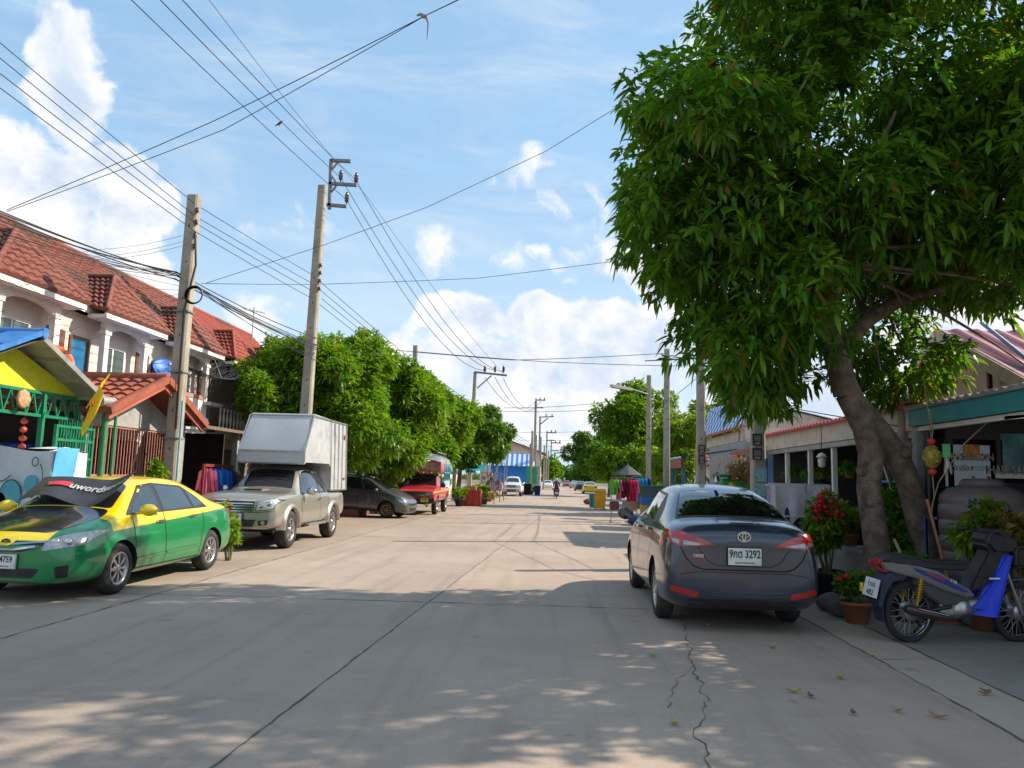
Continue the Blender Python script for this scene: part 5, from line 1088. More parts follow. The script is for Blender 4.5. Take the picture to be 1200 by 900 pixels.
# satellite dishes
def dish(name, label, loc, r, mat, yaw, tilt, mesh=False):
    d = thing(name, label, 'satellite dish', loc); M = Matrix.Rotation(yaw, 4, 'Z') @ Matrix.Rotation(tilt, 4, 'Y')
    q = MB(); q.M = Matrix.Translation((0, 0, .9 if mesh else .45)) @ M
    if mesh:
        for k in range(12):
            a = 2*PI*k/12; q.tube([(r*t*math.cos(a), r*t*math.sin(a), .30*r*t*t) for t in (0, .25, .5, .75, 1)], .014, 5)
        for t in (.33, .66, 1): q.tube([(r*t*math.cos(a), r*t*math.sin(a), .30*r*t*t) for a in [2*PI*k/30 for k in range(31)]], .016 if t == 1 else .008, 5)
    else: q.lathe([(r*t, .28*r*t*t) for t in (.001, .3, .6, .85, 1)]+[(r*1.0, .28*r-.02), (r*.8, .16*r-.02), (.001, -.02)], n=24)
    o = q.build('dish', mat, d)
    if mesh:
        q = MB(); q.M = Matrix.Translation((0, 0, .9)) @ M; n_ = 48; R_ = 12; vs = []; fs = []
        for k in range(n_):
            for j in range(R_): 
                if (k+j) % 1 == 0:
                    a0, a1 = 2*PI*(k+.12)/n_, 2*PI*(k+.88)/n_; t0, t1 = (j+.12)/R_, (j+.88)/R_
                    if (k*7+j*3) % 5 < 4: b_ = len(vs); vs += [(r*t*math.cos(a), r*t*math.sin(a), .30*r*t*t) for t, a in ((t0, a0), (t0, a1), (t1, a1), (t1, a0))]; fs.append((b_, b_+1, b_+2, b_+3))
        q.add(vs, fs); q.build('mesh_panel', mat, o)
    q = MB(); q.M = Matrix.Translation((0, 0, .9 if mesh else .45)) @ M
    for k in range(3): a = 2*PI*k/3; q.tube([(r*.9*math.cos(a), r*.9*math.sin(a), .27*r), (0, 0, r*.75)], .008, 5)
    q.lathe([(.001, r*.85), (.05, r*.85), (.05, r*.7), (.001, r*.7)], n=10); q.build('feed_horn', M_GALV, d)
    q = MB(); q.tube([(0, 0, 0), (0, 0, .9 if mesh else .45)], .03, 8); q.build('mast', M_GALV, d); return d
dd = at(238, 438, 23.0); dish('satellite_dish', 'large dark mesh satellite dish in front of the weathered boards', (dd.x, 23.0, dd.z-.9), 1.0, pm('dish_mesh', (.03, .03, .035), .6), math.radians(-30), math.radians(28), True)
# it stands on the carport side of the balcony
q = MB(); q.box(-.5, .5, -.4, .4, -.10, 0); o = small('dish_platform', 'small grey slab carrying the black mesh dish', 'platform', q, M_GREYW); o.location = (dd.x, 23.0, dd.z-.9)
q = MB(); q.tube([(dd.x, 23.0, 0), (dd.x, 23.0, dd.z-1.0)], .05, 8); o.parent = None
small('dish_support', 'slim steel post rising under the black mesh dish platform', 'post', q, M_GALV)
dd = at(194, 428, 20.4); dish('satellite_dish', 'small bright blue satellite dish by the concrete pole, on the terrace wall', (-10.7, 20.35, 3.78), .38, pm('dish_blue', (.01, .16, .62), .5), math.radians(-35), math.radians(52))
dish('satellite_dish', 'orange red satellite dish behind the lime green porch roof', (-10.3, 15.0, 3.20), .42, pm('dish_orange', (.75, .14, .03), .5), math.radians(-40), math.radians(60))
q = MB(); q.box(-11.8, -9.9, 14.6, 15.3, 3.05, 3.19); small('porch_slab', 'short concrete ledge behind the lime porch carrying the orange dish', 'ledge', q, M_GREYW)
# TV aerial on the roof end
c_ = at(296, 385, 30); q = MB(); q.tube([(c_.x, 30, 5.6), (c_.x, 30, c_.z+.9)], .02, 6)
for i in range(6): q.beam((c_.x-.4+i*.16, 29.7, c_.z+.8-.03*i), (c_.x-.4+i*.16, 30.3, c_.z+.8-.03*i), .015)
q.beam((c_.x-.45, 30, c_.z+.82), (c_.x+.45, 30, c_.z+.65), .018); small('roof_aerial', 'thin television aerial on the bright red roof end', 'aerial', q, M_GALV)
# ------------------------------------------------------------------ right side: hair salon with teal fascia, cut by the frame
M_TEAL = pm('fascia_teal', (.02, .24, .25), .6, dirt=.2); M_BURG = pm('roof_burgundy', (.20, .035, .06), .45, metal=.2, dirt=.2); M_CEM = pm('fibre_cement', (.27, .25, .22), .9, var=.3, scale=2, dirt=.4); M_REDS = pm('roof_red_sheet', (.45, .05, .05), .5, dirt=.25)
M_PEACH = pm('wall_peach', (.60, .46, .32), .8, dirt=.15); M_BROWN = pm('eave_maroon', (.13, .03, .025), .7)
p = thing('hair_salon', 'single storey hair salon with teal fascia and dark open front, right edge', 'shop', (4.9, 7.5, -.03))
q = MB(); q.box(0, .03, -1.25, 3.4, 2.47, 2.71); q.build('fascia', M_TEAL, p)
q = MB(); roofpatch(q, (-.04, -1.25, 2.72), (-.04, 3.45, 2.72), (2.4, 3.45, 3.10), (2.4, -1.25, 3.10), .18, .035); q.build('porch_roof', M_CEM, p)
q = MB(); q.box(.04, .10, -1.25, 3.4, 2.40, 2.46); q.beam((.06, -.4, 2.36), (.06, 1.2, 2.42), .04); q.build('fascia_batten', M_WALL, p)
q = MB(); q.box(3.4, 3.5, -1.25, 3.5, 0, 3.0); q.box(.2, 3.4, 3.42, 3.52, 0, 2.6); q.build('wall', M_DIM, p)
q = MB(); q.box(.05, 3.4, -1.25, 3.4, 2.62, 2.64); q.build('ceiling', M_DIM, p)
for y in (3.30, -1.2): q = MB(); q.box(.02, .16, y-.07, y+.07, 0, 2.45); q.build('post', M_GREYW if y > 0 else M_WOOD, p)
q = MB(); q.tube([(.10, 3.1, 0), (.10, 3.1, 2.5)], .05, 8); q.build('dark_post', M_BLK, p)
q = MB(); Yp = 3.1
def W(px, py): v = at(px, py, 10.55); return v.x-4.9, v.z
x0, x1 = .35, 3.4
q.box(x0, x1, Yp, Yp+.05, 0, 1.0); q.box(x0, x1, Yp, Yp+.05, 2.3, 2.6)
for xx in (x0, W(1168, 500)[0], W(1174, 500)[0]+.9, x1-.06): q.box(xx, xx+.08, Yp-.01, Yp+.06, 1.0, 2.3)
q.build('shopfront_frame', M_BLK, p)
def pane(a, b, c, d, mat, name, y=Yp-.01): (u0, z1), (u1, z0) = W(a, b), W(c, d); q = MB(); q.box(u0, u1, y, y+.012, z0, z1); return q.build(name, mat, p)
pane(1108, 518, 1166, 612, M_WGLS2, 'shop_window'); pane(1131, 518, 1150, 537, pm('poster_orange', (.55, .26, .04), .5, var=.6, scale=9), 'poster', Yp-.025); pane(1141, 543, 1156, 549, pm('poster_sky', (.40, .60, .75), .5, var=.5, scale=6), 'poster', Yp-.025)
pane(1174, 505, 1260, 552, pm('sky_reflection_teal', (.13, .36, .42), .4, var=.6, scale=2.5), 'shop_window'); pane(1168, 551, 1260, 560, M_WHITE, 'window_sill', Yp-.02); pane(1169, 563, 1260, 612, M_WGLS2, 'shop_window')  # sky reflection painted into the upper pane as mottled teal
M_SIGNG = pm('letter_grey', (.34, .33, .30), .6)
def sign(txt, size, px, py, col, y=Yp-.04, **k): u, z = W(px, py); text_mb(txt, size, col, p, name='shop_lettering', M=facing((u, y, z), (1, 0, 0)), depth=.003, **k)
sign('ORN SALOON', .13, 1136, 533, M_SIGNG, bold=.003, xs=.75); sign('ตัด ดัด', .10, 1127, 546, M_SIGNG); sign('HAIR SALON', .16, 1190, 549, M_SIGNG, bold=.003, xs=.75); pane(1186, 588, 1200, 597, pm('sign_red', (.5, .05, .03), .5), 'red_notice', Yp-.03); sign('เปิด', .10, 1193, 592.5, M_WHITE)
# burgundy roofed house behind the salon
h = thing('gabled_house', 'small house with burgundy metal roof and peach gable above the teal fascia', 'house', (6.9, 13.4, 0)); ax_, ez_ = 4.32, 3.05
q = MB(); roofpatch(q, (-.35, -2.7, ez_-.05), (8, -2.7, ez_-.05), (8, 0, ax_), (-.35, 0, ax_), .33, .035); roofpatch(q, (-.35, 2.7, ez_-.05), (8, 2.7, ez_-.05), (8, 0, ax_), (-.35, 0, ax_), .33, .035); q.build('roof', M_BURG, h)
q = MB()
for sg in (-1, 1): q.beam((-.36, 0, ax_-.09), (-.36, sg*2.72, ez_-.14), .04, .20)
q.build('barge_board', M_BEIGE, h); q = MB(); q.prism([(-2.3, 2.4), (2.3, 2.4), (2.3, 3.1), (0, 4.15), (-2.3, 3.1)], .15, .22, 'YZ'); q.box(.2, 8, -2.3, 2.3, 0, 2.9); q.build('wall', M_PEACH, h)
q = MB()
for sg in (-1, 1): q.beam((-.1, 0, ax_-.16), (-.1, sg*2.6, ez_-.18), .45, .03)
q.build('soffit', M_BROWN, h); q = MB(); q.beam((.0, -.9, 3.2), (.0, -.9, 3.9), .06); q.build('gable_strut', M_BROWN, h)
q = MB(); q.tube([at(1150, 378, 12.9)-Vector((6.9, 13.4, 0)), at(1200, 418, 11.6)-Vector((6.9, 13.4, 0)), at(1240, 450, 10.8)-Vector((6.9, 13.4, 0))], .03, 8); q.build('roof_pipe', pm('pipe_blue', (.25, .38, .60), .5), h)
# second shop, red edged cream fascia
p = thing('open_shophouse', 'open fronted shophouse with cream fascia and wavy red roof edge', 'shop', (5.0, 14.9, 0))
q = MB(); q.box(0, .04, -3.9, 3.6, 2.40, 2.72); q.build('fascia', M_BEIGE, p)
q = MB(); roofpatch(q, (-.10, -3.9, 2.74), (-.10, 3.7, 2.74), (3.4, 3.7, 3.05), (3.4, -3.9, 3.05), .19, .04); q.build('roof', M_REDS, p)
q = MB(); q.box(.02, .12, -3.9, 3.6, 2.30, 2.39); q.build('fascia_batten', M_GALV, p)
for y in (-2.4, -.6, .7, 2.2): q = MB(); q.box(.05, .13, y-.04, y+.04, 0, 2.3); q.build('post', M_WHITE, p)
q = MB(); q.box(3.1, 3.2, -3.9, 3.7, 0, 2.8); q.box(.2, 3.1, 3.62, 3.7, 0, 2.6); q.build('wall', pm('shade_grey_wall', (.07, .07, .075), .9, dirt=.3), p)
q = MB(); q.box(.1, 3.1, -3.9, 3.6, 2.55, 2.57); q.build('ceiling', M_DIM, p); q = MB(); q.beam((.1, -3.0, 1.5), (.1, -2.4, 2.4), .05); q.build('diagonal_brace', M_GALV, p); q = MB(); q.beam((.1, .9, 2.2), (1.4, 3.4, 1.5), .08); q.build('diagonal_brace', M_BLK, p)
# blue rack with goods
r = thing('steel_rack', 'blue steel rack with plants and bottles inside the open shophouse', 'rack', (5.7, 12.6, 0))
q = MB()
for x in (-.3, .3):
    for y in (-.7, .7): q.beam((x, y, 0), (x, y, 1.72), .05)
for z in (.5, 1.1, 1.70): q.box(-.33, .33, -.73, .73, z-.02, z+.02)
q.build('rack_frame', pm('rack_blue', (.04, .26, .50), .5), r); rs = np.random.RandomState(3)
for i in range(7): q = MB(); q.lathe([(.001, 1.12), (.06, 1.12), (.07, 1.3), (.03, 1.38), (.001, 1.4)], (rs.uniform(-.2, .2), -.6+i*.2, 0), n=10); q.build('bottle', cloth(['royal', 'pink', 'grey', 'azure'][i % 4], (.1, .1, .1)), r)
lm = thing('hanging_lantern', 'small grey garden lantern hanging under the cream fascia', 'lantern', at(963, 540, 13.5)); q = MB(); q.lathe([(.001, .14), (.05, .12), (.10, .06), (.02, .05), (.07, .03), (.055, -.10), (.001, -.12)], n=8); q.build('lantern_body', M_WHITE, lm); q = MB(); q.tube([(0, 0, .13), (0, 0, .62)], .006, 5); q.build('lantern_cord', M_BLK, lm)
# drying rack with towels, right of the dark sedan
r = thing('towel_rack', 'white drying rack with a pink and lilac towel beside the dark sedan', 'drying rack', (3.85, 12.4, 0)); r.scale = (1, 1, 1.12)
q = MB()
for y in (-.3, .3):
    for x in (-.42, .42): q.beam((x, y, 0), (x*.9, y*.2, 1.42), .03)
for z in (.5, 1.0): q.beam((-.42, -.2, z), (.42, -.2, z), .02); 
q.beam((-.5, 0, 1.42), (.5, 0, 1.42), .03); q.build('rack_frame', M_WHITE, r)
def towel(x0, x1, z0, drop, ph, mat): q = MB(); q.sheet(lambda u, v: Vector((x0+(x1-x0)*u+.02*math.sin(v*5+ph), -.05-.03*math.sin(u*11+ph)*v-.05*v, z0-drop*v*(1+.2*math.sin(u*5+ph)))), 14, 8, th=(0, .02, 0), smooth=True); q.sheet(lambda u, v: Vector((x0+(x1-x0)*u, .02+.05*v+.02*math.sin(u*9)*v, z0-drop*.7*v)), 10, 5, th=(0, .02, 0), smooth=True); q.sheet(lambda u, v: Vector((x0+(x1-x0)*u, -.05+.08*v, z0+.012)), 4, 2, th=.01); return q.build('towel', mat, r)
towel(-.46, .08, 1.44, .55, 0, pm('towel_pink', (.75, .66, .70), .95, var=.15, scale=7)); towel(.10, .46, 1.44, .75, 2, pm('towel_lilac', (.66, .64, .74), .95, var=.3, scale=12)); towel(-.30, .06, 1.2, .5, 3, cloth('dusk', (.05, .05, .11)))
# third building: blue and white striped roof
def stripe(name, c1, c2, ax, freq, dirt=.2):
    m, nt, b, tc = newmat(name); sp = nn(nt, 'ShaderNodeSeparateXYZ'); nt.links.new(tc.outputs['Object'], sp.inputs[0]); s_ = mth(nt, 'GREATER_THAN', mth(nt, 'SINE', mth(nt, 'MULTIPLY', sp.outputs[ax], freq*2*PI)), 0)
    c = mixc(nt, s_, c1, c2); n = noise(nt, tc.outputs['Object'], 2, 6, .6); nt.links.new(mixc(nt, mth(nt, 'MULTIPLY', sstep(nt, n, .45, .75), dirt), c, (.25, .22, .18)), b.inputs['Base Color']); b.inputs['Roughness'].default_value = .5; return m
M_BW = stripe('blue_white_sheet', (.03, .15, .50), (.62, .68, .75), 1, 1/.42)
p = thing('striped_roof_house', 'house with steep blue and white striped metal roof and cream fascia', 'house', (4.9, 22.6, .10))
q = MB(); roofpatch(q, (-.1, -2.6, 2.98), (-.1, 2.5, 2.98), (.30, 3.3, 3.95), (.30, -1.9, 3.75), .21, .035); roofpatch(q, (3.4, -2.2, 3.0), (3.4, 3.0, 3.0), (.30, 3.3, 3.95), (.30, -1.9, 3.75), .21, .035); rf = q.build('roof', M_BW, p); q = MB(); q.beam((-.12, -2.65, 2.96), (-.12, 2.55, 2.96), .05, .07); q.build('roof_edge', M_REDS, rf); q = MB(); q.prism([(0, 2.6), (3.4, 2.6), (3.4, 2.98), (.28, 3.72), (0, 3.0)], -2.0, -1.92, 'XZ'); q.build('gable_infill', M_BEIGE, p)
q = MB(); q.box(0, .05, -2.5, 2.4, 2.62, 2.90); q.box(.0, 2.2, -2.55, -2.48, 2.62, 2.95); q.build('fascia', M_BEIGE, p); q = MB(); q.box(1.6, 1.7, -2.6, 2.5, 0, 2.9); q.box(1.7, 6, -2.6, 10.5, 0, 3.0); q.build('wall', M_GREYW, p)
for i, (y, m_) in enumerate(((-1.6, M_GRN), (-.6, M_GRN), (.5, M_BLUE), (1.5, M_BLUE))): q = MB(); q.box(1.52, 1.58, y-.42, y+.42, .05, 2.3); [q.box(1.49, 1.53, y-.40, y+.40, z, z+.05) for z in (.2, .8, 1.4, 2.0)]; q.build('door', m_, p)
q = MB(); q.beam((-.15, 2.7, 3.9), (-.3, 2.9, 1.9), .06); q.build('leaning_batten', M_LIME, p)
p = thing('porch_awning', 'low white corrugated awning with red edge below the striped blue roof', 'awning', (4.9, 19.4, 0))
q = MB(); roofpatch(q, (-.1, -1.0, 2.42), (-.1, 1.7, 2.42), (1.6, 1.7, 2.85), (1.6, -1.0, 2.85), .19, .03); q.build('awning_sheet', pm('sheet_pale', (.55, .60, .66), .5, metal=.2, dirt=.2), p); q = MB(); q.beam((-.12, -1.05, 2.42), (-.12, 1.75, 2.42), .06, .08); q.build('awning_edge', M_REDS, p); q = MB(); q.box(0, .04, -.9, 1.6, 2.15, 2.37); q.build('awning_fascia', M_BEIGE, p)
for y in (-.85, 1.55): q = MB(); q.box(.02, .10, y-.04, y+.04, 0, 2.15); q.build('post', M_GALV, p)
q = MB(); q.sheet(lambda u, v: Vector((4.82+.03*math.sin(v*4), 20.6+.5*u-.1*v, 2.38-.95*v+.03*math.sin(u*6))), 6, 8, th=(.01, 0, 0), smooth=True); small('awning_banner', 'narrow faded pink banner hanging from the low white awning', 'banner', q, stripe('banner_pink', (.60, .18, .18), (.62, .50, .50), 2, 3, .1))
dp = thing('hanging_plants', 'bunch of dried orange orchids hanging beside the pink banner', 'plant', at(871, 548, 19.0)); rs = np.random.RandomState(8); c = rs.normal(0, 1, (60, 3))*np.array([.18, .22, .10]); leaf_mesh('dried_leaves', c, c+np.array([[0, 0, -.1]]), rs, leafmat('dry_leaf', (.10, .05, .02), (.30, .16, .06), (.45, .30, .12)), 7, .16, .05, parent=dp, lod=1)
q = MB(); q.tube([(0, 0, 0), (0, 0, .35)], .006, 5); q.build('hanging_wire', M_BLK, dp)
k = thing('food_cart', 'green and white drinks cart with glass front, behind the dark sedan', 'cart', at(863, 600, 19.5)); k.location.z = 0
q = MB(); q.box(-.40, .42, -.4, .4, .35, 1.1); q.build('cart_body', M_WHITE, k); q = MB(); q.box(-.41, .43, -.42, .41, 1.12, 1.42); q.build('glass_case', M_WGLS, k); q = MB(); q.box(-.43, .45, -.44, .43, 1.44, 1.72); o = q.build('cart_sign', pm('cart_green', (.03, .30, .08), .5), k); q = MB(); q.lathe([(.001, -.01), (.07, -.01), (.07, 0), (.001, 0)], (-.2, -.445, 1.58), 'Y', 14); q.build('sign_logo', pm('logo_yellow', (.65, .6, .03), .5), o)
q = MB(); q.box(-.5, .55, -.5, .5, 1.76, 1.82); q.build('cart_top', M_GRN, k)
for x in (-.3, .3): q = MB(); q.lathe([(.001, -.03), (.17, -.03), (.18, 0), (.17, .03), (.001, .03)], (x, -.3, .18), 'X', 18); q.build('wheel', M_RUB, k)
# houses further along the right
def bungalow(name, label, x, y, w, d, zf, zr, wall, roof, rows=0):
    h = thing(name, label, 'house', (x, y, 0)); q = MB(); q.box(0, d, -w/2, w/2, 0, zf); q.prism([(-w/2, zf), (w/2, zf), (0, zr)], .05, d-.05, 'YZ'); q.build('wall', wall, h)
    q = MB(); 
    for sg in (-1, 1): roofpatch(q, (-.4, sg*(w/2+.35), zf-.1), (d+.3, sg*(w/2+.35), zf-.1), (d+.3, 0, zr+.1), (-.4, 0, zr+.1), .3, .04, rows, .04)
    q.build('roof', roof, h)
    sg = -1 if x > 0 else 1
    for yy in (-w*.28, w*.22): window(h, 0 if x > 0 else d, yy-.45, yy+.45, 1.0, 2.1, M_WHITE, M_WGLS2, d=sg)
    q = MB(); xx = (-.06, 0) if x > 0 else (d, d+.06); q.box(*xx, -.4, .4, .02, 2.1); q.build('door', M_WOOD, h); return h
bungalow('small_house', 'low house with grey roof just beyond the striped blue roof', 8.4, 31, 5.6, 6, 2.5, 3.6, M_GREYW, M_CEM)
bungalow('small_house', 'grey walled house hidden behind the right hand trees', 8.2, 52, 7, 7, 2.8, 4.6, M_WALL, M_TILE, 8)
bungalow('small_house', 'house with faded tiled roof far along the right side', 8.5, 66, 7, 7, 2.8, 4.8, M_GREYW, M_TILE, 8)
bungalow('small_house', 'cream house far down the right side beyond the dark tree', 8.0, 95, 8, 7, 3, 5, M_WALL, M_TILE2, 8)
pa = thing('blue_awning', 'small pale blue awning on red posts by the double concrete poles', 'awning', (4.6, 27.5, 0)); q = MB(); roofpatch(q, (-.3, -1.2, 2.45), (-.3, 1.2, 2.45), (1.6, 1.2, 2.75), (1.6, -1.2, 2.75), .2, .03); q.build('awning_sheet', pm('sheet_sky', (.25, .50, .68), .5, dirt=.2), pa); q = MB(); q.box(-.3, -.2, -1.2, 1.2, 2.1, 2.40); q.build('awning_fascia', M_REDBAR, pa)
for y in (-1.1, 1.1): q = MB(); q.box(-.25, -.17, y-.04, y+.04, 0, 2.1); q.build('post', M_BLUE, pa)
# far left: house with blue striped awning, red roof behind
p = thing('blue_awning_shop', 'far blue walled shop with blue and white striped awning behind the white SUV', 'shop', at(600, 580, 96)); p.location.z = 0
q = MB(); q.box(-2.8, 1.8, 1.2, 6, 0, 3.3); q.build('wall', pm('wall_bluepaint', (.02, .22, .62), .7), p); q = MB(); q.box(1.8, 3.4, 1.3, 6, 0, 3.2); q.build('side_wall', M_GREYW, p)
q = MB(); q.add([(-3.4, .2, 3.2), (2.8, .2, 3.2), (2.8, 1.8, 4.7), (-3.4, 1.8, 4.7), (-3.4, .2, 3.1), (2.8, .2, 3.1), (2.8, 1.8, 4.6), (-3.4, 1.8, 4.6)], [(0, 1, 2, 3), (4, 7, 6, 5), (0, 4, 5, 1), (1, 5, 6, 2), (0, 3, 7, 4)]); q.build('striped_awning', stripe('blue_white_awning', (.05, .22, .62), (.62, .70, .78), 0, 1/.62), p)
p = thing('far_house', 'far two storey pale house with sloping red roof beyond the left trees', 'house', at(602, 580, 112)); p.location.z = 0
q = MB(); q.box(-5, 3.6, 0, 9, 0, 5.6); q.prism([(0, 5.6), (9, 5.6), (9, 5.8), (0, 8.3)], -5, 3.5, 'YZ') if 0 else q.prism([(-5, 5.6), (3.6, 5.6), (-3, 7.6), (-5, 7.6)], 0, 9, 'XZ'); q.build('wall', pm('wall_palepink', (.62, .50, .42), .8), p)
q = MB(); q.add([(-3.4, -.5, 8.0), (4.6, -.5, 5.3), (4.6, 9.5, 5.3), (-3.4, 9.5, 8.0), (-3.4, -.5, 7.8), (4.6, -.5, 5.1), (4.6, 9.5, 5.1), (-3.4, 9.5, 7.8)], [(0, 1, 2, 3), (4, 7, 6, 5), (0, 4, 5, 1), (1, 5, 6, 2), (0, 3, 7, 4)]); q.add([(-3.4, -.5, 8.0), (-7, -.5, 5.6), (-7, 9.5, 5.6), (-3.4, 9.5, 8.0)], [(0, 1, 2, 3)]); q.build('roof', M_TILE2, p)
for x in (-2.5, -.8, .9): q = MB(); q.box(x-.4, x+.4, -.05, 0, 4.0, 5.2); q.build('window', M_REDBAR, p)
# more houses behind the left trees so that side views stay closed
bungalow('small_house', 'cream house hidden behind the grey box truck and first mango', -18, 36, 7, 7, 2.9, 4.8, M_WALL, M_TILE, 8); bungalow('small_house', 'grey house behind the third mango tree', -18, 46, 8, 7, 2.9, 4.8, M_GREYW, M_TILE2, 8)
bungalow('small_house', 'low tiled house behind the blue awnings on the left', -17, 60, 9, 7, 2.9, 5, M_WALL, M_TILE, 8)
for i, (px, y, r_, lab) in enumerate(((645, 330, 8, 'far red roofed building at the very end of the street'), (672, 420, 9, 'pale building at the vanishing point of the street'), (600, 250, 9, 'low pale building far behind the left poles'))): c_ = at(px, 560, y); bungalow('distant_house', lab, c_.x, y, r_*1.6, r_, 3.2, 5.4, M_WALL, M_TILE2)
# ------------------------------------------------------------------ concrete poles
M_POLE = pm('pole_concrete', (.36, .32, .26), .9, var=.22, scale=2, bump=.35, bscale=30, dirt=.35, dirtcol=(.16, .13, .10)); M_STEEL = pm('crossarm_steel', (.22, .24, .25), .6, metal=.4, dirt=.3); M_INS = pm('insulator', (.10, .03, .025), .25, coat=.6)
def pole(label, x, y, H, w0=.30, w1=.20, lean=(0, 0), group='concrete utility poles', arm=None, name='utility_pole'):
    r = thing(name, label, 'utility pole', (x, y, 0), 0, group); q = MB(); lx, ly = lean; ch = .2
    def ring(z, w, cx, cy): k = w/2; c = k*.72; return [(cx+a, cy+b, z) for a, b in ((-c, -k), (c, -k), (k, -c), (k, c), (c, k), (-c, k), (-k, c), (-k, -c))]
    n = 8; R = [ring(-.1+(H+.1)*i/n, w0+(w1-w0)*i/n, lx*i/n, ly*i/n) for i in range(n+1)]; vs = sum(R, []); fs = [(i*8+j, i*8+(j+1) % 8, (i+1)*8+(j+1) % 8, (i+1)*8+j) for i in range(n) for j in range(8)]+[tuple(range(n*8, n*8+8))]
    q.add(vs, fs)
    q.build('shaft', M_POLE, r)
    q = MB()
    for z in np.arange(1.2, H-.6, .8): f = z/H; q.cbox((lx*f, ly*f-(w0+(w1-w0)*f)/2-.001, z), (.022, .006, .05))
    if H > 4 and y < 40: q.build('bolt_holes', M_DRK, r)
    return r
def insulator(q, c, s=1): q.lathe([(.001, 0), (.02*s, 0), (.02*s, .05*s), (.065*s, .07*s), (.05*s, .12*s), (.075*s, .15*s), (.05*s, .22*s), (.07*s, .25*s), (.03*s, .30*s), (.035*s, .34*s), (.001, .35*s)], c, n=12)
p1b = at(199, 600, 15.7); X1 = at(197, 575, 15.7).x+.02; p1t = at(228, 230, 15.75)
P1 = pole('leaning weathered concrete pole with cable coil, behind the green and yellow taxi', X1, 15.7, p1t.z, .30, .24, (p1t.x-X1, .05))
q = MB(); 
for i in range(5): q.lathe([(.19-.006*i, -.02+.012*i), (.205-.006*i, -.01+.012*i), (.19-.006*i, .0+.012*i), (.175-.006*i, -.01+.012*i)], (p1t.x-X1+.28, -.2, at(230, 347, 15.6).z), 'Y', 28)
q.v = [(v[0]*1, v[1], v[2]) for v in q.v]; q.build('cable_coil', M_BLK, P1)
q = MB(); 
for z in (p1t.z-.35, p1t.z-.62, p1t.z-.9, p1t.z-1.15): q.lathe([(.001, -.05), (.04, -.05), (.025, 0), (.04, .05), (.001, .05)], (p1t.x-X1+.14, -.05, z), n=8)
q.build('spool_insulators', M_INS, P1); q = MB(); q.tube([(p1t.x-X1+.16, -.1, p1t.z-.9), (p1t.x-X1+.25, -.15, p1t.z-1.6), (p1t.x-X1+.10, -.2, p1t.z-2.6), (.12, -.17, 2.4)], .022, 6); q.build('service_cable', M_BLK, P1)
q = MB(); q.tube([(.20, -.12, 0), (.20, -.12, 3.0)], .025, 8); q.build('blue_conduit', pm('conduit_blue', (.25, .5, .62), .5), P1)
for z in (2.2, 3.6, 4.9): f = z/p1t.z; q = MB(); q.box((p1t.x-X1)*f-.16, (p1t.x-X1)*f+.16, -.17, .17, z, z+.03); q.build('steel_band', M_STEEL, P1)
p2t = at(378, 218, 23); p2b = at(364, 440, 23); X2 = p2b.x-.12
P2 = pole('tallest concrete pole with steel bracket and three insulators above the mangoes', X2, 23, p2t.z, .36, .24, (p2t.x-X2, 0)); tx = p2t.x-X2
q = MB(); z0 = p2t.z
B = lambda px, py: at(px, py, 22.85)-Vector((X2, 23, 0))
for a, b in (((386, 245), (388, 187)), ((388, 188), (411, 189)), ((386, 215), (418, 217)), ((383, 240), (406, 242))): q.beam(B(*a), B(*b), .09, .11, up=(0, 1, 0))
q.beam(B(388, 200), B(396, 190), .05); q.beam(B(387, 204), B(394, 214), .05); q.beam(B(386, 228), B(394, 218), .05); q.build('bracket', M_STEEL, P2)
INS = [(399, 213), (417, 216), (406, 239)]
for (a, b) in INS: q = MB(); insulator(q, B(a, b), 1.1); q.build('insulator', M_INS, P2)
q = MB(); [q.lathe([(.001, -.05), (.05, -.05), (.03, 0), (.05, .05), (.001, .05)], (tx*.7+.17, -.1, z0-2.6-.25*i), n=8) for i in range(4)]; q.build('spool_insulators', M_INS, P2)
# third pole with T arm
p3 = at(557, 436, 60); P3 = pole('far pole with a long T crossarm beyond the rounded mango tree', p3.x-.2, 60, p3.z, .36, .26, (.2, 0)); q = MB(); C3 = lambda px, py: at(px, py, 59.8)-Vector((p3.x-.2, 60, 0)); q.beam(C3(556, 436), C3(594, 440), .16, .14); q.beam(C3(559, 455), C3(576, 440), .09); q.build('crossarm', M_STEEL, P3)
for a in (568, 580, 590): q = MB(); insulator(q, C3(a, 437), 1.7); q.build('insulator', M_INS, P3)
for (px, py, Y, lab) in ((443, 392, 33, 'bare concrete pole top rising from the second mango crown'), (487, 405, 38, 'slim concrete pole top rising right of the second mango crown'), (536, 463, 52, 'short pole top just showing above the third mango tree'), (515, 455, 46, 'pole tip almost hidden in the third mango crown')):
    c_ = at(px, py, Y); pole(lab, c_.x, Y, c_.z, .28, .22)
POLES_FAR = [(628, 470, 97, 'far pole with small square bracket, leftmost of the far cluster', 1), (633, 488, 125, 'far pole with one arm, second in the far cluster', 2), (641, 508, 160, 'far pole with square bracket beyond the cluster', 1), (646, 520, 200, 'distant pole with a bracket near the street end', 1), (650, 530, 250, 'most distant pole visible above the street', 2)]
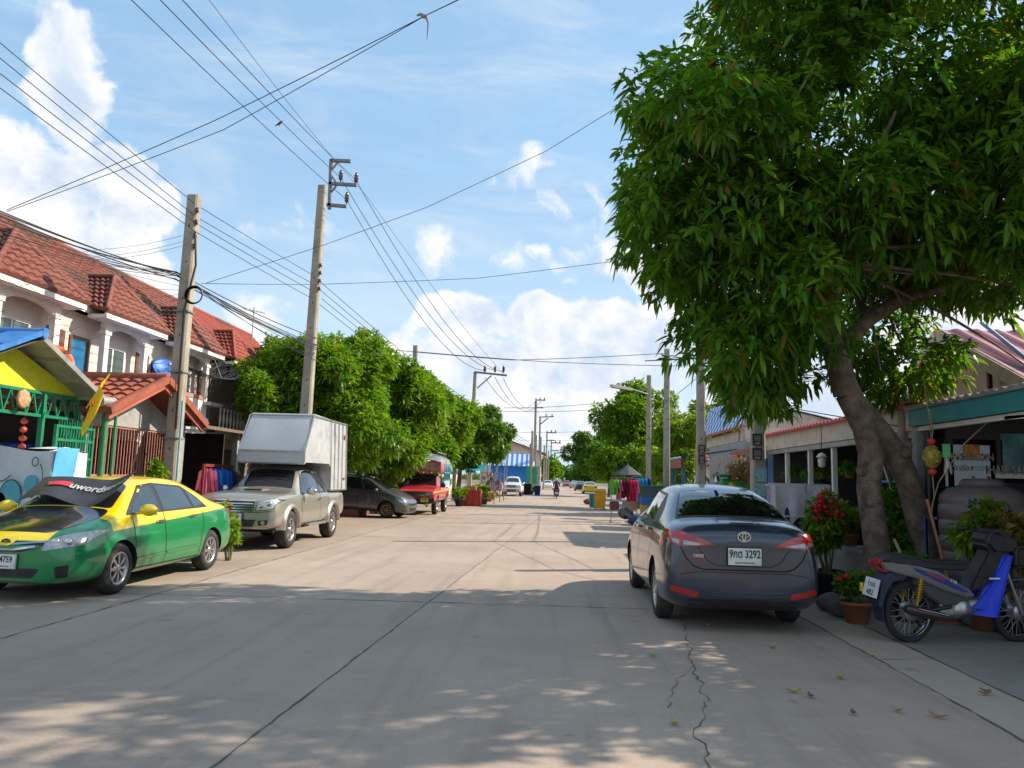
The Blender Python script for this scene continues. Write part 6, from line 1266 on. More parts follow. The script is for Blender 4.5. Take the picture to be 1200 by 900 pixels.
for (px, py, Y, lab, kd) in POLES_FAR:
    c_ = at(px, py, Y); r = pole(lab, c_.x, Y, c_.z, .34, .28); s_ = Y/900; q = MB()
    if kd == 1: 
        for a, b in (((0, 0, -5*s_), (0, 0, 3*s_)), ((0, 0, 1*s_), (11*s_, 0, 1*s_)), ((0, 0, -8*s_), (9*s_, 0, -8*s_)), ((5*s_, 0, 1*s_), (5*s_, 0, 4*s_)), ((10*s_, 0, 1*s_), (10*s_, 0, 4*s_))): q.beam((a[0], -.3, c_.z+a[2]), (b[0], -.3, c_.z+b[2]), 1.3*s_)
    else: 
        for a, b in (((-1*s_, 0, -1*s_), (16*s_, 0, 0)), ((1*s_, 0, -9*s_), (9*s_, 0, -2*s_)), ((7*s_, 0, 0), (7*s_, 0, 3*s_)), ((14*s_, 0, 0), (14*s_, 0, 3*s_))): q.beam((a[0], -.3, c_.z+a[2]), (b[0], -.3, c_.z+b[2]), 1.2*s_)
    q.build('bracket', M_STEEL, r)
for i, (px, py, Y) in enumerate(((624, 505, 82), (628.5, 510, 92), (634, 512, 105), (638, 522, 120), (643, 528, 140), (622, 520, 88))): c_ = at(px, py, Y); pole('plain low voltage concrete pole in the far cluster', c_.x, Y, c_.z, .27, .22, group='plain far poles')
# right hand poles
RP = {}
for (k, px, py, Y, w, lab) in (('a', 781, 409, 29.5, .26, 'right hand concrete pole standing closest to the double meter boxes, left of the pair'), ('b', 820, 362, 21.5, .26, 'right hand concrete pole partly hidden by the big mango crown, with meter boxes'), ('c', 886, 440, 15.2, .30, 'short right hand concrete pole pasted with bills, two meters at head height'), ('d', 760, 440, 36, .26, 'right hand concrete pole carrying a street lamp arm'), ('e', 1032+26, 462, 11.3, .20, 'thin grey post beside the teal fascia and the mango trunk')):
    c_ = at(px, py, Y); RP[k] = (pole(lab, c_.x+.02, Y, c_.z, w, w*.75), c_)
M_METG = pm('meter_glass', (.16, .16, .17), .3, coat=.3)
def meter(label, px, py, Y, n=2):
    for i in range(n):
        c_ = at(px, py+i*17*(15.2/Y if Y > 16 else 1.0), Y-.24); m_ = thing('electric_meter', label[i], 'electric meter', c_); q = MB(); q.box(-.085, .085, -.04, .06, -.11, .11); q.build('meter_box', M_BLK, m_); q = MB(); q.box(-.06, .06, -.055, -.04, -.035, .075); q.build('meter_dial', M_METG, m_); q = MB(); q.box(-.05, .05, -.05, -.04, -.095, -.055); q.build('meter_plate', M_GALV, m_)
meter(('upper black electric meter on the billposted short pole', 'lower black electric meter on the billposted short pole'), 887, 515, 15.2); meter(('upper black electric meter on the pole left of the striped roof', 'lower black electric meter on the pole left of the striped roof'), 822, 526, 21.5)
q = MB()
for i, (z, m_) in enumerate(((1.9, 0), (1.62, 0), (1.35, 1), (1.08, 2), (.82, 1))): q.sheet(lambda u, v: Vector((-.12+.24*u, 0, z-.25*v)), 2, 2, th=(0, .006, 0), mi=m_)
o = q.build('posters', [pm('bill_cyan', (.30, .50, .52), .8, var=.4, scale=16), pm('bill_pink', (.55, .28, .30), .8, var=.4, scale=16), pm('bill_salmon', (.60, .36, .28), .8, var=.3, scale=16)], RP['c'][0]); o.location = (0, -.16, 0)
def lamp(px0, py0, px1, py1, Y, label):
    a = at(px0, py0, Y); b = at(px1, py1, Y-1.0); r = thing('street_lamp', label, 'street lamp', a, 0, 'street lamps on poles'); d = b-a; q = MB(); q.tube([(0, 0, 0), tuple(d*.5+Vector((0, 0, .06)))], .04, 8); q.build('arm', M_STEEL, r); q = MB(); q.beam(tuple(d*.45+Vector((0, 0, .05))), tuple(d), .20, .12); q.build('lamp_head', M_BEIGE, r)
    q = MB(); q.beam(tuple(d*.5+Vector((0, 0, -.02))), tuple(d*.96+Vector((0, 0, -.066))), .14, .03); q.build('lamp_cover', M_CLR, r)
lamp(759, 462, 716, 452, 35.8, 'long armed street lamp reaching left from the right hand pole'); lamp(401, 424, 456, 414, 30, 'pale street lamp arm sticking out above the first mango crown')
# ------------------------------------------------------------------ overhead wires, each a sagging cable of its own
M_WIRE = pm('cable_black', (.015, .016, .02), .6, var=.1)
def wire(label, pts, sag=.25, r=.012, group='overhead cables', name='overhead_cable', n=14):
    P = [Vector(p) for p in pts]; line = []
    for a, b in zip(P[:-1], P[1:]):
        L = (b-a).length
        for k in range(n): t = k/n; line.append(a.lerp(b, t)-Vector((0, 0, sag*(L/25)*4*t*(1-t))))
    line.append(P[-1]); rr = [r*.72*max(1, min(2.6, (p-Vector((0, 0, CAMH))).length/22)) for p in line]; q = MB(); q.tube(line, rr, 5, caps=False); o = q.build(name, M_WIRE); tag(o, label, 'cable', group); return o
GMV = 'high voltage wires over the left kerb'; GLV = 'stacked low voltage wires on the left poles'
mv_px = [((173, -2), INS[2]), ((206, -2), INS[0]), ((231, -2), INS[1])]
ends3 = [(568, 434), (580, 434), (590, 436)]
for i, ((a, b), (u, v)) in enumerate(mv_px):
    w2 = Vector((X2, 23, 0))+B(u, v-5); d = at(a, b, 10.5); d = Vector((w2.x-.15, -12, w2.z)) if 0 else at(a, b, (23*(w2.z-1.58)/(w2.z-1.58))*0+10.8)
    back = w2+(d-w2)*2.2
    wire(('lowest', 'middle', 'uppermost')[i]+' high voltage wire from the steel bracket to the top edge of the photo', [back, w2], .25, .012, GMV); wire(('left', 'middle', 'right')[i]+' wire running from the steel bracket to the T crossarm', [w2, at(ends3[i][0], ends3[i][1], 59.8)], .9, .012, GMV)
wire('thin high earth wire passing just right of the steel bracket', [at(243, -3, 10.8), at(430, 230, 24), at(592, 440, 59.8)], .2, .007, GMV)
nxt = [(628, 470), (631, 474), (634, 470)]
for i in range(3): wire(('left', 'middle', 'right')[i]+' sagging wire from the T crossarm to the far square bracket', [at(ends3[i][0], ends3[i][1]+8, 59.8), at(*nxt[i], 97)], 1.1, .012, GMV)
for i, y0 in enumerate((50, 68, 86, 103)):
    a = at(0, y0, 10.6); a2 = at(230, (240, 254, 262, 272)[i], 15.7); b = at(366, (322, 332, 341, 350)[i], 23); c_ = at(487, (425, 431, 437, 443)[i], 38); wire(('top', 'second', 'third', 'bottom')[i]+' low voltage wire of the stack crossing from the left edge', [a+(a-a2)*2.0, a, a2, b, c_, at(622, 520+3*i, 88)], .06, .011, GLV)
# telephone bundle through pole one
rs = np.random.RandomState(2); 
for i in range(12):
    y0 = 246+i*3.2+rs.uniform(-2, 2); a = at(-4, y0, 10.9+rs.uniform(-.2, .2)); b = at(207+rs.uniform(-2, 2), 322+rs.uniform(-4, 8), 15.6); c_ = at(372+rs.uniform(-6, 6), 415+rs.uniform(-22, 12), 23)
    wire('strand of the drooping black cable bundle running down to the leaning pole', [a+(a-b)*1.6, a, b, c_], .25+.03*i, .016 if i < 4 else .008, 'telephone cable bundle on the left')
for i in range(5): a = at(-3, 340+i*26, 11.5); wire('thin loose service cable draped across the terrace house fronts', [a, at(120, 300+i*20+12, 13.5), at(210, 335+i*5, 15.6)], .25, .006, 'loose service cables')
for i in range(3): wire('short service cable from the leaning pole to the terrace roof', [at(214, (276, 283, 288)[i], 15.7), at(118, (292, 300, 304)[i], 19), at(60, (296, 303, 310)[i], 22)], .3, .006, 'roof service cables')
# cables over the street
K1 = at(497, 19, 9.5); e = at(8, 246, 12)
wire('upper of two cables crossing the street from the top edge to the left roofs', [e, at(250, 142, 10.8), K1, K1+(K1-at(250, 142, 10.8))*2.5], .08, .009, 'cables crossing the street'); wire('lower of two cables crossing the street from the top edge to the left roofs', [e+Vector((0, 0, -.03)), at(262, 152, 10.8), K1, K1+(K1-at(250, 142, 10.8))*2.5+Vector((.1, 0, 0))], .10, .008, 'cables crossing the street')
wire('long slanting cable from the leaning pole up into the mango crown', [at(241, 332, 16), at(380, 287, 17), at(500, 243, 17), at(640, 177, 16), at(745, 112, 14), at(830, 66, 13)], .02, .009, 'cables crossing the street')
wire('nearly level cable from the tall bracket pole to the mango crown', [at(236, 332, 16), at(378, 333, 22.9), at(560, 326, 22), at(736, 304, 20), at(830, 285, 19)], .05, .010, 'cables crossing the street')
wire('level grey cable just above the T crossarm, crossing to the right poles', [at(440, 408, 36), at(600, 422, 37), at(781, 414, 29.5)], .08, .012, 'cables crossing the street'); wire('second level cable just above the T crossarm, slightly lower', [at(487, 412, 38), at(640, 424, 38), at(800, 429, 33)], .08, .012, 'cables crossing the street')
for i, (y0, y1, Y) in enumerate(((478, 470, 75), (482, 478, 80), (506, 503, 120), (522, 520, 170), (515, 513, 140))): wire('far level cable crossing the end of the street, number '+('one', 'two', 'three', 'four', 'five')[i]+' from the top' if 0 else ('highest', 'second highest', 'middle', 'lowest', 'second lowest')[i]+' of the far cables strung across the street end', [at(590, y0, Y), at(660, (y0+y1)/2+2, Y), at(720, y1, Y)], .2, .012, 'far cross street cables')
for i, py in enumerate((5, 50)): wire(('upper', 'lower')[i]+' dark cable at the top right corner, passing through the mango crown', [at(1235, py-35, 9), at(1160, py+35, 10.5), at(1080, py+110, 13)], .02, .011, 'cables in the top right corner')
wire('cable slung between the two right hand poles under the mango crown', [at(781, 470, 29.5), at(820, 440, 21.5), at(887, 470, 15.2), at(1058, 500, 11.3)], .12, .012, 'right hand pole cables'); wire('lower cable slung between the right hand poles', [at(760, 500, 36), at(781, 492, 29.5), at(820, 475, 21.5), at(887, 505, 15.2)], .12, .012, 'right hand pole cables')
# rag tied on the crossing cable, and a bird on the high voltage wire
t = thing('tied_rag', 'pale rag knotted on the crossing cables near the top edge', 'rag', K1); q = MB(); M_RAG = cloth('rag', (.28, .24, .24)); q.ball((0, 0, 0), (.05, .03, .03), 8, 6); q.tube([(-.10, 0, .01), (-.05, 0, .03), (.02, 0, 0)], [.012, .02, .02], 6); q.tube([(.02, 0, 0), (.06, 0, -.1), (.05, .01, -.32)], [.02, .012, .006], 6); q.build('rag_knot', M_RAG, t)
bp = at(327, 147, 17.2)
bd = thing('bird', 'small brown bird perched on the high voltage wire', 'bird', bp); bd.scale = (.65, .65, .65); q = MB(); q.tube([(-.16, 0, -.03), (-.08, 0, .02), (0, 0, .07), (.06, 0, .12), (.09, 0, .155), (.115, 0, .165), (.135, 0, .16)], [.008, .025, .05, .042, .03, .024, .003], 10); q.tube([(.01, -.02, .03), (.01, -.02, -.03)], .005, 5); q.tube([(.01, .02, .03), (.01, .02, -.03)], .005, 5); q.build('body', pm('bird_brown', (.13, .07, .05), .8), bd)
# ------------------------------------------------------------------ grey hatchback nosing out of a driveway
PJ = paint('hatch_grey', (.10, .10, .105), metal=.6, rough=.35, dirt=.15)
HATCH = [(-1.95, .40, .55, .68, .62, .64, .92, .50, 1.10), (-1.90, .30, .68, .80, .62, .74, .98, .56, 1.28), (-1.72, .24, .74, .845, .62, .79, 1.0, .60, 1.42), (-1.3, .2, .76, .85, .62, .80, 1.0, .60, 1.50), (-.6, .19, .77, .85, .62, .80, .99, .60, 1.535),
         (0, .19, .77, .85, .62, .80, .97, .59, 1.51), (.4, .19, .77, .85, .62, .80, .95, .57, 1.43), (.8, .19, .77, .85, .62, .80, .93, .60, 1.25), (1.2, .19, .76, .85, .62, .79, .90, .62, 1.06), (1.5, .2, .75, .84, .60, .78, .84, .6, .94), (1.78, .2, .68, .80, .56, .72, .74, .54, .80), (1.92, .22, .56, .68, .5, .6, .62, .46, .66), (1.97, .28, .46, .54, .48, .5, .56, .4, .58)]
v = Vehicle('hatchback', 'dark grey hatchback nosing out between the box truck and the red truck', 'car')
v.loft(HATCH, PJ, arches=[(1.20, .30, .345, .60), (-1.28, .30, .345, .60)])
v.patch('windshield', 'top', rpoly([(-.62, 1.14), (.62, 1.14), (.48, .42), (-.48, .42)], .08), M_GLS, res=.08)
v.sides('side_window', rpoly([(.95, .98), (.30, .99), (.10, 1.36), (.25, 1.38), (.45, 1.30)], .03), M_GLS, off=.005, res=.1); v.sides('side_window', rpoly([(.22, .99), (-.62, 1.01), (-.60, 1.42), (.02, 1.41)], .03), M_GLS, off=.005, res=.1); v.sides('side_window', rpoly([(-.70, 1.01), (-1.5, 1.06), (-1.35, 1.36), (-.68, 1.42)], .03), M_GLS, off=.005, res=.1)
v.wheels((1.20, -1.28), .74, .295, .19, n=8, rimmat=pm('bronze_rim', (.28, .17, .09), .4, metal=.7)); v.mirrors(.95, .78, 1.0, PJ, (.11, .09, .075))
for d in ([(.88, .28), (.90, .94)], [(.05, .27), (.12, .98)], [(-.75, .30), (-.85, .7), (-.80, 1.0)], [(.88, .28), (-.75, .30)]):
    for sg in (1, -1): v.strip('door_seam', 'side', d, .011, M_DRK, side=sg)
v.handle([(.22, .86), (-.6, .89)]); 
for sg in (1, -1): v.patch('headlight', 'front', [(u*sg, z) for u, z in rpoly([(.42, .60), (.70, .66), (.72, .80), (.50, .74)], .02)], M_CLR, off=.008); v.patch('headlight', 'side', rpoly([(1.45, .80), (1.82, .66), (1.80, .60), (1.60, .66)], .02), M_CLR, off=.006, side=sg)
v.patch('grille', 'front', rpoly([(-.36, .58), (.36, .58), (.32, .50), (-.32, .50)], .02), M_BLK, off=.005); v.patch('lower_grille', 'front', rpoly([(-.4, .42), (.4, .42), (.36, .28), (-.36, .28)], .02), M_BLK, off=.005)
wj = gr(458, 607); v.place(wj.x-1.2-.05, wj.y+.72, math.radians(-97), 0.04, 0); v.root.rotation_euler = (math.radians(-3.0), 0, math.radians(-97)); v.root.location.z = .06
q = MB(); q.prism([(0, 0), (2.6, 0), (2.6, .10), (1.6, .22), (0, .30)], -.9, .9, 'XZ'); q.v = [(-v_[0], v_[1], v_[2]) for v_ in q.v]; o = small('driveway_ramp', 'dull red concrete ramp under the rear of the grey hatchback', 'ramp', q, pm('ramp_red', (.30, .11, .06), .85, dirt=.5)); o.location = (wj.x-1.25, wj.y+.9, 0)
# ------------------------------------------------------------------ red passenger truck with metal roof
PR = paint('truck_red', (.55, .02, .03), metal=.05, rough=.38, dirt=.15)
OLD = [(-2.3, .55, .66, .78, .75, .78, .98, .70, 1.02), (-2.26, .5, .72, .80, .75, .79, 1.0, .72, 1.05), (-.75, .48, .74, .81, .75, .79, 1.0, .72, 1.05), (-.68, .48, .74, .81, .75, .79, 1.02, .66, 1.30), (-.62, .46, .74, .81, .75, .79, 1.02, .66, 1.56), (-.1, .46, .74, .81, .75, .79, 1.02, .66, 1.62), (.35, .46, .74, .81, .75, .79, 1.02, .64, 1.56),
       (.80, .46, .74, .81, .75, .79, 1.0, .68, 1.16), (.95, .46, .74, .81, .75, .79, .98, .70, 1.06), (1.5, .46, .74, .81, .75, .79, .95, .70, 1.02), (1.98, .46, .73, .80, .72, .78, .90, .70, .96), (2.08, .48, .70, .77, .70, .75, .82, .66, .88), (2.12, .5, .64, .70, .68, .70, .76, .6, .80)]
v = Vehicle('passenger_truck', 'old red passenger pick-up with patterned metal roof and blue framed rear windows', 'truck')
def cutb(c): c.box(-.66, .66, -2.2, -.8, .75, 1.4)
v.loft(OLD, PR, arches=[(1.30, .36, .40, .58), (-1.35, .36, .40, .58)], cuts=cutb)
v.patch('windshield', 'top', rpoly([(-.64, .84), (.64, .84), (.54, .36), (-.54, .36)], .05), M_GLS, res=.08); v.patch('windshield_rim', 'top', rpoly([(-.68, .88), (.68, .88), (.57, .33), (-.57, .33)], .05), M_BLK, off=.002, th=.004)
v.sides('side_window', rpoly([(.66, 1.06), (-.5, 1.07), (-.5, 1.46), (.28, 1.46)], .04), M_GLS, off=.005, res=.12)
v.wheels((1.30, -1.35), .70, .35, .20, n=6, rimr=.55); v.mirrors(.95, .75, 1.12, M_BLK, (.10, .06, .10))
for d in ([(.78, .5), (.78, 1.0), (.62, 1.04)], [(-.58, .48), (-.58, 1.04)]):
    for sg in (1, -1): v.strip('door_seam', 'side', d, .012, M_DRK, side=sg)
for sg in (1, -1): v.strip('side_stripe', 'side', [(2.0, .86), (-2.2, .92)], .05, pm('stripe_yellow', (.75, .40, .02), .5), off=.004, side=sg)
v.patch('grille', 'front', rpoly([(-.66, .86), (.66, .86), (.66, .70), (-.66, .70)], .02), M_BLK, off=.004)
for z_ in (.73, .78, .83): v.strip('grille_bar', 'front', [(-.4, z_), (.4, z_)], .012, M_CHR, off=.012)
for sg in (1, -1): v.patch('headlight', 'front', [(u*sg, z) for u, z in rpoly([(.42, .84), (.62, .84), (.62, .73), (.42, .73)], .015)], M_CLR, off=.014)
q = MB(); q.box(-.80, .80, 2.10, 2.24, .44, .62); q.box(-.5, .5, 2.24, 2.27, .40, .46); q.build('front_bumper', M_BLK, v.root)
v.plate((-.42, 2.27, .56), 1, '10-4821', 'กรุงเทพมหานคร', w=.32, h=.14, mat=M_PLY); q = MB(); q.box(-.6, .6, -2.2, 2.0, .42, .48); q.build('underbody', M_DRK, v.root)
M_PAT = pm('roof_pattern_tin', (.42, .42, .42), .35, metal=.6, var=.7, scale=5, dirt=.5, dirtcol=(.25, .12, .1)); M_FRB = pm('frame_blue', (.05, .35, .50), .5)
q = MB(); q.sheet(lambda a, b: Vector(((a-.5)*1.66*(1-.06*(1-b)), .62-3.05*b, 1.98+.42*math.sin(PI*min(1, max(0, a)))**.45*(.35+.65*min(1, b*5)))), 18, 14, th=.03, smooth=True); q.build('metal_roof', M_PAT, v.root)
q = MB(); q.sheet(lambda a, b: Vector(((a-.5)*1.56, .66-.12*b+.0*a, 1.66+.36*b)), 4, 2, th=(0, -.03, 0)); q.build('roof_front_board', pm('board_patchwork', (.50, .30, .26), .5, var=.6, scale=6), v.root)
for sg in (1, -1):
    q = MB(); q.box(min(sg*.77, sg*.81), max(sg*.77, sg*.81), -2.35, -.55, 1.02, 1.30); q.build('side_panel', pm('panel_sky', (.45, .50, .55), .5, var=.5, scale=5), v.root)
    q = MB(); q.box(min(sg*.76, sg*.80), max(sg*.76, sg*.80), -.50, .52, 1.62, 1.98); q.build('cab_side_board', PR, v.root)
    q = MB(); X_ = sg*.79
    for y in (-.55, -1.15, -1.75, -2.35): q.beam((X_, y, 1.28), (X_, y, 1.98), .05)
    for z in (1.30, 1.62, 1.92): q.beam((X_, -.55, z), (X_, -2.35, z), .045)
    fr = q.build('window_frame', M_FRB, v.root); q = MB(); q.box(min(X_-.006, X_+.006), max(X_-.006, X_+.006), -2.3, -.6, 1.31, 1.9); q.build('pane', M_WGLS2, fr)
q = MB(); q.beam((-.80, .68, 1.66), (.80, .68, 1.66), .05); q.beam((-.78, .56, 2.03), (.78, .56, 2.03), .05); q.beam((-.80, .68, 1.64), (-.76, .56, 2.04), .06); q.beam((.80, .68, 1.64), (.76, .56, 2.04), .06); q.build('front_board_frame', PR, v.root); q = MB(); q.prism([(.08*math.cos(k*PI/3), 1.85+.08*math.sin(k*PI/3)) for k in range(6)], .63, .68, 'XZ'); q.build('front_crest', PR, v.root)
q = MB()
for x in (-.6, .6):
    for y in (.3, -.6, -1.5, -2.2): q.tube([(x, y, 2.28), (x, y, 2.42)], .015, 5)
    q.tube([(x, .3, 2.42), (x, -2.2, 2.42)], .018, 6)
q.build('roof_rack', M_GALV, v.root)
wf = gr(513, 603); v.place(wf.x-.84, wf.y+1.30, PI); v.root.scale = (1, 1, 1.08)
# ------------------------------------------------------------------ white SUV-like pick-up at the far left kerb
PW = paint('white', (.72, .74, .76), metal=.1, rough=.3)
v = pickup('pickup_truck', 'white pick-up facing the camera at the far left kerb beside the blue awnings', 'pickup truck', PW); c_ = at(600, 579, 70); v.place(c_.x, 70+1.6, PI); c0 = v
# ------------------------------------------------------------------ far cars
PYG = pm('cab_yellow', (.72, .50, .01), .35, coat=.8, var=.05); 
v = sedan('taxi', 'yellow taxi seen from behind, far down the right kerb', 'taxi', PYG); c_ = at(691, 572, 95); v.place(c_.x, 95, 0); ycab = v
for (px, py, Y, rz, lab, col, nm) in ((642, 566, 125, PI, 'white sedan parked on the far left kerb behind the motorcycle rider', (.7, .7, .7), 'silver_white'), (680, 566, 118, 0, 'black car just beyond the yellow taxi on the right', (.02, .02, .025), 'far_black'), (673, 564, 150, 0, 'pale grey car beyond the black one at the far right', (.35, .40, .42), 'far_grey'), (664, 563, 170, PI, 'maroon car in the middle distance where the street narrows', (.25, .03, .04), 'far_maroon')):
    c_ = at(px, py, Y); v = sedan('sedan', lab, 'car', paint(nm, col)); v.place(c_.x, Y, rz)
# ------------------------------------------------------------------ motorcycle under the mango tree
def bevel(o, w=.01, seg=2):
    bm = bmesh.new(); bm.from_mesh(o.data); bmesh.ops.bevel(bm, geom=[e for e in bm.edges if len(e.link_faces) == 2 and e.calc_face_angle(0) > .5], offset=w, segments=seg, affect='EDGES', clamp_overlap=True)
    for f in bm.faces: f.smooth = True
    for e in bm.edges: e.smooth = not (len(e.link_faces) == 2 and e.calc_face_angle(0) > .6)
    bm.to_mesh(o.data); bm.free(); return o
def moto(label, body, panel, loc, rz, cat='motorcycle', group=None, plate=True):
    r = thing('motorcycle', label, cat, loc, rz, group); R = .28
    def mw(x, brake=True):
        q = MB(); q.lathe([(.225, -.028), (.25, -.038), (.272, -.03), (.282, -.012), (.282, .012), (.272, .03), (.25, .038), (.225, .028)], (x, 0, R), 'Y', 36); w = q.build('wheel', M_RUB, r)
        q = MB(); q.lathe([(.226, -.028), (.214, -.02), (.214, .02), (.226, .028)], (x, 0, R), 'Y', 36); q.build('rim', M_CHR, w)
        q = MB()
        for k in range(28): a = 2*PI*k/28; b = a+(.5 if k % 2 else -.5); q.beam((x+.05*math.cos(b), (.02 if k % 4 < 2 else -.02), R+.05*math.sin(b)), (x+.218*math.cos(a), 0, R+.218*math.sin(a)), .004)
        q.build('spokes', M_ALU, w); q = MB(); q.lathe([(.001, -.06), (.075, -.06), (.082, -.04), (.082, .04), (.075, .06), (.001, .06)], (x, 0, R), 'Y', 20); q.build('hub', M_ALU, w)
    mw(0); mw(1.24)
    q = MB(); q.prism([(-.36, .735), (-.30, .80), (-.05, .80), (.12, .77), (.30, .745), (.55, .75), (.64, .71), (.58, .66), (.2, .665), (-.2, .70)], -.115, .115, 'XZ'); bevel(q.build('seat', pm('seat_vinyl', (.018, .018, .02), .55), r), .025, 3)
    q = MB()
    P_ = [(-.40, .74), (-.1, .735), (.25, .66), (.60, .50), (.66, .44), (.56, .43), (.28, .50), (.0, .60), (-.22, .645), (-.36, .68)]
    q.prism(P_, -.125, -.085, 'XZ'); q.prism(P_, .085, .125, 'XZ'); bevel(q.build('side_panel', panel, r), .012)
    q = MB(); G = [(-.05, .70), (.25, .63), (.58, .48), (.52, .475), (.2, .585), (-.0, .66)]; q.prism(G, -.130, -.1255, 'XZ'); q.prism(G, .1255, .130, 'XZ'); q.build('side_graphic', pm('graphic_blue', (.01, .04, .25), .4), r)
    q = MB(); q.prism([(.08, .665), (.30, .60), (.30, .575), (.12, .635)], -.134, -.1305, 'XZ'); q.build('graphic_flash', M_RED, r); text_mb('110', .05, M_WHITE, r, name='lettering', M=facing((.40, -.134, .575), (.93, 0, -.36), up=(.36, 0, .93)), depth=.001)
    q = MB(); q.prism([(.02, .63), (.35, .50), (.62, .44), (.60, .36), (.34, .34), (.16, .42), (-.02, .55)], -.095, .095, 'XZ'); bevel(q.build('under_cover', pm('cover_grey', (.06, .065, .07), .5), r), .015)
    q = MB(); q.prism([(-.43, .72), (-.36, .76), (-.12, .71), (-.20, .655), (-.32, .63)], -.075, .075, 'XZ'); bevel(q.build('taillight', M_RED, r), .015)
    q = MB(); n = 12
    for i in range(n):
        a0, a1 = math.radians(80+i*10), math.radians(80+(i+1)*10); 
        for ra, rb in ((.335, .345),): q.add([(rr_*math.cos(a), y, R+rr_*math.sin(a)+.03) for a in (a0, a1) for rr_ in (ra, rb) for y in (-.07, .07)], [(0, 1, 5, 4), (2, 6, 7, 3), (0, 4, 6, 2), (1, 3, 7, 5)])
    q.prism([(-.10, .66), (-.30, .64), (-.37, .50), (-.40, .34), (-.36, .33), (-.32, .46), (-.24, .56), (-.08, .60)], -.085, .085, 'XZ'); q.build('rear_fender', pm('fender_navy', (.02, .03, .06), .4), r)
    if plate:
        q = MB(); q.M = Matrix.Translation((-.43, -.015, .50)) @ Matrix.Rotation(math.radians(15), 4, 'Y'); q.cbox((0, 0, 0), (.008, .22, .17)); pl = q.build('number_plate', M_PLW, r); Mx = Matrix.Translation((-.436, -.015, .50)) @ Matrix.Rotation(math.radians(15), 4, 'Y')
        text_mb('1กช', .075, M_INK, pl, M=Mx @ facing((0, 0, .03), (0, -1, 0)), depth=.001); text_mb('482', .075, M_INK, pl, M=Mx @ facing((0, 0, -.045), (0, -1, 0)), depth=.001)
        q = MB(); q.box(-.46, -.44, .10, .13, .44, .52); q.build('plate_sticker', M_PLY, r)
    for sg in (-1, 1):
        q = MB(); a, b = Vector((.0, sg*.11, .30)), Vector((.06, sg*.11, .62)); q.tube([a, b], .012, 8); 
        coil = []; 
        for k in range(90): t = k/89; c = a.lerp(b, .28+.66*t); an = t*2*PI*9; coil.append(c+Vector((.028*math.cos(an), .028*math.sin(an), 0)))
        q.tube(coil, .0065, 5); q.build('shock_spring', pm('spring_gold', (.60, .33, .03), .35, metal=.6), r)
    q = MB(); q.tube([(.62, -.10, .26), (.40, -.15, .24), (.30, -.155, .25)], [.018, .018, .03], 8); q.tube([(.32, -.155, .255), (.20, -.16, .27), (-.10, -.16, .325), (-.16, -.16, .335)], [.03, .044, .048, .03], 14); q.build('muffler', pm('muffler', (.10, .07, .07), .35, metal=.7), r)
    q = MB(); q.tube([(.28, -.21, .285), (-.05, -.212, .345)], .006, 5); q.build('heat_shield', M_CHR, r)
    q = MB(); q.lathe([(.001, -.10), (.09, -.10), (.105, -.07), (.105, .07), (.09, .10), (.001, .10)], (.55, 0, .30), 'Y', 18); q.cbox((.42, 0, .33), (.26, .16, .14)); q.tube([(.60, 0, .32), (.80, 0, .36)], [.07, .055], 12); [q.lathe([(.06, -.004), (.075, 0), (.06, .004)], (.66+.022*i, 0, .335), 'X', 14) for i in range(6)]; q.build('engine', M_ALU, r)
    q = MB(); q.tube([(0, -.09, .28), (.42, -.08, .34)], .02, 8); q.tube([(0, .09, .28), (.42, .08, .34)], .02, 8); q.build('swing_arm', M_BLK, r)
    q = MB(); q.tube([(.50, -.24, .22), (.50, .24, .22)], .013, 8); [q.tube([(.50, s*.15, .22), (.50, s*.24, .22)], .022, 8) for s in (-1, 1)]; q.build('foot_pegs', M_RUB, r)
    q = MB(); q.tube([(.30, .10, .24), (.22, .24, .01)], .012, 6); q.tube([(.22, .24, .01), (.30, .27, .01)], .012, 6); q.build('side_stand', M_BLK, r)
    # leg shield in vivid colour: curved wings wrapping the column
    q = MB()
    for sg in (-1, 1):
        q.sheet(lambda u, v_: Vector((.80+.20*v_+.12*u*(1-u)*1+.07*u-(.10*(1-v_)*(1-u)), sg*(.05+.13*math.sin(u*PI*.6)*(1-.25*v_)), .26+.56*v_)), 8, 10, th=(-.02, 0, 0), smooth=True)
        q.sheet(lambda u, v_: Vector((.66+.20*u+.17*v_, sg*(.09+.05*u*(1-v_*.3)), .30+.03*(1-u)+.52*v_*(.3+.7*u))), 6, 8, th=(0, -sg*.015, 0), smooth=True)
    q.build('leg_shield', body, r)
    q = MB(); q.box(.80, .92, -.147, -.140, .60, .615); q.build('shield_mark', M_WHITE, r)
    q = MB(); q.prism([(.72, .50), (.62, .47), (.66, .56), (.82, .80), (.90, .92), (1.04, .90), (1.06, .80), (.98, .70), (.88, .55)], -.085, .085, 'XZ'); bevel(q.build('steering_column_cover', M_BLK, r), .015)
    q = MB(); q.prism([(.78, .92), (.84, 1.04), (.98, 1.06), (1.14, 1.0), (1.18, .90), (1.10, .82), (.88, .82)], -.13, .13, 'XZ'); bevel(q.build('handlebar_cowl', M_BLK, r), .035, 3)
    q = MB(); q.ball((1.16, 0, .93), (.05, .09, .06), 14, 8); q.build('headlamp', M_CLR, r)
    q = MB()
    for sg in (-1, 1): q.tube([(.93, sg*.06, 1.00), (.90, sg*.20, 1.03), (.84, sg*.33, 1.01)], .012, 8); q.tube([(.88, sg*.22, 1.03), (.84, sg*.34, 1.01)], .018, 8); q.tube([(.96, sg*.14, 1.0), (.95, sg*.32, .985)], .006, 5)
    q.build('handlebar', M_BLK, r)
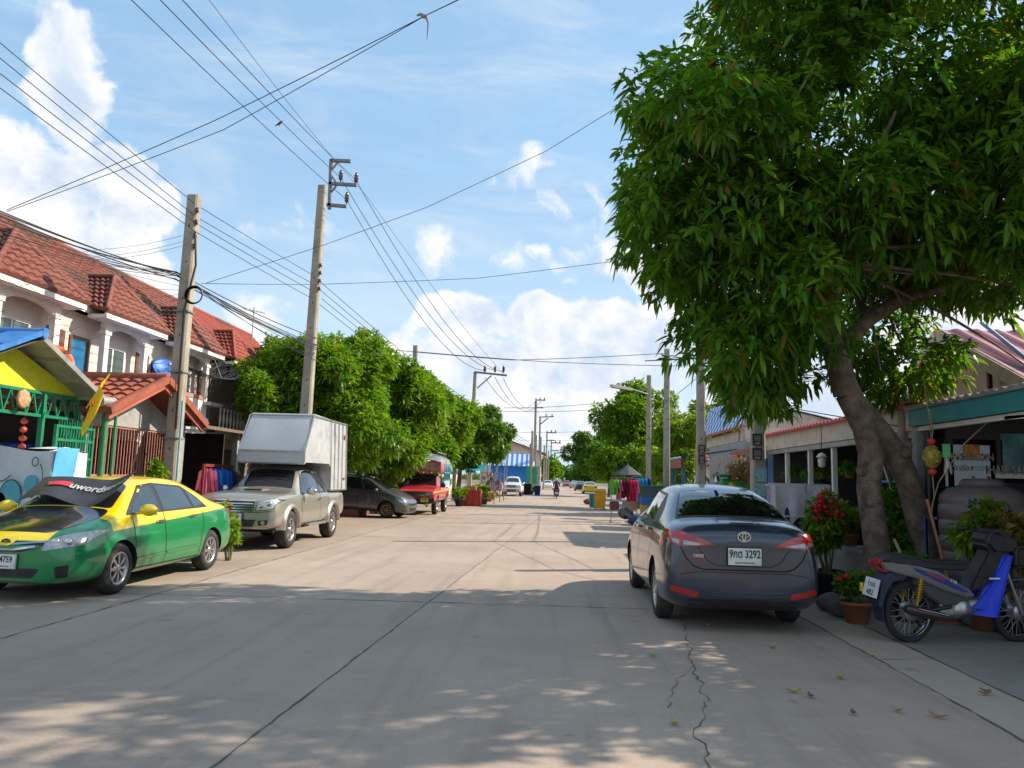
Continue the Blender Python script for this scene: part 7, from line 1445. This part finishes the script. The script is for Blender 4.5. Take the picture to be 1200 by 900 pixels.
    for sg in (-1, 1): q = MB(); q.tube([(.92, sg*.16, 1.04), (.93, sg*.20, 1.16), (.92, sg*.24, 1.22)], .006, 5); m_ = q.build('mirror_stem', M_BLK, r); q = MB(); q.ball((.91, sg*.26, 1.26), (.018, .055, .038), 12, 8); q.build('mirror_shell', M_BLK, m_); q = MB(); q.lathe([(.001, 0), (.036, 0)], (.888, sg*.26, 1.26), 'X', 14, smooth=False); q.build('mirror_glass', M_CHR, m_)
    for sg in (-1, 1): q = MB(); q.tube([(1.03, sg*.07, .74), (1.16, sg*.075, .44)], .016, 8); q.tube([(1.14, sg*.075, .48), (1.24, sg*.075, .27)], .024, 8); q.build('fork_leg', M_ALU, r)
    q = MB(); n = 10
    for i in range(n):
        a0, a1 = math.radians(25+i*15), math.radians(25+(i+1)*15); q.add([(1.24+rr_*math.cos(a), y, R+rr_*math.sin(a)) for a in (a0, a1) for rr_ in (.305, .313) for y in (-.05, .05)], [(0, 1, 5, 4), (2, 6, 7, 3), (0, 4, 6, 2), (1, 3, 7, 5)])
    q.build('front_fender', pm('fender_grey', (.12, .14, .17), .4, coat=.5), r)
    q = MB(); q.prism([(1.10, .70), (1.10, .90), (1.42, .92), (1.36, .72)], -.16, .16, 'XZ'); bevel(q.build('front_basket', M_BLK, r), .03, 3)
    return r
PB = pm('moto_blue', (.0, .035, .62), .42, coat=.15, var=.1, spec=.3); PSV = pm('moto_silver', (.15, .155, .17), .35, metal=.3, coat=.6, var=.1)
mp_ = gr(1065, 753); MO = moto('blue and silver step-through motorcycle parked beside the mango trunk, right edge', PB, PSV, (mp_.x, mp_.y, .004), math.radians(4)); MO.rotation_euler = (math.radians(3), 0, math.radians(12)); MO.scale = (1.02, 1.05, 1.13)
# ------------------------------------------------------------------ rider in the middle of the street
rc = at(652, 580, 64); rc = Vector((rc.x, 64, 0)); M2 = moto('maroon scooter ridden away down the middle of the street', pm('scooter_maroon', (.20, .01, .03), .3, coat=.6), pm('scooter_dark', (.10, .01, .02), .35), rc, math.radians(90))
def skin_body(name, joints, edges, radii, mat, parent, sub=2):
    me = bpy.data.meshes.new(name); me.from_pydata(joints, edges, []); o = bpy.data.objects.new(name, me); COL.objects.link(o)
    sk = o.modifiers.new('skin', 'SKIN'); ly = me.skin_vertices[0] if me.skin_vertices else None
    if not me.skin_vertices:
        bm = bmesh.new(); bm.from_mesh(me); bm.verts.layers.skin.verify(); bm.to_mesh(me); bm.free()
    for i, rr_ in enumerate(radii): me.skin_vertices[0].data[i].radius = (rr_, rr_) if not isinstance(rr_, tuple) else rr_
    me.skin_vertices[0].data[0].use_root = True
    ss = o.modifiers.new('s', 'SUBSURF'); ss.levels = sub; ss.render_levels = sub
    apply_mods(o); o.data.materials.clear(); o.data.materials.append(mat)
    for p_ in o.data.polygons: p_.use_smooth = True
    o.parent = parent; return o
pr_ = thing('person', 'person in a dark jacket and pale helmet riding a scooter away from the camera', 'person', rc+Vector((0, .15, 0)), 0)
J = [(0, .12, .84), (0, .10, 1.02), (0, .14, 1.22), (0, .18, 1.38), (0, .20, 1.47), (0, .22, 1.58), (.19, .18, 1.34), (.26, .32, 1.12), (.26, .62, 1.08), (-.19, .18, 1.34), (-.26, .32, 1.12), (-.26, .62, 1.08), (.12, .16, .82), (.20, .52, .78), (.16, .42, .40), (.15, .50, .30), (-.12, .16, .82), (-.20, .52, .78), (-.16, .42, .40), (-.15, .50, .30)]
E_ = [(0, 1), (1, 2), (2, 3), (3, 4), (4, 5), (3, 6), (6, 7), (7, 8), (3, 9), (9, 10), (10, 11), (0, 12), (12, 13), (13, 14), (14, 15), (0, 16), (16, 17), (17, 18), (18, 19)]
skin_body('body', J, E_, [.16, .15, .16, .12, .06, .10, .07, .055, .035, .07, .055, .035, .10, .08, .055, .045, .10, .08, .055, .045], cloth('jacket_dark', (.025, .03, .06)), pr_)
q = MB(); q.ball((0, .22, 1.60), (.13, .15, .13), 16, 10); q.build('helmet', pm('helmet_pale', (.35, .50, .52), .3, coat=.5), pr_); q = MB(); q.ball((0, .10, 1.16), (.15, .10, .20), 12, 8); q.build('backpack', cloth('maroon', (.18, .02, .04)), pr_)
# ------------------------------------------------------------------ plants, pots and clutter on the right
M_TERRA = pm('terracotta', (.34, .12, .06), .85, dirt=.5, dirtcol=(.3, .26, .2)); M_POTB = pm('pot_black', (.02, .02, .022), .6, dirt=.4)
M_STEM = pm('stem', (.10, .11, .03), .8)
def bush(name, label, base, pot, h0, size, n, mat, seed, flowers=0, fcol=None, L=.07, W=.035, per=6, group=None, potmat=None, droop=.3, cat='plant'):
    """shrub in a pot: stems, leaf whorls, optional flower heads"""
    rs = np.random.RandomState(seed); r = thing(name, label, cat, base, 0, group); c0 = Vector((0, 0, h0))
    if pot: R, H = pot; q = MB(); q.lathe([(.001, 0), (R*.62, 0), (R*.95, H*.86), (R*1.04, H*.86), (R*1.06, H), (R*.93, H), (R*.9, H*.88), (.001, H*.88)], n=24); q.build('pot', potmat or M_TERRA, r); z0 = H*.85
    else: z0 = 0
    lobes = [(rs.normal(0, size[0]*.45), rs.normal(0, size[1]*.45), h0+rs.uniform(-.5, .6)*size[2], size[0]*rs.uniform(.35, .6), size[1]*rs.uniform(.35, .6), size[2]*rs.uniform(.3, .5)) for _ in range(7)]
    q = MB()
    for l in lobes: limb(q, (rs.normal(0, .02), rs.normal(0, .02), z0-.02), l[:3], .016, .006, rs, .10, 6, 5)
    q.build('stems', M_STEM, r); c, d = crown_points(rs, split_lobes(rs, lobes, 3, .95), n, .3); leaf_mesh('leaves', c, d, rs, mat, per, L, W, droop=droop, spread=(.4, 1.3), parent=r, lod=1, jit=.015)
    if flowers:
        for k in range(flowers):
            cand = [j for j in rs.randint(0, len(c), 40)]; i = min(cand, key=lambda j: c[j][1]+.6*c[j][0]+rs.uniform(0, .25)); p = Vector(c[i])*1.06+Vector((-.03, -.06, .02)); q = MB()
            for j in range(5):
                a = 2*PI*j/5+rs.rand(); q.sheet(lambda u, v: Vector((p.x+math.cos(a)*.06*v+(u-.5)*.05*math.sin(PI*min(1, v+.15))*-math.sin(a), p.y+math.sin(a)*.06*v+(u-.5)*.05*math.cos(a), p.z+.02*v-.02*v*v)), 2, 3, smooth=True)
            q.ball(p, .032, 8, 5); q.build('flower', fcol, r)
    return r
M_FLR = pm('flower_red', (.65, .01, .03), .6); GP = 'potted plants under the mango tree'
b_ = gr(975, 705); bush('potted_plant', 'tall shrub with scarlet flowers in a black pot, touching the sedan tail', (b_.x-.02, b_.y+.1, 0), (.22, .42), .98, (.46, .40, .56), 1000, M_LEAFY, 71, 30, M_FLR, L=.085, W=.045, group=GP, potmat=M_POTB)
b_ = gr(1010, 733); bush('potted_plant', 'low leafy plant with one red bloom in the terracotta bowl pot', (b_.x, b_.y+.15, 0), (.19, .25), .47, (.20, .18, .16), 260, M_LEAF2, 72, 2, M_FLR, L=.07, W=.04, group=GP)
b_ = gr(1000, 690); bush('potted_plant', 'dark green bushy plant between the scarlet shrub and the left trunk', (b_.x+.1, b_.y+.2, 0), (.2, .35), .9, (.30, .30, .45), 380, M_LEAF3, 73, 3, M_FLR, L=.09, W=.05, group=GP, potmat=M_POTB)
bush('potted_plant', 'broad leafed bright plant behind the motorcycle handlebar and right trunk', (4.95, 9.35, 0), (.2, .40), 1.10, (.42, .34, .36), 330, M_LEAFY, 74, 0, None, L=.16, W=.07, group=GP, potmat=M_TERRA)
bush('potted_plant', 'yellowing broad leafed plant just below the motorcycle mirror', (5.15, 9.05, 0), (.16, .35), 1.0, (.25, .25, .28), 160, leafmat('autumn_leaf', (.10, .11, .02), (.25, .16, .03), (.40, .22, .05)), 75, 0, None, L=.15, W=.07, group=GP, potmat=M_POTB)
bush('potted_plant', 'shaded dark plant between the two mango trunks', (4.75, 10.9, 0), (.25, .3), .95, (.35, .35, .6), 420, M_LEAF, 76, 0, None, L=.12, W=.05, group=GP, potmat=M_POTB)
bush('potted_plant', 'small fern in front of the left trunk, low behind the saddle', (4.3, 9.75, 0), (.2, .3), .62, (.30, .25, .25), 280, M_LEAF, 77, 0, None, L=.10, W=.04, group=GP, potmat=M_POTB)
bush('potted_plant', 'orange tipped plant on the low wall beside the drying rack', (4.55, 12.2, .7), (.14, .18), .38, (.25, .22, .2), 160, M_LEAFY, 78, 3, pm('flower_orange', (.65, .14, .03), .6), L=.11, W=.04, group=GP, potmat=M_TERRA)
q = MB(); q.box(-.25, .35, -1.3, 1.3, 0, .68); o = small('low_wall', 'low grey planter wall beside the towel rack, behind the left trunk', 'wall', q, M_GREYW); o.location = (4.55, 12.3, 0)
for i, (px, py, r_, lab) in enumerate(((972, 716, .16, 'grey round stone beside the terracotta pot, nearest the rear wheel'), (984, 722, .13, 'smaller grey stone leaning on the terracotta pot'), (962, 700, .12, 'flat stone under the scarlet flowered shrub'))):
    b_ = gr(px, py); q = MB(); q.ball((0, 0, r_*.7), (r_, r_*.9, r_*.75), 14, 9); rs = np.random.RandomState(i); q.v = [tuple(c*(1+.12*math.sin(9*c2+i)) for c, c2 in zip(v_, (v_[1], v_[2], v_[0]))) for v_ in q.v]; o = small('garden_stone', lab, 'stone', q, pm('stone_grey', (.16, .15, .15), .9, var=.4, bump=.6), 'stones by the pots'); o.location = (b_.x, b_.y, 0)
# white post and rail behind the sedan
q = MB(); q.box(-.03, .03, -.03, .03, 0, .62); q.box(-.28, .03, -.02, .02, .30, .36); o = small('white_post', 'short white metal post just right of the sedan tail', 'post', q, M_WHITE); b_ = gr(962, 705); o.location = (b_.x+.05, b_.y+.35, 0)
# water tank
t = thing('water_tank', 'large grey ribbed water tank in front of the hair salon', 'water tank', (5.28, 9.85, .03)); q = MB(); pr = [(.001, 0), (.46, 0), (.48, .03)]
for k in range(7): z = .08+k*.19; pr += [(.485, z), (.485, z+.15), (.470, z+.165), (.470, z+.18)]
pr += [(.48, 1.42), (.46, 1.50), (.38, 1.58), (.26, 1.62), (.24, 1.62), (.24, 1.66), (.20, 1.70), (.001, 1.71)]
q.lathe(pr, n=40); q.build('tank_body', pm('tank_grey', (.15, .12, .12), .5, var=.15, dirt=.3, dirtcol=(.2, .18, .15)), t); q = MB(); q.tube([(-.40, .30, 1.2), (-.52, .36, 1.2), (-.52, .36, 0)], .02, 8); q.build('pipe', M_BLUE, t)
# shelf of bottles at the frame edge
s_ = thing('display_shelf', 'black wire shelf with red and white goods, cut by the right frame edge', 'shelf', (6.45, 9.7, 0)); q = MB()
for x in (-.3, .5):
    for y in (-.2, .2): q.beam((x, y, 0), (x, y, 1.8), .03)
for z in (.35, .75, 1.15, 1.5): q.box(-.3, .5, -.2, .2, z-.01, z+.01)
q.build('shelf_frame', pm('shelf_blue', (.02, .10, .16), .5), s_); rs = np.random.RandomState(9)
for i in range(14): q = MB(); z = (.36, .76, 1.16)[i % 3]; x = -.25+.052*i; h_ = rs.uniform(.12, .26); q.cbox((x, rs.uniform(-.1, .1), z+h_/2), (.08, .08, h_)); o = q.build('packet', cloth('pk%d' % (i % 5), [(.45, .45, .42), (.5, .05, .03), (.1, .3, .35), (.3, .3, .3), (.5, .25, .05)][i % 5]), s_); bevel(o, .008)
# hanging ornament, ticket and ropes
h = thing('hanging_charm', 'gold and red beaded festival charm hanging by the trunk', 'ornament', at(1092, 535, 9.9)); q = MB(); q.ball((0, 0, 0), (.10, .10, .13), 14, 10); rs = np.random.RandomState(4)
for k in range(150): d = rs.normal(size=3); d /= np.linalg.norm(d); q.ball((d[0]*.10, d[1]*.10, d[2]*.13), .016, 5, 3)
q.build('beaded_ball', pm('gold_beads', (.42, .33, .05), .6, var=.5, scale=12), h)
for z in (.19, -.19): q = MB(); q.ball((0, 0, z), (.05, .05, .045), 10, 7); q.build('red_knot', pm('knot_red', (.65, .05, .02), .7), h)
q = MB(); q.tube([(0, 0, .2), (-.03, 0, .6), (-.07, 0, 1.0)], .006, 5); q.tube([(0, 0, -.22), (.01, 0, -.5), (-.04, 0, -.75)], .010, 5); q.build('cord', pm('cord', (.25, .20, .12), .9), h)
h = thing('lottery_ticket_bag', 'small green plastic tag with a pale knotted bag under it, beside the shop lettering', 'tag', at(1109, 530, 9.7)); q = MB(); q.box(-.045, .045, -.006, .006, -.06, .10); q.build('green_tag', pm('tag_green', (.10, .42, .16), .5), h); q = MB(); q.tube([(0, 0, -.06), (.01, 0, -.14), (-.03, 0, -.26)], [.02, .04, .012], 7); q.tube([(0, 0, -.06), (.03, 0, -.16), (.05, 0, -.27)], [.015, .03, .01], 7); q.build('knotted_bag', M_GALV, h)
for i, (pts, lab) in enumerate((([(1160, 492, 9.5), (1130, 520, 9.6), (1100, 565, 9.8), (1090, 600, 9.9)], 'slanting dry rope from the salon roof down to the plants'), ([(1088, 480, 9.9), (1093, 505, 9.9), (1091, 520, 9.9)], 'thin hanging vine above the beaded charm'))): q = MB(); q.tube([at(*p_) for p_ in pts], .009, 6); small('rope', lab, 'rope', q, pm('rope_dry', (.30, .24, .16), .9), 'ropes by the salon')
q = MB(); q.tube([at(1086, 585, 9.6), at(1098, 630, 9.55), at(1112, 685, 9.5)], .018, 8); small('wooden_stick', 'slanting orange brown wooden stick leaning against the right trunk', 'stick', q, pm('stick', (.35, .15, .05), .7))
q = MB(); q.tube([at(1048, 632, 9.9), at(1056, 650, 9.8)], .02, 7); small('wooden_peg', 'short pale stick poking out between the trunks', 'stick', q, pm('stick_pale', (.38, .24, .14), .7))
q = MB(); q.box(-.4, .4, -.2, .2, .0, .14); o = small('brick_planter', 'reddish brick edging behind the motorcycle saddle', 'planter', q, M_TERRA); o.location = (5.0, 9.9, 0)
# fallen leaves, each its own
rs = np.random.RandomState(12); lm_ = [pm('fallen_leaf_a', (.40, .22, .05), .8), pm('fallen_leaf_b', (.25, .12, .04), .8), pm('fallen_leaf_c', (.35, .36, .06), .8)]
spots = [(985, 796), (950, 818), (930, 812), (1052, 835), (1155, 812), (790, 850), (1100, 842), (1155, 815), (1022, 770), (830, 735), (1000, 838), (765, 770), (905, 760)]
for i, (px, py) in enumerate(spots):
    g_ = gr(px, py); a = rs.uniform(0, 6); q = MB(); l_ = rs.uniform(.035, .06); q.sheet(lambda u, v: Vector((l_*(u-.5)*2*math.cos(a)-(v-.5)*.045*math.sin(PI*u)*math.sin(a), l_*(u-.5)*2*math.sin(a)+(v-.5)*.045*math.sin(PI*u)*math.cos(a), .010+.018*(2*u-1)**2+.01*(2*v-1)**2)), 6, 3, smooth=True)
    o = q.build('fallen_leaf', lm_[i % 3]); o.location = (g_.x, g_.y, .002); tag(o, 'dry fallen leaf lying on the concrete near the dark sedan', 'leaf', 'fallen leaves on the road')
# ------------------------------------------------------------------ clothes racks and clutter down the right kerb
def on(px, Y): v_ = at(px, 600, Y); return Vector((v_.x, Y, 0))
p0 = gr(716, 608); r = thing('clothes_rack', 'chrome clothes rack with green, crimson and pink garments at the right kerb', 'clothes rack', on(716, 30.5)); q = MB(); Wd = 1.0
for x in (0, Wd):
    q.beam((x, 0, 0), (x, 0, 1.72), .03); q.beam((x, -.3, .02), (x, .3, .02), .03)
q.beam((0, 0, 1.72), (Wd, 0, 1.72), .03); q.beam((0, 0, .45), (Wd, 0, .45), .025)
q.build('rack_frame', M_GALV, r)
for i, c_ in enumerate([(.12, .42, .05), (.16, .5, .05), (.6, .10, .2), (.12, .01, .03), (.12, .01, .03), (.62, .02, .08), (.62, .02, .10), (.6, .05, .12)]): q = MB(); garment(q, .06+i*.125, .0, 1.70, .26, [.62, .6, .8, .75, .7, .95, .95, .9][i], 0, ax=(.55, -.85, 0), ph=i); q.build('garment', cloth('g%d' % i, c_), r)
q = MB(); q.box(.45, .95, -.2, .2, .48, .82); bevel(q.build('cardboard_box', pm('cardboard', (.34, .24, .14), .9), r), .01); q = MB(); q.box(-.05, .3, -.2, .2, .48, .80); bevel(q.build('brown_bag', pm('bag_brown', (.16, .07, .05), .9), r), .03)
r = thing('clothes_rack', 'second clothes rack with bright blue jackets under a grey umbrella', 'clothes rack', on(740, 32.2)); q = MB()
for x in (0, .8): q.beam((x, 0, 0), (x, 0, 1.8), .03); q.beam((x, -.3, .02), (x, .3, .02), .03)
q.beam((0, 0, 1.8), (.8, 0, 1.8), .03); q.build('rack_frame', M_GALV, r)
for i, c_ in enumerate([(.02, .03, .10), (.02, .30, .55), (.03, .33, .6), (.02, .25, .5), (.02, .04, .16)]): q = MB(); garment(q, .08+i*.15, .0, 1.78, .28, .95, 0, ax=(.5, -.85, 0), ph=i); q.build('garment', cloth('h%d' % i, c_), r)
u = thing('umbrella', 'folded down grey umbrella canopy above the blue jackets', 'umbrella', on(735, 33.0)); q = MB(); n_ = 8
vs = [(0, 0, 2.30)]+[(.62*math.cos(2*PI*k/n_), .62*math.sin(2*PI*k/n_), 1.86) for k in range(n_)]; q.add(vs, [(0, 1+k, 1+(k+1) % n_) for k in range(n_)]); q.build('canopy', cloth('umb', (.07, .08, .09)), u); q = MB(); q.tube([(0, 0, 0), (0, 0, 2.36)], .018, 6); q.build('pole', M_GALV, u)
k = thing('snack_case', 'glass topped vendor box with blue band and yellow base', 'vendor box', on(763, 29.5)); q = MB(); q.box(-.38, .38, -.3, .3, 0, .75); q.build('base', pm('case_yellow', (.60, .38, .05), .6), k); q = MB(); q.box(-.40, .40, -.32, .32, .75, 1.02); q.build('blue_band', M_BLUE, k); q = MB(); q.box(-.38, .38, -.3, .3, 1.02, 1.42); q.build('glass_top', M_WGLS, k); q = MB(); [q.beam((x, y, 1.02), (x, y, 1.46), .03) for x in (-.38, .38) for y in (-.3, .3)]; q.box(-.40, .40, -.32, .32, 1.42, 1.46); q.build('case_frame', M_GRN, k)
k = thing('yellow_bin', 'orange yellow wheeled bin at the right kerb beyond the garments', 'bin', on(703, 43)); q = MB(); q.add([(-.26, -.26, .08), (.26, -.26, .08), (.26, .26, .08), (-.26, .26, .08), (-.32, -.34, 1.0), (.32, -.34, 1.0), (.32, .34, 1.0), (-.32, .34, 1.0)], [(0, 3, 2, 1), (4, 5, 6, 7), (0, 1, 5, 4), (1, 2, 6, 5), (2, 3, 7, 6), (3, 0, 4, 7)]); MY = pm('bin_yellow', (.75, .34, .01), .5); bevel(q.build('bin_body', MY, k), .03); q = MB(); q.add([(-.34, -.36, 1.0), (.34, -.36, 1.0), (.34, .38, 1.04), (-.34, .38, 1.04), (-.30, -.30, 1.10), (.30, -.30, 1.10), (.30, .34, 1.14), (-.30, .34, 1.14)], [(0, 3, 2, 1), (4, 5, 6, 7), (0, 1, 5, 4), (1, 2, 6, 5), (2, 3, 7, 6), (3, 0, 4, 7)]); bevel(q.build('bin_lid', MY, k), .02)
for x in (-.25, .25): q = MB(); q.lathe([(.001, -.03), (.10, -.03), (.11, 0), (.10, .03), (.001, .03)], (x, .26, .11), 'X', 16); q.build('wheel', M_RUB, k)
def bin_(label, px, Y, col, w=.5, h_=.8, grp='bins and tubs at the kerbs'): q = MB(); q.lathe([(.001, 0), (w*.42, 0), (w*.5, h_*.95), (w*.55, h_*.95), (w*.55, h_), (w*.45, h_), (w*.4, h_*.2), (.001, h_*.2)], n=20); o = small('plastic_tub', label, 'tub', q, pm('tub%d' % int(px), col, .5), grp); o.location = on(px, Y)
bin_('turquoise tub beside the orange yellow bin', 695, 46, (.02, .35, .35)); bin_('black tub at the left kerb beside the white pick-up', 617, 78, (.02, .02, .02), .9, 1.1); bin_('dark blue tub at the left kerb under the far poles', 629, 76, (.01, .04, .25), .65, .95); bin_('red tub among the goods left of the white pick-up', 571, 52, (.5, .03, .03), .6, .6)
for i, (px, Y, c_, lab) in enumerate(((748, 28.5, (.03, .05, .18), 'navy sack beside the yellow vendor box'), (690, 52, (.35, .05, .10), 'maroon bundle near the turquoise tub'))): q = MB(); q.ball((0, 0, .2), (.36, .3, .22), 14, 9); q.v = [(a*(1+.12*math.sin(c*13+b*9)), b*(1+.1*math.sin(a*14)), c) for a, b, c in q.v]; o = small('cloth_sack', lab, 'sack', q, cloth('s%d' % i, c_), 'sacks along the right kerb'); o.location = on(px, Y)
# ------------------------------------------------------------------ market corner on the left between the mangoes and the white pick-up
def tarp_(label, px0, px1, Y, z, col, d=2.5):
    a = on(px0, Y); b = on(px1, Y); r = thing('market_awning', label, 'awning', a); w = b.x-a.x; q = MB(); q.sheet(lambda u, v: Vector((w*u, d*v, z+.35*v-.10*math.sin(PI*u)+.04*math.sin(v*9))), 10, 6, th=.02, smooth=True); q.build('tarpaulin', pm('tarp_%d' % px0, col, .5, var=.15, scale=3), r)
    for x in (0, w):
        for y in (0, d): q = MB(); q.tube([(x, y, 0), (x, y, z+.35*y/d)], .025, 6); q.build('pole', M_GALV, r)
tarp_('turquoise market awning beside the red truck', 545, 566, 47, 2.1, (.03, .42, .62)); tarp_('pale blue market awning nearer the white pick-up', 566, 590, 56, 2.7, (.30, .52, .68)); tarp_('small white and blue awning above the pale blue one', 563, 580, 60, 3.4, (.45, .62, .70), 1.5)
b_ = on(551, 43); k = thing('red_crate_stand', 'red cloth covered vendor table at the left kerb by the mango trunk', 'table', b_); q = MB(); q.sheet(lambda u, v: Vector((-.6+1.2*u, -.45-.05*math.sin(u*19)*(1-v), .85*v)), 16, 4, th=(0, .02, 0), smooth=True); q.box(-.6, .6, -.45, .45, .84, .88); q.box(-.6, -.57, -.45, .45, 0, .84); q.box(.57, .6, -.45, .45, 0, .84); q.build('cloth_cover', pm('cover_red', (.42, .05, .03), .8), k); q = MB(); q.box(-.3, .3, -.2, .2, .88, 1.1); bevel(q.build('goods_box', pm('box_tan', (.4, .25, .15), .8), k), .02)
GM = 'plants for sale at the left kerb'
for i, (px, Y, lab) in enumerate(((559, 44, 'bright green potted plant right of the red vendor table'), (566, 46, 'leafy pot beside the goods frames'), (538, 42, 'shrub growing at the foot of the rounded mango'), (622, 80, 'bright shrub in a planter under the far poles'))): b_ = on(px, Y); bush('potted_plant', lab, b_, (.3, .4), .75, (.55, .5, .4), 140, M_LEAFY, 90+i, L=.18, W=.09, group=GM, potmat=M_POTB)
for i, (px, Y, lab) in enumerate(((571, 48, 'wooden goods frame hung with pink and brown wares'), (578, 52, 'second taller goods frame beside the white pick-up'), (583, 55, 'narrow pink goods frame nearest the white pick-up'))):
    b_ = on(px, Y); k = thing('goods_frame', lab, 'rack', b_, 0, 'goods frames at the left kerb'); q = MB(); rs = np.random.RandomState(i)
    for x in (-.4, .4): q.beam((x, 0, 0), (x, 0, 1.9), .06)
    for z in (.3, .8, 1.3, 1.88): q.beam((-.4, 0, z), (.4, 0, z), .05)
    q.build('frame', M_PINKM, k)
    for j in range(9): q = MB(); c_ = (rs.uniform(-.3, .3), rs.uniform(-.1, .1), rs.uniform(.4, 1.8)); q.ball(c_, (.10, .08, .13), 8, 6); q.build('ware', cloth('w%d' % (j % 4), [(.35, .08, .08), (.2, .12, .06), (.4, .3, .2), (.10, .12, .05)][j % 4]), k)
# ground cover behind the left kerb trees, hedge shrubs
GS = 'shrubs beneath the left mangoes'
for i, (px, Y, h_, lab) in enumerate(((440, 31.5, 1.3, 'yellow green shrub behind the hatchback windscreen'), (468, 33.5, 1.4, 'shrub between the hatchback and the red truck'), (425, 33, 1.2, 'bushy shrub beneath the second mango'), (500, 40, 1.2, 'shrub hidden behind the red truck'))): b_ = on(px, Y); bush('shrub', lab, b_, None, h_, (1.0, .8, h_*.7), 420, M_LEAF2 if i % 2 else M_LEAFY, 110+i, L=.17, W=.07, group=GS)
q = MB(); q.box(-.1, .1, -10, 10, 0, 1.5); [q.box(-.16, .16, y-.14, y+.14, 0, 1.7) for y in range(-10, 11, 4)]; o = small('boundary_wall', 'grey plastered boundary wall behind the left mangoes', 'wall', q, M_GREYW); o.location = (-10.2, 38, 0)
q = MB(); q.box(-.1, .1, -14, 14, 0, 1.8); o = small('boundary_wall', 'long pale boundary wall far along the left side behind the market', 'wall', q, M_WALL); o.location = (-9.6, 64, 0)
q = MB(); q.sheet(lambda u, v: Vector((-.9*(1-v)-.35+.1*u, -.0, 1.6-1.0*u+.3*v)), 2, 2) 
# yellow flowering weed by the taxi's tail
b_ = at(268, 640, 13.6); bush('weed', 'thin yellow green weed with red blossoms between taxi and pick-up', (b_.x, 13.6, 0), None, .55, (.22, .22, .55), 240, M_LEAFY, 131, 4, M_FLR, L=.09, W=.05)
b_ = on(157, 14.6); bush('potted_plant', 'spindly green plant in front of the pink fence', (-7.6, 14.55, 0), (.2, .4), 1.35, (.25, .22, .35), 120, M_LEAFY, 132, 0, None, L=.13, W=.06, potmat=pm('pot_green', (.05, .3, .1), .6)); bush('potted_plant', 'small round green plant beside the green downpipe', (-7.85, 13.3, 0), (.2, .5), 1.1, (.22, .22, .22), 160, M_LEAFY, 133, 0, None, L=.09, W=.05, potmat=M_POTB)
# roof clutter that spans the porch gap

GC = 'goods stored inside the open shophouse'
rs = np.random.RandomState(31)
for i in range(12):
    y = 11.9+i*.52; x = rs.uniform(5.7, 6.6); kind = i % 3; c_ = [(.35, .08, .06), (.06, .22, .10), (.08, .22, .42), (.5, .45, .36), (.45, .30, .05)][i % 5]; h_ = rs.uniform(.5, 1.1); q = MB()
    if kind == 0: q.box(-.25, .25, -.2, .2, 0, h_); q.box(-.27, .27, -.22, .22, h_*.5, h_*.5+.04); nm, lab = 'storage_crate', 'crate'
    elif kind == 1: q.lathe([(.001, 0), (.20, 0), (.22, h_*.6), (.16, h_*.7), (.17, h_), (.001, h_)], n=16); nm, lab = 'storage_jar', 'jar'
    else: q.ball((0, 0, h_*.5), (.26, .22, h_*.5), 12, 8); nm, lab = 'storage_sack', 'sack'
    if kind == 0: lb = 'stacked crate in the dim open shophouse behind the drying rack'
    elif kind == 1: lb = 'round storage jar in the dim open shophouse behind the drying rack'
    else: lb = 'bulging sack in the dim open shophouse behind the drying rack'
    o = small(nm, lb, lab, q, cloth('cl%d' % (i % 5), c_), GC+(' '+lab)); o.location = (x, y, 0); 
    if kind == 0: bevel(o, .015)
for i, y in enumerate((12.4, 14.0, 15.6, 17.2)):
    bush('hanging_plant', ('hanging basket plant nearest the teal fascia', 'second hanging basket plant under the cream fascia', 'third hanging basket plant under the cream fascia', 'last hanging basket plant beside the billposted pole')[i], (5.25, y, 1.75), (.10, .12), .16, (.18, .18, .14), 70, M_LEAF, 150+i, L=.09, W=.03, group='hanging baskets under the cream fascia', droop=.9)

k = thing('green_sign', 'tall green signboard standing among the far left poles', 'sign', on(622, 82)); q = MB(); q.box(-.55, .55, -.05, .05, 1.0, 2.9); q.build('sign_board', pm('board_green', (.02, .33, .16), .5), k)
for x in (-.45, .45): q = MB(); q.tube([(x, .08, 0), (x, .08, 2.9)], .04, 6); q.build('post', M_GALV, k)
